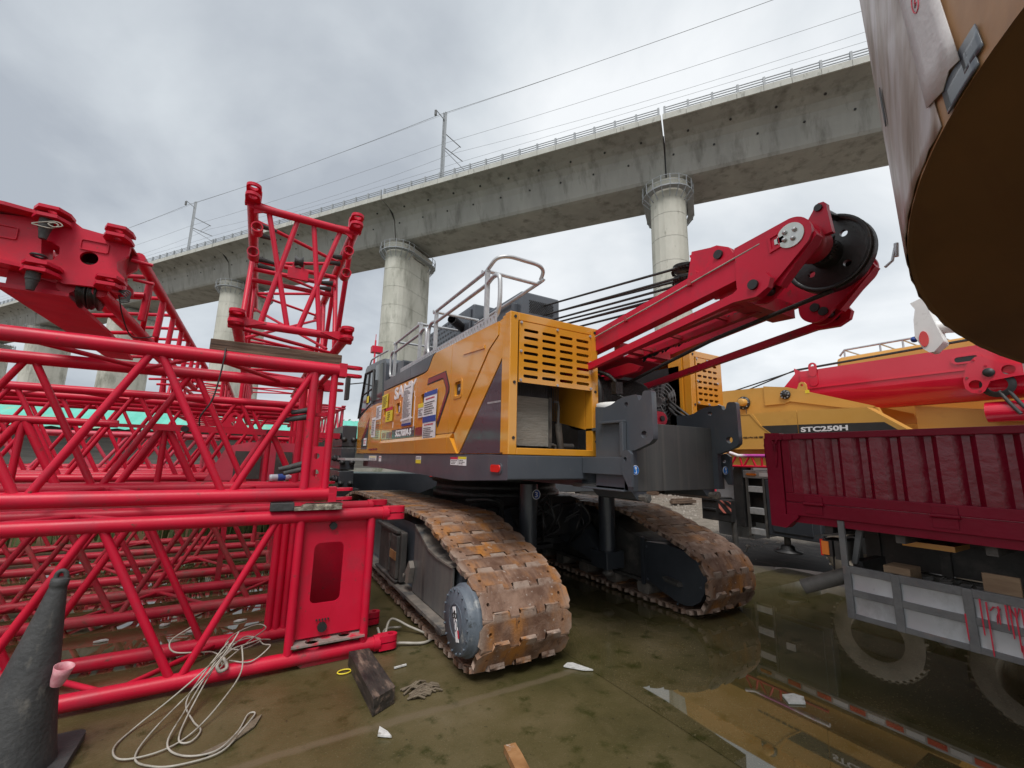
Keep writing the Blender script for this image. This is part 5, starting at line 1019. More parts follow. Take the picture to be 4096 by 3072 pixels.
for a, b in ((3.90, 5.45), (6.12, 7.50)):
    MB().tube([(1.95, a, 3.50), (1.95, b, 3.50)], .022, 10).build('hand_rail', GAL, K)
    MB().tube([(1.95, a - .02, 3.66), (1.95, b + .1, 3.66)], .022, 10).build('hand_rail', GAL, K)
mb = MB()      # fold-over end loop of the upper rail
mb.tube(smooth_pts([(1.95, 3.92, 3.66), (1.955, 3.86, 3.69), (1.99, 3.77, 3.755), (2.10, 3.71, 3.78), (2.3, 3.70, 3.78), (2.48, 3.71, 3.78), (2.58, 3.76, 3.755), (2.615, 3.86, 3.70), (2.62, 3.95, 3.67), (2.62, 5.6, 3.62)], 5), .022, 10)
mb.build('rail_end', GAL, K)
for y in (3.92, 5.5, 6.15, 7.4): MB().tube([(1.95, y, 3.66), (2.62, y, 3.66)], .02, 10).build('cross_rail', GAL, K)
for y in (3.90, 5.45, 6.12, 7.5): MB().beam((1.95, y + .02, 3.62), (1.95, y + .14, 3.70), .02, .035).build('hinge_bracket', GAL, K)
mb = MB(); mb.box(2.755, 3.365, 4.5, 5.6, 2.95, 3.82); eb = mb.build('engine_cover', GRY, K, .025)
mb = MB(); mb.prism([(4.6, 3.0), (5.6, 3.0), (5.6, 3.55), (5.3, 3.70), (4.6, 3.68)], (2.66, 0, 0), (0, 1, 0), UZ, (.093, 0, 0)); mb.build('engine_cover', GRY, K, .02)
mb = MB()
for i in range(14):
    for j in range(9):
        a = 2.88 + i * .0275 + (.0137 if j % 2 else 0); z = 3.55 + j * .0195; mb.cyl((a, 4.4985, z), (a, 4.490, z), .0095, 6)
mb.build('perforation', BLK, eb)
mb = MB(); mb.box(2.60, 3.36, 5.64, 7.9, 2.95, 3.97); e2 = mb.build('engine_cover', GRY, K, .025)
mb = MB()
for i in range(14):
    for j in range(10):
        y = 6.2 + i * .118 + (.05 if j % 2 else 0); z = 3.08 + j * .09; mb.prism(rrect(y, y + .075, z, z + .035, .017, 2), (2.597, 0, 0), (0, 1, 0), UZ, (.004, 0, 0))
mb.build('vent_slot', BLK, e2)
mb = MB(); mb.box(2.56, 2.597, 5.70, 6.16, 3.0, 3.90); mb.cyl((2.57, 6.0, 3.70), (2.55, 6.0, 3.70), .085, 20); mb.build('exhaust_housing', GRY, e2, .01)
mb = MB(); P_ = Vector((2.60, 6.0, 3.66)); Q_ = Vector((2.27, 5.68, 3.665)); mb.cyl(P_, Q_, .068, 20, caps=False); mb.cyl(Q_ + (P_ - Q_) * .02, P_, .060, 20, caps=False); mb.plate(circ(0, 0, .068, 20), [circ(0, 0, .060, 20)[::-1]], Q_, (P_ - Q_).orthogonal().normalized(), (P_ - Q_).normalized().cross((P_ - Q_).orthogonal().normalized()), (P_ - Q_).normalized() * .004); mb.build('exhaust_pipe', GREASE, e2)
mb = MB(); mb.box(1.95, 2.7, 6.95, 7.72, 2.95, 3.0); mb.build('roof_plate', GRY, K)
# --- cab
cab = MB(); cab.prism([(7.78, 1.685), (7.78, 3.34), (7.92, 3.45), (8.3, 3.49), (9.45, 3.57), (9.60, 3.52), (9.93, 2.45), (9.86, 2.1), (9.80, 1.685)], (1.87, 0, 0), (0, 1, 0), UZ, (1.0, 0, 0)); cb_ = cab.build('cab', GRY, K, .03)
mb = MB(); mb.prism([(7.78, 1.70), (7.78, 2.60), (8.1, 2.625), (8.57, 2.62), (9.0, 2.59), (9.32, 2.54), (9.65, 2.46), (9.93, 2.36), (9.86, 2.1), (9.81, 1.70)], (1.852, 0, 0), (0, 1, 0), UZ, (.02, 0, 0)); mb.build('lower_panel', YEL, cb_, .006)
mb = MB(); mb.prism([(7.84, 2.68), (7.98, 3.38), (8.52, 3.42), (8.60, 2.71)], (1.853, 0, 0), (0, 1, 0), UZ, (.018, 0, 0)); mb.build('side_window', GLS, cb_)
mb = MB(); mb.prism([(8.72, 2.70), (8.66, 3.32), (9.42, 3.36), (9.80, 2.52)], (1.853, 0, 0), (0, 1, 0), UZ, (.018, 0, 0)); mb.build('side_window', GLS, cb_)
mb = MB(); mb.tube([(1.845, 8.60, 2.66), (1.845, 8.66, 3.36), (1.845, 9.44, 3.40), (1.845, 9.86, 2.46)], .022, 8); mb.tube([(1.845, 9.06, 3.36), (1.845, 9.1, 2.7)], .014, 8); mb.tube([(1.845, 8.68, 2.98), (1.845, 9.62, 2.94)], .012, 8); mb.build('window_frame', INK, cb_)
mb = MB(); mb.prism([(8.76, 2.40), (9.36, 1.98), (9.36, 1.78), (8.80, 1.78)], (1.848, 0, 0), (0, 1, 0), UZ, (.005, 0, 0)); mb.build('lower_window', GLS, cb_)
mb = MB(); mb.prism([(8.76, 2.40), (9.36, 1.98), (9.1, 2.02), (8.78, 2.24)], (1.845, 0, 0), (0, 1, 0), UZ, (.003, 0, 0)); mb.build('stripe', MARP, cb_)
paper(7.80, 8.2, 2.31, 2.57, 'taped_sheet', cb_, [(.1, .9, INK, 8, .1)], 1.848, PAP, .003); paper(8.18, 8.5, 2.0, 2.37, 'taped_sheet', cb_, [(.1, .9, INK, 9, .1)], 1.848, PAP, .003); paper(8.85, 9.12, 1.85, 2.0, 'taped_sheet', cb_, [(.2, .8, RINK, 3, .1)], 1.844, PAP, .001); paper(8.9, 9.15, 2.72, 2.86, 'taped_sheet', cb_, [], 1.84, YLB, .001)
mb = MB()
for i in range(8): mb.box(1.846, 1.853, 7.92, 8.15, 1.98 + i * .04, 1.995 + i * .04)
mb.build('louvre', BRN, cb_)
mb = MB(); mb.box(1.848, 1.853, 7.92, 8.62, 1.76, 1.785); mb.build('sill_slot', MARP, cb_)
mb = MB(); mb.prism([(7.08, 3.02), (7.08, 3.28), (7.78, 3.32), (7.78, 3.02)], (1.99, 0, 0), (0, 1, 0), UZ, (.8, 0, 0)); mb.build('rear_hump', GRY, cb_, .03)
mb = MB(); mb.tube(smooth_pts([(1.93, 9.55, 3.5), (1.93, 9.42, 3.66), (1.93, 9.2, 3.70), (1.93, 7.95, 3.62)], 5), .018, 8); mb.tube([(1.93, 8.6, 3.52), (1.93, 8.6, 3.66)], .014, 6); mb.build('roof_rail', GAL, cb_)
mb = MB(); mb.box(1.52, 1.60, 9.75, 9.95, 2.85, 3.35); mb.tube([(1.60, 9.8, 3.2), (1.87, 9.75, 3.25)], .015, 6); mb.build('mirror', INK, cb_, .02)
mb = MB(); mb.tube([(2.1, 9.9, 3.5), (2.14, 10.1, 4.35)], .02, 6); mb.tube([(2.14, 10.1, 4.3), (2.14, 10.1, 4.5)], .008, 5); mb.box(2.06, 2.3, 10.0, 10.2, 4.05, 4.2); mb.build('boom_foot', RED, K)
# --- red mast, sheaves, ropes, winch
ms = MB(); 
def hull(P):
    P = sorted(set(P)); h = []
    for Q in (P, P[::-1]):
        k = []
        for p in Q:
            while len(k) > 1 and (k[-1][0] - k[-2][0]) * (p[1] - k[-2][1]) - (k[-1][1] - k[-2][1]) * (p[0] - k[-2][0]) <= 0: k.pop()
            k.append(p)
        h += k[:-1]
    return h
hd = hull(circ(1.30, 3.110, .122, 32) + circ(1.565, 2.872, .118, 32) + [(1.68, 3.188), (1.685, 2.95)])
def beamY(x0, x1, y0, y1, zt0, zt1, zb0, zb1, mbx): mbx.prism([(y0, zb0), (y0, zt0), (y1, zt1), (y1, zb1)], (x0, 0, 0), (0, 1, 0), UZ, (x1 - x0, 0, 0))
mast = None
for xo, xi in ((2.85, 2.96), (3.80, 3.69)):
    mb = MB(); beamY(xo, xi, 1.66, 5.0, 3.175, 2.70, 2.955, 2.50, mb)
    o = mb.build('mast_beam', RED, K if mast is None else mast, .008)
    if mast is None: mast = o; o.name = 'mast'
    for x in (xo - .012, xi - .013): pass
    mb = MB(); lo_, hi_ = min(xo, xi) - .014, max(xo, xi) + .014
    mb.prism(hd, (lo_, 0, 0), (0, 1, 0), UZ, (.028, 0, 0)); mb.prism(hd, (hi_ - .028, 0, 0), (0, 1, 0), UZ, (.028, 0, 0)); mb.prism([(1.5, 3.19), (1.22, 3.19), (1.165, 3.07), (1.41, 2.81), (1.45, 2.84), (1.23, 3.05), (1.27, 3.16), (1.5, 3.16)], (lo_ + .028, 0, 0), (0, 1, 0), UZ, (hi_ - lo_ - .056, 0, 0)); mb.build('head_plate', RED, mast, .004)
    mb = MB(); xs = xo + (-.085 if xo < 3 else .095); mb.prism([(1.50, 2.90), (1.58, 2.86), (1.66, 2.812), (3.16, 2.605), (4.6, 2.41), (4.6, 2.35), (3.16, 2.54), (1.66, 2.75), (1.50, 2.74), (1.42, 2.78), (1.40, 2.84), (1.43, 2.89)], (xs - .025, 0, 0), (0, 1, 0), UZ, (.05, 0, 0)); mb.build('strap', RED, mast)
    mb = MB(); xm = 3.07 if xo < 3 else 3.32; mb.prism([(1.8, 2.885), (3.0, 2.765), (4.6, 2.55), (4.6, 2.50), (3.0, 2.705), (1.8, 2.83)], (xm - .03, 0, 0), (0, 1, 0), UZ, (.06, 0, 0)); mb.build('inner_rail', REDD, mast)
    mb = MB(); mb.cyl((lo_ - (.115 if xo < 3 else .012), 1.51, 2.825), (hi_ + (.012 if xo < 3 else .125), 1.51, 2.825), .034, 18); mb.cyl((lo_ - .012, 1.565, 2.872), (hi_ + .012, 1.565, 2.872), .034, 18); mb.build('strap_pin', BLK, mast)
    MB().lathe([(.095, 0), (.115, 0), (.115, .17), (.095, .17), (.06, .17)], ((xi if xo < 3 else xi - .17), 1.30, 3.113), (1, 0, 0), 28).build('hub_ring', REDD, mast)
    mb = MB(); mb.cyl((xi if xo < 3 else xi - .17, 1.30, 3.113), (xi + .17 if xo < 3 else xi, 1.30, 3.113), .085, 20)
mb = MB(); mb.cyl((2.84, 1.30, 3.113), (3.82, 1.30, 3.113), .05, 20); mb.build('sheave_axle', GREASE, mast)
mb = MB(); mb.prism(circ(1.30, 3.113, .082, 28) , (2.828, 0, 0), (0, 1, 0), UZ, (.008, 0, 0)); mb.prism([(1.34, 3.13), (1.40, 3.125), (1.40, 3.09), (1.34, 3.085)], (2.828, 0, 0), (0, 1, 0), UZ, (.008, 0, 0)); cp = mb.build('axle_keeper', pm('zinc_plate', ((.45, .5, .42), (.6, .62, .6)), .35, metal=.5, scale=6), mast)
mb = MB()
for dy, dz in ((-.03, .025), (.03, .03), (.035, -.02), (-.015, -.03)): mb.lathe([(.013, 0), (.015, -.004), (.013, -.014), (.006, -.02), (0, -.021)], (2.828, 1.30 + dy, 3.113 + dz), (1, 0, 0), 12)
mb.build('bolt', GAL, mast)
mb = MB(); mb.plate([(1.365, 3.06), (1.435, 3.045), (1.445, 3.16), (1.375, 3.17)], [[(1.375, 3.155), (1.425, 3.145), (1.42, 3.065), (1.372, 3.075)]], (2.826, 0, 0), (0, 1, 0), UZ, (.012, 0, 0)); mb.build('keeper_frame', RED, mast)
mb = MB(); ol = [(1.275, 3.12), (1.30, 3.22), (1.235, 3.31), (1.225, 3.335), (1.20, 3.35), (1.17, 3.345), (1.155, 3.325), (1.155, 3.29), (1.14, 3.12)]; mb.plate(ol, [circ(1.20, 3.315, .014, 12)[::-1]], (3.015, 0, 0), (0, 1, 0), UZ, (.04, 0, 0)); mb.build('rope_guard_arm', RED, mast)
mb = MB(); mb.cyl((3.0, 1.20, 3.315), (3.07, 1.20, 3.315), .024, 12); mb.build('guard_pin', BLK, mast)
mb = MB(); mb.cyl((3.04, 1.20, 3.315), (3.42, 1.22, 3.36), .02, 10); mb.build('rope_keeper', GREASE, mast)
sh = MB(); rS = .262
sh.plate(circ(1.30, 3.113, rS * .93, 48), [circ(1.30 + .155 * math.cos(R(a)), 3.113 + .155 * math.sin(R(a)), .024, 14)[::-1] for a in (45, 135, 225, 315)] , (3.315, 0, 0), (0, 1, 0), UZ, (.03, 0, 0))
sh.lathe([(rS * .92, -.035), (rS, -.05), (rS + .008, -.045), (rS * .95, 0), (rS + .008, .045), (rS, .05), (rS * .92, .035), (rS * .92, -.035)], (3.33, 1.30, 3.113), (1, 0, 0), 56)
sh.lathe([(.05, -.10), (.085, -.10), (.09, -.08), (.10, -.03), (.10, .03), (.09, .08), (.085, .10), (.05, .10)], (3.33, 1.30, 3.113), (1, 0, 0), 28); sho = sh.build('main_sheave', pm('greasy_sheave', ((.018, .018, .018), (.04, .038, .035)), .34, scale=3, bump=.1, dirt=((.10, .065, .035), 5, .6, .75)), mast)
random.seed(2); mb = MB()
for i in range(60):
    a = random.uniform(0, 6.28); r_ = random.uniform(.05, .095); x = 3.33 + random.choice((-.105, .105)) + random.uniform(-.02, .02); s_ = random.uniform(.008, .018)
    mb.cyl((x, 1.30 + r_ * math.cos(a), 3.113 + r_ * math.sin(a)), (x - s_, 1.30 + (r_ + s_) * math.cos(a + .1), 3.113 + (r_ + s_) * math.sin(a)), s_, 5, r2=s_ * .4)
for xx in (3.20, 3.56):
    for i in range(26):
        a = i * .24; mb.cyl((xx, 1.30 + .075 * math.cos(a), 3.113 + .075 * math.sin(a)), (xx + .02, 1.30 + .085 * math.cos(a), 3.113 + .085 * math.sin(a)), .018, 5)
mb.build('grease_clump', GREASE, mast)
for pl__ in ([(2.97, 2.72), (2.97, 2.80), (3.05, 2.80), (3.05, 2.72)], [(3.06, 2.68), (3.5, 2.60), (3.5, 2.615), (3.06, 2.695)], [(1.72, 2.83), (1.72, 2.95), (1.90, 2.93), (1.90, 2.84)]):
    mb = MB(); mb.prism(pl__, (2.96, 0, 0), (0, 1, 0), UZ, (.73, 0, 0)); mb.build('cross_member', REDD, mast)
mb = MB()
for y, z in ((2.05, 2.83), (2.5, 2.775), (2.85, 2.73)): MB().box(3.07, 3.32, y, y + .03, z, z + .03).build('rail_tie', REDD, mast)
mb = MB(); mb.tube([(2.84, 1.50, 3.145), (2.835, 2.4, 3.0), (2.835, 3.19, 2.885)], .007, 6); mb.build('mast_cable', CABLE, mast); mb = MB()
for y, z in ((2.05, 3.06), (2.75, 2.955)): mb.box(2.825, 2.85, y, y + .03, z - .02, z + .025)
mb.build('cable_clip', REDD, mast)
mb = MB(); mb.prism([(2.30, 3.14), (2.26, 3.30), (2.22, 3.47), (2.04, 3.43), (1.98, 3.40), (1.88, 3.36), (1.80, 3.20), (1.85, 3.1)], (3.10, 0, 0), (0, 1, 0), UZ, (.025, 0, 0)); mb.prism([(2.30, 3.14), (2.26, 3.30), (2.22, 3.47), (2.04, 3.43), (1.98, 3.40), (1.88, 3.36), (1.80, 3.20), (1.85, 3.1)], (3.50, 0, 0), (0, 1, 0), UZ, (.025, 0, 0)); mb.prism([(2.26, 3.44), (2.0, 3.42), (1.9, 3.36), (1.9, 3.38), (2.0, 3.44), (2.26, 3.46)], (3.125, 0, 0), (0, 1, 0), UZ, (.375, 0, 0)); bk = mb.build('sheave_block', RED, mast)
mb = MB(); mb.cyl((3.08, 1.97, 3.335), (3.55, 1.97, 3.335), .038, 18); mb.build('block_pin', BLK, mast); mb = MB(); mb.cyl((3.02, 2.16, 3.22), (3.5, 2.16, 3.22), .032, 14); mb.build('guard_tube', REDD, mast)
tilt = Vector((0, -.14, .99))
for k, z in enumerate((3.445, 3.335)):
    mb = MB(); mb.lathe([(.02, -.024), (.135, -.024), (.14, -.018), (.112, 0), (.14, .018), (.135, .024), (.02, .024)], (3.25, 2.37, z - .04), tilt, 28)
    for q in range(30): an = q * .21; mb.cyl((3.25 + .14 * math.cos(an), 2.37 + .14 * math.sin(an), z - .055), (3.25 + .14 * math.cos(an), 2.37 + .14 * math.sin(an), z - .055 - random.uniform(.005, .03)), .016, 5, r2=.004)
    mb.build('block_sheave', GREASE, mast)
for (x, z) in ((3.12, 3.435), (3.38, 3.42), (3.13, 3.345), (3.37, 3.31), (3.16, 3.285), (3.34, 3.26), (3.2, 3.22), (3.3, 3.19)):
    yy_ = 2.37; zr = 3.44 + (z - 3.44) * 1.0
    MB().tube([(x, yy_, z - .05), (x, 4.2, z - .05 + .14 * 1.83 + (3.435 - z) * -.35), (x, 8.4, z - .05 + .14 * 6.0 + (3.435 - z) * -1.2)], .0125, 6).build('pendant_rope', ROPE, mast)
mb = MB(); mb.tube([(3.33, 1.30, 2.845), (3.34, 2.2, 2.72), (3.36, 3.0, 2.545), (3.38, 3.5, 2.43)], .017, 7); mb.tube([(3.33, 1.30 - .258 * math.cos(R(a)), 3.113 + .258 * math.sin(R(a))) for a in range(-85, 120, 12)], .013, 6); mb.build('hoist_rope', ROPE, mast)
mb = MB(); P_ = []
for i in range(46): P_.append((3.335 + .012 * math.sin(i * 2.1), 1.85 + i * .026, 2.885 - i * .026 * .147 + .006 * math.sin(i * 3.3)))
mb.tube(P_, .024, 6)
for i in range(70):
    p = random.choice(P_); s_ = random.uniform(.008, .022); q = (p[0] + random.uniform(-.02, .03), p[1], p[2] - .01); mb.cyl(q, (q[0], q[1] + .02, q[2] - s_ * 1.6), s_, 5, r2=s_ * .3)
mb.build('grease_drip', GREASE, mast)
wn = MB(); wn.cyl((2.95, 3.55, 2.30), (3.75, 3.55, 2.30), .26, 28)
for i in range(38): wn.tube([(2.96 + i * .021, 3.55 + .262 * math.cos(a), 2.30 + .262 * math.sin(a)) for a in [k * PI / 12 for k in range(24)]], .0105, 5, closed=True)
wo = wn.build('winch_drum', ROPE, K); MB().lathe([(.05, 0), (.34, 0), (.34, .03), (.05, .03)], (2.92, 3.55, 2.30), (1, 0, 0), 36).build('drum_flange', BLK, wo)
mb = MB(); mb.lathe([(.02, 0), (.17, 0), (.175, .01), (.175, .05), (.165, .055), (.16, .02), (.02, .02)], (2.92, 3.02, 2.135), (0, 0, 1), 28); mb.build('white_tub', WHT, K)
mb = MB(); mb.box(2.97, 3.06, 3.05, 3.12, 2.30, 2.42); mb.tube(smooth_pts([(3.0, 3.08, 2.42), (2.96, 3.15, 2.50), (2.92, 3.3, 2.56)], 6), .02, 7); mb.tube([(3.02, 3.08, 2.3), (3.1, 2.95, 2.2)], .012, 6); mb.build('rope_sensor', GREASE, K)
mb = MB(); mb.prism([(2.8, 2.54), (2.95, 2.60), (3.3, 2.58), (3.3, 2.48), (2.85, 2.50)], (3.05, 0, 0), (0, 1, 0), UZ, (.05, 0, 0)); mb.build('stop_arm', RED, mast)
mb = MB(); mb.tube([(3.86, 1.16, 3.10), (3.88, 1.12, 3.14), (3.90, 1.10, 3.24)], .010, 6); mb.cyl((3.90, 1.10, 3.17), (3.90, 1.09, 3.27), .016, 8); mb.build('sensor_whip', GAL, mast)
# ------------------------------------------------------------------ maroon flatbed truck (rear end towards the crane, side facing us)
T = thing('flatbed_truck', 'maroon flatbed truck with a corrugated drop side and a silver underride guard', 'truck', (4.9, -.5, 0))
TX = 3.70
mb = MB(); mb.box(TX + .02, 6.15, -3.2, 2.04, 1.20, 1.30); mb.box(6.1, 6.15, -3.2, 2.04, 1.30, 1.9); mb.box(TX + .05, 6.1, 1.98, 2.04, 1.30, 1.9); mb.build('bed_floor', MAR, T)
mb = MB(); mb.box(TX - .004, TX + .06, -3.2, 1.925, 1.255, 1.352); mb.build('bed_sill', MAR, T, .004)
mb = MB(); mb.prism([(1.93, 1.90), (2.05, 1.905), (2.05, 1.155), (1.935, 1.15), (1.84, 1.24), (1.84, 1.258), (1.93, 1.258)], (TX - .008, 0, 0), (0, 1, 0), UZ, (.08, 0, 0)); cpst = mb.build('corner_post', MAR, T, .004)
mb = MB(); mb.box(TX - .006, TX + .04, -3.2, 1.922, 1.846, 1.893); mb.box(TX - .006, TX + .04, -3.2, 1.922, 1.358, 1.425); mb.box(TX - .006, TX + .04, 1.862, 1.922, 1.425, 1.846); dsd = mb.build('drop_side', MAR, T, .005)
mb = MB(); vs = []; y = 1.86; k = 0
prof = []
while y > -3.2:
    prof += [(y, .004), (y - .070, .008), (y - .105, .046), (y - .140, .050), (y - .1755, .004)]; y -= .1755
for (yy, dx) in prof: vs += [(TX + dx, yy, 1.424), (TX + dx, yy, 1.847)]
mb.add(vs, [(2 * i, 2 * i + 1, 2 * i + 3, 2 * i + 2) for i in range(len(prof) - 1)])
mb.build('corrugated_panel', pm('dented_maroon_panel', ((.15, .001, .012), (.20, .002, .019)), .24, scale=2.5, spec=.5, bump=.28, bscale=11, dirt=((.24, .014, .04), 9, .68, .80)), dsd)
for y in (1.72, .99, .25, -.5):
    mb = MB(); mb.box(TX - .014, TX - .005, y - .06, y + .06, 1.36, 1.408); mb.box(TX - .012, TX - .003, y - .055, y + .062, 1.278, 1.345); mb.cyl((TX - .018, y - .068, 1.352), (TX - .018, y + .066, 1.352), .0135, 10); mb.build('hinge', MAR, dsd, .002)
mb = MB(); mb.box(TX - .03, TX - .008, 1.90, 1.985, 1.845, 1.872); mb.box(TX - .022, TX - .008, 1.83, 1.92, 1.845, 1.885); mb.tube([(TX - .025 , 1.965 + .018 * math.cos(a), 1.84 + .025 * math.sin(a)) for a in [i * PI / 6 for i in range(12)]], .006, 6, closed=True)
for i in range(6): mb.cyl((TX - .024, 1.965, 1.80 - i * .0085), (TX - .024, 1.965, 1.804 - i * .0085), .013, 10)
mb.prism([(1.985, 1.80), (1.945, 1.80), (1.952, 1.73), (1.96, 1.66), (1.968, 1.62), (1.975, 1.66), (1.978, 1.74)], (TX - .02, 0, 0), (0, 1, 0), UZ, (.012, 0, 0)); mb.build('latch', MAR, dsd)
mb = MB(); mb.box(TX + .02, TX + .05, 2.05, 2.075, 1.70, 1.86); mb.tube([(TX + .03, 2.06, 1.88), (TX + .03, 2.075, 1.80), (TX + .03, 2.06, 1.72)], .009, 6); mb.prism([(2.05, 1.74), (2.075, 1.72), (2.07, 1.62), (2.055, 1.60)], (TX + .02, 0, 0), (0, 1, 0), UZ, (.015, 0, 0)); mb.build('tail_latch', MAR, T)
mb = MB(); mb.box(4.55, 4.65, -3.2, 1.75, .85, 1.15); mb.box(5.25, 5.35, -3.2, 1.75, .85, 1.15)
for i in range(9): y = 1.70 - i * .42; mb.box(4.52, 4.545, y - .06, y, .80, 1.19); mb.box(3.78, 6.1, y - .05, y, 1.14, 1.195)
mb.box(4.50, 4.56, -3.2, 1.75, .80, .84); mb.build('chassis_rail', CHS, T)
gb = MB()
for z0, z1 in ((.895, .945), (.745, .79), (.595, .63)): gb.box(TX + .005, TX + .035, -3.0, 1.575, z0, z1)
for y in (1.557, 1.285, .95, .62, .29, -.04): gb.box(TX, TX + .04, y - .022, y + .022, .595, .945)
gb.box(TX + .005, TX + .03, 1.545, 1.585, .92, 1.25); gb.prism([(1.56, .95), (1.53, .95), (1.46, 1.24), (1.50, 1.24)], (TX + .10, 0, 0), (0, 1, 0), UZ, (.03, 0, 0)); gd = gb.build('side_guard', BAR, T, .003)
yy = [1.535, 1.307, 1.263, .972, .928, .642, .598, .312, .268, -.02]
for i in range(0, len(yy), 2):
    for z0, z1 in ((.63, .745), (.79, .895)):
        mb = MB(); n_ = 5; vs = []
        for a in range(n_ + 1):
            for b_ in range(3): vs.append((TX + .018 + .006 * math.sin(PI * b_ / 2) - .006 * math.sin(PI * a / n_), yy[i + 1] + (yy[i] - yy[i + 1]) * a / n_, z0 + (z1 - z0) * b_ / 2))
        mb.add(vs, [(a * 3 + b_, a * 3 + b_ + 1, (a + 1) * 3 + b_ + 1, (a + 1) * 3 + b_) for a in range(n_) for b_ in range(2)], True); mb.build('guard_panel', SIL, gd)
random.seed(6); mb = MB()      # red drips and daubed strokes
for y, z0, z1 in ((.90, .70, .90), (.875, .60, .89), (.83, .78, .88), (.80, .76, .895), (.785, .72, .895), (.765, .66, .89), (.74, .74, .89), (.72, .70, .885), (.97, .65, .80), (.70, .62, .88), (.76, .61, .70)):
    mb.prism([(y - .004, z1), (y + .004, z1), (y + .003, z0 + .01), (y, z0), (y - .003, z0 + .01)], (TX - .001, 0, 0), (0, 1, 0), UZ, (.002, 0, 0))
mb.tube([(TX + .008, .865, .845), (TX + .008, .85, .87), (TX + .008, .825, .865), (TX + .008, .84, .82), (TX + .008, .842, .78)], .004, 5); mb.tube([(TX + .008, .79, .89), (TX + .008, .765, .83), (TX + .008, .75, .89)], .004, 5)
mb.build('paint_drip', RINK, gd)
mb = MB(); mb.box(TX + .02, TX + .22, 1.64, 1.70, .985, 1.10); lb_ = mb.build('tail_lamp', BLK, T); mb = MB(); mb.box(TX + .01, TX + .02, 1.66, 1.705, .995, 1.09); mb.build('amber_lens', AMB, lb_); mb = MB(); mb.box(TX + .02, TX + .22, 1.70, 1.718, .985, 1.10); mb.build('red_lens', LITE, lb_); mb = MB(); mb.box(TX + .03, TX + .3, 1.56, 1.63, .97, 1.10); mb.build('lamp_box', CHS, T); mb = MB(); mb.prism([(1.75, 1.11), (1.56, 1.15), (1.56, 1.17), (1.75, 1.12)], (TX + .02, 0, 0), (0, 1, 0), UZ, (.3, 0, 0)); mb.build('lamp_shelf', CHS, T); MB().tube([(TX + .1, 1.67, .985), (TX + .1, 1.68, .80)], .006, 5).build('lamp_wire', BLK, T)
mb = MB(); a_, b_ = Vector((TX - .02, 1.845, .735)), Vector((TX + .10, 1.56, .88)); dr = (b_ - a_).normalized(); o1 = dr.orthogonal().normalized(); o2 = dr.cross(o1)
mb.cyl(a_, b_, .052, 24, caps=False); mb.cyl(a_ + dr * .003, b_, .046, 24, caps=False); mb.plate(circ(0, 0, .052, 24), [circ(0, 0, .046, 24)[::-1]], a_, o1, o2, dr * .003); mb.build('exhaust_pipe', pm('sooty_pipe', ((.06, .055, .05), (.12, .11, .10)), .6, scale=9), T)
mb = MB(); mb.box(TX + .12, TX + .5, 1.50, 1.56, .78, .97); mb.build('pipe_bracket', BLK, T)
for y in (.2, -1.15):
    for x in (3.86, 5.78):
        mb = MB(); mb.lathe([(.30, -.12), (.46, -.13), (.50, -.10), (.505, 0), (.50, .10), (.46, .13), (.30, .12)], (x, y, .505), (1, 0, 0), 40); tw = mb.build('wheel', TYR, T); MB().lathe([(0, -.02), (.12, -.05), (.2, -.0), (.3, -.10), (.31, .1), (0, .1)], (x, y, .505), (1, 0, 0), 28).build('rim', CHS, tw)
mb = MB(); mb.box(TX + .01, TX + .03, 1.17, 1.33, 1.235, 1.262) if False else mb.box(4.0, 4.3, 1.05, 1.32, 1.10, 1.135); mb.build('yellow_block', YEL, T)
for y in (1.36, .72): MB().tube([(TX + .03, y, 1.27), (TX + .03, y, 1.235), (TX + .035, y - .01, 1.205)], .007, 6).build('tie_hook', PINK, T)
mb = MB(); mb.box(TX + .04, TX + .06, .735, .885, .905, 1.045); tag(mb.build('board', BRD, None, .003), 'square brown board standing in the silver underride guard of the maroon truck', 'board')
mb = MB(); mb.box(TX + .06, TX + .24, 1.22, 1.36, .90, .985); tag(mb.build('board', BRD), 'short timber offcut lying behind the rear end of the silver truck guard', 'board')
random.seed(14); mb = MB()
for i in range(16):
    y = random.uniform(.9, 1.2); x = random.uniform(TX + .06, TX + .3); mb.prism([(y, .9 + random.uniform(0, .05)), (y - .06, .95), (y - .03, .90)], (x, 0, 0), (0, 1, 0), UZ, (.03, 0, 0))
tag(mb.build('scrap_heap', CHS), 'dark scrap heaped in the silver truck guard', 'scrap heap', None, 'stuff')
# ------------------------------------------------------------------ yellow truck crane behind it
Y_ = thing('truck_crane', 'yellow truck crane with a glossy red telescopic boom, parked behind the maroon truck', 'truck crane', (8.2, 1, 0))
mb = MB(); mb.box(7.02, 9.5, -4, 4.35, 1.41, 1.535); mb.box(7.3, 9.3, 4.35, 5.0, .40, 1.5); dk_ = mb.build('carrier_deck', SIL, Y_, .01)  # tail block reaches low, added to keep reflected sky out of the puddle
mb = MB(); mb.box(7.15, 9.4, -4, 4.3, .7, 1.41); mb.build('carrier_frame', BLK, Y_)
mb = MB(); mb.prism([(4.30, 1.60), (4.42, 1.60), (4.46, 1.50), (4.46, .64), (4.30, .62)], (6.98, 0, 0), (0, 1, 0), UZ, (.3, 0, 0)); mb.build('end_post', BLK, Y_, .01)
for z0, z1 in ((1.19, 1.285), (.845, .945), (.53, .625)):
    mb = MB(); mb.box(7.0, 7.12, 3.985, 4.22, z0, z1); mb.build('access_step', GAL, Y_, .006)
mb = MB(); mb.box(7.0, 7.03, 3.95, 3.985, .5, 1.41); mb.box(7.0, 7.03, 4.22, 4.26, .5, 1.41); mb.build('step_frame', CHS, Y_)
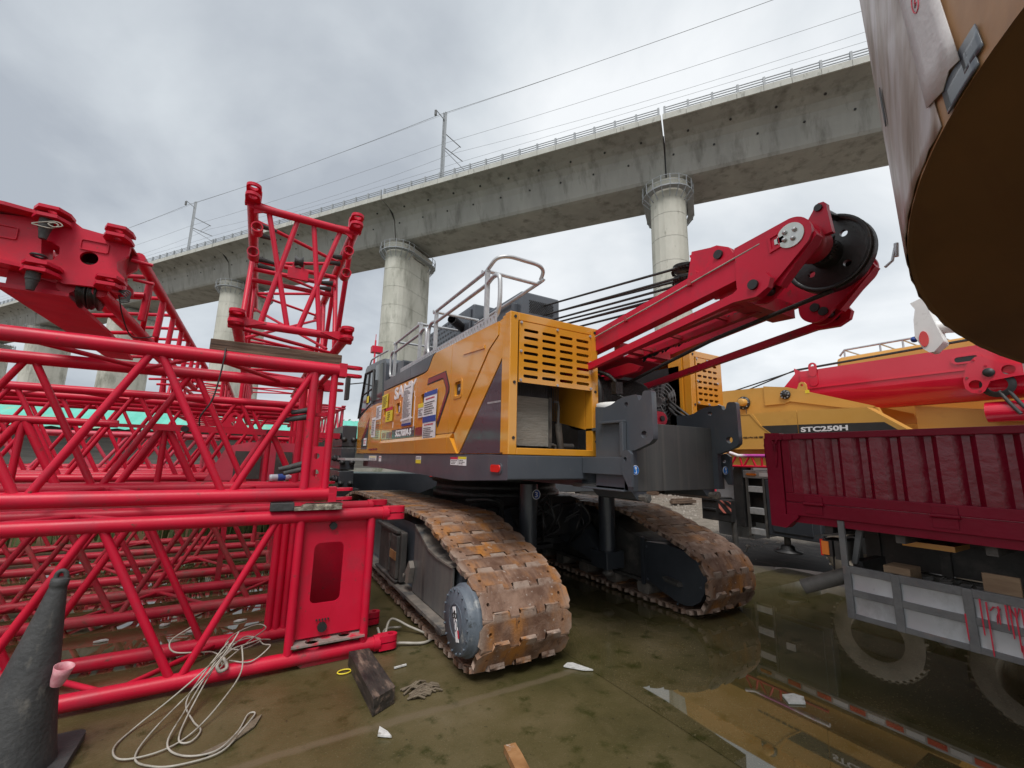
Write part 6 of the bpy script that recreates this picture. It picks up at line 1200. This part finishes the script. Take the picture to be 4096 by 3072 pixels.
mb = MB(); mb.box(7.0, 7.6, 3.2, 3.94, .555, 1.40); cabn = mb.build('side_cabinet', GRYB, Y_, .012); mb = MB(); mb.box(6.985, 7.0, 3.3, 3.86, .62, 1.33); mb.build('cabinet_door', GRYB, cabn, .006); mb = MB(); mb.box(6.97, 6.985, 3.68, 3.80, .93, 1.02); mb.build('cabinet_latch', GAL, cabn)
mb = MB(); mb.prism(rrect(4.08, 4.24, 1.455, 1.49, .017), (7.0, 0, 0), (0, 1, 0), UZ, (.021, 0, 0)); mb.build('amber_marker', AMB, dk_)
for i in range(22):
    y = 4.03 - i * .19
    mb = MB(); mb.box(7.012, 7.021, y - .165, y, 1.445, 1.505); mb.build('reflector_tape', PAP if i % 2 == 0 else LITE, dk_)
MB().tube(smooth_pts([(7.2, 4.25, 1.53), (7.2, 4.24, 1.66), (7.2, 4.15, 1.69), (7.2, 4.0, 1.69), (7.2, 3.92, 1.66), (7.2, 3.91, 1.53)], 4), .022, 8).build('grab_rail', GAL, Y_)
mb = MB(); mb.box(6.86, 7.3, 4.45, 5.0, .68, 1.03); mb.box(6.84, 7.3, 4.70, 4.98, 1.0, 1.05); mb.box(6.84, 7.3, 4.72, 4.97, .84, .88); ob_ = mb.build('outrigger_box', BLK, Y_, .01)
mb = MB(); mb.prism([(4.44, .82), (4.66, .82), (4.66, 1.02), (4.44, 1.02)], (6.845, 0, 0), (0, 1, 0), UZ, (.014, 0, 0)); mb.build('hazard_plate', BLK, ob_)
mb = MB()
for (a, b_, c, d_) in (((4.66, .97), (4.66, .90), (4.58, .82), (4.53, .82)) , ((4.64, 1.02), (4.59, 1.02), (4.44, .85), (4.44, .90)), ((4.53, 1.02), (4.48, 1.02), (4.44, .97), (4.44, 1.0))): mb.prism([a, b_, c, d_], (6.842, 0, 0), (0, 1, 0), UZ, (.002, 0, 0))
mb.build('hazard_stripe', pm('faded_red_stripe', ((.6, .16, .12), (.68, .24, .2)), .5), ob_)
for y, z in ((4.49, .0), (3.75, .32), (2.05, .30)):
    x = 6.98 if y > 4 else 7.15
    mb = MB(); mb.cyl((x, y, z + .1), (x, y, .72), .045, 14); j = mb.build('jack_leg', CHS, Y_); mb = MB(); mb.lathe([(0, 0), (.19, 0), (.19, .02), (.10, .04), (.09, .10), (.05, .11), (0, .11)], (x, y, max(z, .01)), (0, 0, 1), 24); mb.build('jack_pad', BLK, j)
for y in (2.71, 1.40, -1.6, -2.9):
    for x in (7.2, 9.2):
        mb = MB(); mb.lathe([(.28, -.15), (.46, -.16), (.50, -.12), (.505, 0), (.50, .12), (.46, .16), (.28, .15)], (x, y, .508), (1, 0, 0), 40)
        for i in range(40): a = 2 * PI * i / 40; mb.beam((x - .15, y + .496 * math.cos(a), .508 + .496 * math.sin(a)), (x - .02, y + .497 * math.cos(a + .05), .508 + .497 * math.sin(a + .05)), .03, .02)
        w = mb.build('wheel', TYRD, Y_); MB().lathe([(0, -.05), (.10, -.07), (.13, -.02), (.25, -.02), (.28, -.14), (.30, -.14), (.30, .1), (0, .1)], (x, y, .508), (1, 0, 0), 28).build('rim', TYRD, w)
mb = MB(); mb.box(7.05, 9.3, 1.9, 3.2, .5, .7); mb.build('mudguard', BLK, Y_)
mb = MB(); mb.prism([(6.0, 1.88), (6.0, 2.30), (5.9, 2.49), (3.378, 2.452), (3.376, 1.88)], (7.0, 0, 0), (0, 1, 0), UZ, (.25, 0, 0)); hs1 = mb.build('side_housing', YELB, Y_, .02)
mb = MB(); mb.prism([(3.37, 1.88), (3.37, 2.452), (2.50, 2.425), (2.12, 2.12), (2.05, 1.88)], (7.0, 0, 0), (0, 1, 0), UZ, (.25, 0, 0)); hs2 = mb.build('side_housing', YELB, Y_, .02)
mb = MB(); mb.prism([(3.93, 2.25), (3.378, 2.24), (3.378, 2.06), (3.70, 2.06)], (6.994, 0, 0), (0, 1, 0), UZ, (.008, 0, 0)); mb.build('black_band', INK, hs1); mb = MB(); mb.prism([(3.365, 2.24), (2.33, 2.215), (2.14, 2.06), (3.365, 2.06)], (6.994, 0, 0), (0, 1, 0), UZ, (.008, 0, 0)); bb_ = mb.build('black_band', INK, hs2)
text('STC250H', 'model_lettering', PAP, hs2, (6.991, 3.335, 2.125), UX, UZ, .60, .075, .002, .035)
text('半径内注意安全', 'warning_lettering', INK, hs1, (6.998, 4.325, 2.055), UX, UZ, .60, .032, .002)
mb = MB(); mb.prism([(4.40, 2.46), (4.05, 2.46), (3.92, 2.25), (3.70, 2.06), (3.72, 2.06), (3.95, 2.26), (4.1, 2.45)], (6.992, 0, 0), (0, 1, 0), UZ, (.012, 0, 0)); mb.build('housing_crease', YELB, hs1, .004)
mb = MB(); mb.box(7.1, 9.3, 2.1, 6.1, 1.62, 1.90); mb.build('turntable_base', YELB, Y_); mb = MB(); mb.cyl((8.1, 1.2, 1.5), (8.1, 1.2, 1.65), .6, 28); mb.build('slew_ring', BLK, Y_)
for x in (7.35, 8.62):
    mb = MB(); mb.prism([(6.0, 2.3), (5.9, 3.0), (4.02, 2.935), (3.64, 2.87), (2.50, 2.45), (2.45, 2.3)], (x, 0, 0), (0, 1, 0), UZ, (.08, 0, 0)); tpq = mb.build('turret_plate', YELB, Y_, .006)
    if x < 8:
        mb = MB(); mb.prism([(4.02, 2.95), (4.02, 2.62), (3.70, 2.62), (3.62, 2.65), (2.9, 2.48), (2.55, 2.44), (2.52, 2.47), (3.64, 2.885)], (7.33, 0, 0), (0, 1, 0), UZ, (.02, 0, 0)); mb.build('turret_gusset', YELB, tpq, .004)
        mb = MB(); mb.lathe([(0, 0), (.115, 0), (.115, -.03), (0, -.03)], (7.35, 4.39, 2.70), (1, 0, 0), 24); pv = mb.build('pivot_flange', BLK, tpq); mb = MB(); mb.lathe([(.065, -.03), (.065, -.13), (.05, -.14), (0, -.14)], (7.35, 4.37, 2.705), (1, 0, 0), 20); mb.build('pivot_cap', YELB, tpq); MB().tube([(7.3, 4.36, 2.62), (7.3, 4.33, 2.56), (7.3, 4.34, 2.48)], .006, 5).build('grease_line', BLK, tpq)
        mb = MB(); mb.lathe([(0, -.03), (.075, -.03), (.075, 0)], (7.33, 3.67, 2.765), (1, 0, 0), 20); mb.lathe([(0, -.05), (.04, -.05), (.04, -.03)], (7.33, 3.67, 2.765), (1, 0, 0), 14); mb.build('pin_flange', BLK, tpq)
        for i in range(8):
            a = i * PI / 4
            MB().cyl((7.3, 3.67 + .058 * math.cos(a), 2.765 + .058 * math.sin(a)), (7.285, 3.67 + .058 * math.cos(a), 2.765 + .058 * math.sin(a)), .011, 6).build('flange_bolt', SIL, tpq)
            MB().cyl((7.32, 4.39 + .092 * math.cos(a), 2.70 + .092 * math.sin(a)), (7.305, 4.39 + .092 * math.cos(a), 2.70 + .092 * math.sin(a)), .012, 6).build('flange_bolt', SIL, tpq)
        mb = MB(); ol = [(3.58, 2.84), (3.46, 2.80), (3.45, 2.90), (3.44, 2.93), (3.41, 2.945), (3.38, 2.93), (3.36, 2.78), (3.3, 2.74), (3.3, 2.72), (3.58, 2.82)][0:9]; ol = [(3.52, 2.80), (3.36, 2.76), (3.37, 2.90), (3.395, 2.935), (3.43, 2.945), (3.465, 2.925), (3.48, 2.88)]; mb.plate(ol, [circ(3.425, 2.89, .022, 12)[::-1]], (7.34, 0, 0), (0, 1, 0), UZ, (.04, 0, 0)); mb.build('lifting_lug', YELB, tpq)
        mb = MB(); mb.box(7.326, 7.329, 3.32, 3.38, 2.75, 2.80); mb.build('small_label', YLB, tpq)
mb = MB(); mb.prism([(.16 + 0, 0)] if False else [(2.35, 1.9), (2.35, 2.52), (.9, 2.30), (.4, 2.2), (.4, 1.9)], (8.2, 0, 0), (0, 1, 0), UZ, (.9, 0, 0)); mb.build('far_housing', YELB, Y_, .03)
# boom: outer tube with rounded belly, tip plates, inner section
def tubeY(y0, y1, x0, x1, z0, z1, r, name, mat, par):
    ol = [(x0, z1), (x1, z1)] + [(x1 - (x1 - x0) / 2 + (x1 - x0) / 2 * math.cos(R(a)), z0 + r + r * math.sin(R(a))) for a in range(0, -181, -15)]
    mb = MB(); n_ = len(ol); A_ = [(x, y0, z) for x, z in ol]; B_ = [(x, y1, z) for x, z in ol]
    mb.add(A_, [tuple(range(n_))]); mb.add(B_, [tuple(range(n_))[::-1]]); mb.add(A_ + B_, [(i, n_ + i, n_ + (i + 1) % n_, (i + 1) % n_) for i in range(2, n_ - 1)], True); mb.add(A_ + B_, [(i, n_ + i, n_ + (i + 1) % n_, (i + 1) % n_) for i in (0, 1, n_ - 1)])
    return mb.build(name, mat, par)
REDG = pm('glossy_red_boom_paint', ((.60, .006, .03), (.68, .012, .045)), .22, scale=1.0, coat=.5, dirt=((.35, .02, .03), 3, .66, .85))
bo = tubeY(3.70, -4.0, 7.9, 8.5, 2.52, 3.22, .3, 'boom', REDG, Y_)
mb = MB(); mb.prism([(3.70, 3.23), (3.80, 3.30), (3.79, 3.20), (4.0, 2.98), (3.6, 2.90), (3.70, 2.95)], (7.93, 0, 0), (0, 1, 0), UZ, (.54, 0, 0)); mb.box(7.885, 7.9, -4, 3.66, 2.905, 2.92); mb.build('boom_foot', REDG, bo)
mb = MB(); mb.prism(rrect(3.43, 3.55, 2.94, 3.28, .058, 6), (7.885, 0, 0), (0, 1, 0), UZ, (.015, 0, 0)); mb.plate(rrect(3.43, 3.55, 3.1, 3.34, .058, 6), [circ(3.49, 3.285, .028, 14)[::-1]], (7.878, 0, 0), (0, 1, 0), UZ, (.022, 0, 0)); mb.build('boom_lug', REDG, bo); mb = MB(); mb.prism(rrect(1.575, 1.795, 3.02, 3.09, .033), (7.886, 0, 0), (0, 1, 0), UZ, (.010, 0, 0)); mb.build('boom_opening', INK, bo)
mb = MB(); mb.plate(rrect(1.54, 1.83, 2.995, 3.115, .058), [rrect(1.575, 1.795, 3.02, 3.09, .034)[::-1]], (7.882, 0, 0), (0, 1, 0), UZ, (.017, 0, 0)); mb.build('opening_rim', REDG, bo)
mb = MB(); ol = [(1.68, 2.98), (1.60, 3.06), (1.56, 3.07), (1.42, 2.96), (1.10, 2.86), (.9, 2.83), (.9, 2.78), (1.30, 2.76), (1.50, 2.73), (1.56, 2.61), (1.60, 2.58), (1.68, 2.60), (1.73, 2.66), (1.74, 2.76), (1.73, 2.82)]
mb.plate(ol, [circ(1.635, 2.70, .062, 20)[::-1], circ(1.335, 2.85, .06, 20)[::-1]], (7.86, 0, 0), (0, 1, 0), UZ, (.03, 0, 0)); bp_ = mb.build('pin_plate', REDG, bo); mb = MB(); mb.lathe([(0, 0), (.055, 0), (.055, -.02), (0, -.02)], (7.86, 1.50, 2.84), (1, 0, 0), 20); mb.lathe([(.09, .01), (.16, .012), (.16, .02)], (7.87, 1.45, 2.68), (1, 0, 0), 28); mb.build('plate_pin', BLK, bo)
for y, z in ((1.70, 2.80), (1.62, 3.02), (1.60, 2.62), (1.52, 2.93), (1.47, 2.80)): MB().cyl((7.86, y, z), (7.85, y, z), .014, 8).build('plate_bolt', REDD, bo)
mb = MB(); mb.cyl((8.0, 1.6, 2.35), (8.0, -3, 2.35), .13, 24); mb.build('lift_cylinder', REDG, bo); mb = MB(); mb.tube(smooth_pts([(7.9, 1.45, 2.6), (7.88, 1.38, 2.45), (7.86, 1.3, 2.3)], 5), .02, 8); mb.tube(smooth_pts([(7.9, 1.37, 2.6), (7.88, 1.30, 2.45), (7.86, 1.22, 2.3)], 5), .02, 8); mb.build('boom_hose', RUB, bo)
mb = MB()
for dz in (0, .06): mb.tube([(7.95, 5.6, 2.92 - dz * 2.5), (7.95, 3.78, 3.29 + dz * .2 - .03), (7.95, -3, 3.42 + dz * .2)], .012, 6)
mb.build('boom_rope', ROPE, bo)
mb = MB(); mb.box(8.9, 10.0, .8, 3.56, 1.6, 3.58); ck = mb.build('crane_cab', YELB, Y_, .08); mb = MB(); mb.tube([(8.95, 3.5, 3.60), (8.95, 3.42, 3.70), (8.95, 2.2, 3.70), (8.95, 1.2, 3.70)], .018, 7); mb.tube([(9.8, 3.42, 3.70), (9.8, 1.2, 3.70)], .018, 7)
for y in (3.42, 2.9, 2.6, 2.2, 1.7): mb.tube([(8.95, y, 3.70), (9.8, y, 3.70)], .014, 6); mb.tube([(8.95, y, 3.70), (8.95, y, 3.56)], .014, 6)
mb.build('roof_rack', GAL, ck)
# small things on the truck crane's deck edge: a wrapped rail over a little red lattice
g = thing('lattice_jib', 'little red lattice with a magenta and white wrapped rail, on the truck crane', 'jib', (6.9, 4.2, 1.6))
mb = MB(); mb.tube([(6.93, 4.45, 1.82), (6.93, 4.30, 1.77), (6.93, 3.3, 1.77)], .028, 9); mb.build('wrapped_rail', TAPE, g)
mb = MB(); mb.cyl((6.93, 4.5, 1.60), (6.93, 3.3, 1.60), .02, 8)
for a, b_ in ((4.45, 4.35), (4.25, 4.28), (4.22, 4.12), (4.02, 4.08), (3.92, 3.92), (3.75, 3.85)): mb.cyl((6.93, a, 1.60), (6.93, b_, 1.76), .018, 8)
mb.build('lattice', RED, g)
# white folded jib end with a red dot, half hidden by the brown cylinder
g = thing('folded_jib', 'white jib end with a red oval mark, poking out beside the big brown cylinder', 'jib', (6.4, 1.5, 2.6))
mb = MB(); ol = [(1.72, 3.50), (1.58, 3.545), (1.57, 3.36), (1.49, 3.0), (1.58, 2.90), (1.62, 2.90), (1.665, 2.95), (1.72, 3.10), (1.71, 3.30), (1.685, 3.42)]
mb.prism(ol, (6.3, 0, 0), (0, 1, 0), UZ, (.16, 0, 0)); mb.build('jib_plate', WHT, g, .02)
mb = MB(); mb.prism(circ(1.645, 3.06, .04, 18, 0, .09), (6.29, 0, 0), (0, 1, 0), UZ, (.012, 0, 0)); mb.build('red_mark', LITE, g)
mb = MB(); mb.cyl((6.4, 1.6, 3.2), (6.7, 0.9, 3.15), .05, 16); mb.cyl((6.4, 1.6, 3.2), (6.5, 1.4, 3.18), .07, 16); mb.prism([(1.60, 3.30), (1.53, 3.28), (1.50, 2.98), (1.55, 2.94)], (6.46, 0, 0), (0, 1, 0), UZ, (.02, 0, 0)); mb.build('jib_strut', WHT, g)
MB().lathe([(0, -.03), (.03, -.02), (.035, 0), (.03, .02), (0, .03)], (6.33, 1.735, 3.08), (1, 0, 0), 14).build('blue_lamp', BLU, g)
mb = MB(); mb.cyl((6.6, .95, 3.1), (6.6, .95, .0), .07, 12); mb.build('support_post', WHT, g)
# ------------------------------------------------------------------ big brown cylinder hanging in at the upper right
ax = Vector((.3268, .1036, .9394)).normalized(); cc = Vector((2.196, -.712, 2.364)); rc_ = 1.252
e1 = ax.cross(Vector((1, 0, 0))).normalized(); e2 = ax.cross(e1)
def cy(ph, h, dr=0): a = R(ph); return cc + (e1 * math.cos(a) + e2 * math.sin(a)) * (rc_ + dr) + ax * h
g = thing('hanging_cylinder', 'huge brown cylinder wrapped in pale streaked sheet, hanging into the upper right corner', 'cylinder', cc)
mb = MB(); n_ = 144
mb.add([cy(i * 360 / n_, h) for h in (0, .012, 3.2) for i in range(n_)], [(j * n_ + i, j * n_ + (i + 1) % n_, (j + 1) * n_ + (i + 1) % n_, (j + 1) * n_ + i) for j in range(2) for i in range(n_)], True); mb.build('shell', BRN, g)
mb = MB(); mb.add([cc + ax * .03] + [cy(i * 360 / n_, .004, -.012) for i in range(n_)], [(0, 1 + (i + 1) % n_, 1 + i) for i in range(n_)], True)
mb.add([cy(i * 360 / n_, 0) for i in range(n_)] + [cy(i * 360 / n_, .004, -.012) for i in range(n_)], [(i, (i + 1) % n_, n_ + (i + 1) % n_, n_ + i) for i in range(n_)]); mb.build('end_face', BRNE, g)
random.seed(9)
def patch(p0, p1, bot, top, dr, name, mat, n=14, m=10, rip=.0):
    mb = MB(); vs = []
    for j in range(m + 1):
        for i in range(n + 1):
            f = i / n; h0 = bot(f); h = h0 + (top - h0) * (j / m) ** 1.5; vs.append(cy(p0 + (p1 - p0) * f, h, dr + rip * math.sin(i * 1.9 + math.sin(j * .8)) ))
    mb.add(vs, [(j * (n + 1) + i, j * (n + 1) + i + 1, (j + 1) * (n + 1) + i + 1, (j + 1) * (n + 1) + i) for j in range(m) for i in range(n)], True)
    o = mb.build(name, mat, g); s_ = o.modifiers.new('Solid', 'SOLIDIFY'); s_.thickness = .003; s_.offset = -1; return o
patch(-30, 39.3, lambda f: .006 + .008 * random.random(), 3.1, .006, 'pale_wrap', WRAP, 46, 14, .0022)
patch(38.2, 44.6, lambda f: .13 - .09 * f + (.05 if f > .6 else 0), 3.1, .011, 'tape_strip', TAPW, 4, 8)
patch(41.0, 46.2, lambda f: .002, .10, .007, 'torn_black_patch', GRY, 6, 4); patch(44.5, 47.2, lambda f: .03 + .01 * random.random(), .13, .007, 'torn_black_patch', GRY, 5, 3)
patch(23.6, 24.6, lambda f: .50 + .1 * abs(f - .5), .74, .012, 'torn_black_patch', INK, 3, 4)
patch(50, 54, lambda f: .25 + .05 * random.random(), .33, .005, 'pale_scrape', TAPW, 7, 2)
mb = MB(); P_ = [cy(41.2 + .7 * math.cos(a), .55 + .05 * math.sin(a), .013) for a in [i * PI / 10 for i in range(20)]]; mb.tube(P_, .0016, 5, closed=True); mb.tube([cy(41.0, .56, .013), cy(41.4, .54, .013), cy(41.0, .53, .013), cy(41.4, .57, .013)], .0014, 5); mb.build('red_stamp', RINK, g)
mb = MB(); mb.cyl(cc + ax * 3.2, cc + ax * 3.3, rc_, 96); mb.build('top_face', BRN, g)
# debris on the dry ground far right
for (x, y, l, w, h, lb) in ((14.5, 11.4, 1.3, .3, .28, 'dark old log on the dry gravel beyond the right track'), (19.0, 16, 2.2, .6, .2, 'pile of planks far across the dry gravel'), (16.8, 15.2, 1.2, .5, .35, 'low heap of scrap far across the dry gravel')):
    mb = MB(); random.seed(int(x * 10))
    for i in range(3 if h > .25 else 5): mb.beam((x - l / 2 + random.uniform(-.1, .1), y + random.uniform(-.2, .2) * w, h * (.3 + .2 * i)), (x + l / 2, y + random.uniform(-.5, .5) * w, h * (.25 + .2 * i)), h * .5, h * .4)
    tag(mb.build('timber_pile', WOOD), lb, 'timber')
mb = MB(); random.seed(31)
for i in range(420):
    a = random.uniform(0, 1); x = 7.5 + 14 * a ** 1.6 + random.uniform(-1.5, 1.5); y = 5.6 + 12 * a ** 1.6 + random.uniform(-1.2, 1.2); s_ = random.uniform(.01, .045) * (1 + a)
    mb.cyl((x, y, -.005), (x + s_ * .2, y, s_ * .8), s_, 5, r2=s_ * .45, smooth=False)
tag(mb.build('gravel_stones', pm('gravel_stone', ((.14, .12, .1), (.34, .3, .26)), .9, scale=3)), 'loose stones on the dry ground at right', 'gravel', None, 'stuff')
# dark counterweight blocks beyond the machine cab
g = thing('counterweight_stack', 'dark grey counterweight slabs with round pin ends, just beyond the machine cab', 'counterweight', (1.75, 10.2, .9))
for k, (z0, z1) in enumerate(((.95, 1.32), (1.34, 1.82), (1.84, 2.30))):
    mb = MB(); mb.box(1.56, 1.86, 9.95, 11.6, z0, z1); o = mb.build('slab', GRYB, g, .02)
    for y in (10.1, 10.6): MB().lathe([(0, 0), (.07, 0), (.07, -.05), (.045, -.05), (.045, -.09), (0, -.09)], (1.56, y, (z0 + z1) / 2), (1, 0, 0), 16).build('pin_end', BLK, o)
    for x in (1.60, 1.80): MB().lathe([(0, 0), (.06, 0), (.06, -.05), (0, -.07)], (x, 9.95, (z0 + z1) / 2 - .08), (0, 1, 0), 14).build('pin_end', BLK, o)
MB().box(1.5, 2.0, 9.9, 11.7, .0, .93).build('support', BLK, g)
g = thing('steel_box', 'long dark steel box lying beyond the crane tracks, seen under the deck', 'steel box', (4, 11.2, 0))
mb = MB(); mb.box(1.9, 5.2, 10.8, 11.8, .6, 1.24); mb.box(2.1, 5.0, 10.9, 11.7, .0, .6); mb.build('box_body', GRYB, g, .02); mb = MB(); mb.box(3.9, 4.1, 10.78, 10.8, 1.15, 1.22); mb.build('reflector', LITE, g)
g = thing('parked_lorry', 'dark lorry body with a red lamp, glimpsed under the deck between the tracks', 'lorry', (9.5, 12, 0))
mb = MB(); mb.box(7.4, 11.2, 12, 14, .55, 1.5); mb.build('body', GRYB, g, .03); mb = MB(); mb.box(9.0, 9.15, 11.97, 12.0, .9, 1.02); mb.build('tail_lamp', LITE, g); mb = MB(); mb.box(11.0, 11.2, 11.96, 12.0, .3, 1.3); mb.build('guard_post', WHT, g); mb = MB()
for x in (8.2, 10.4): mb.cyl((x, 12.1, .45), (x, 12.4, .45), .45, 24)
mb.build('wheel', TYR, g)

# added cabin behind the truck crane, blocks sky from the puddle's reflection
g = thing('sky_block_cabin', 'long grey red-banded cabin added behind the truck crane to block reflected sky', 'reflection blocker', (21, 14, 0))
mb = MB(); mb.box(18, 24, 10, 22, .25, 4.2); mb.build('walls', SKYB, g); mb = MB(); mb.box(17.8, 24.2, 9.8, 22.2, 4.2, 4.4); mb.build('roof', RINK, g); mb = MB(); mb.box(17.97, 18, 10, 22, .25, .9); mb.build('red_band', RINK, g)
for y in (11, 13.5, 16, 18.5): MB().box(17.96, 18, y, y + 1.3, 1.2, 2.2).build('window', GLS, g)
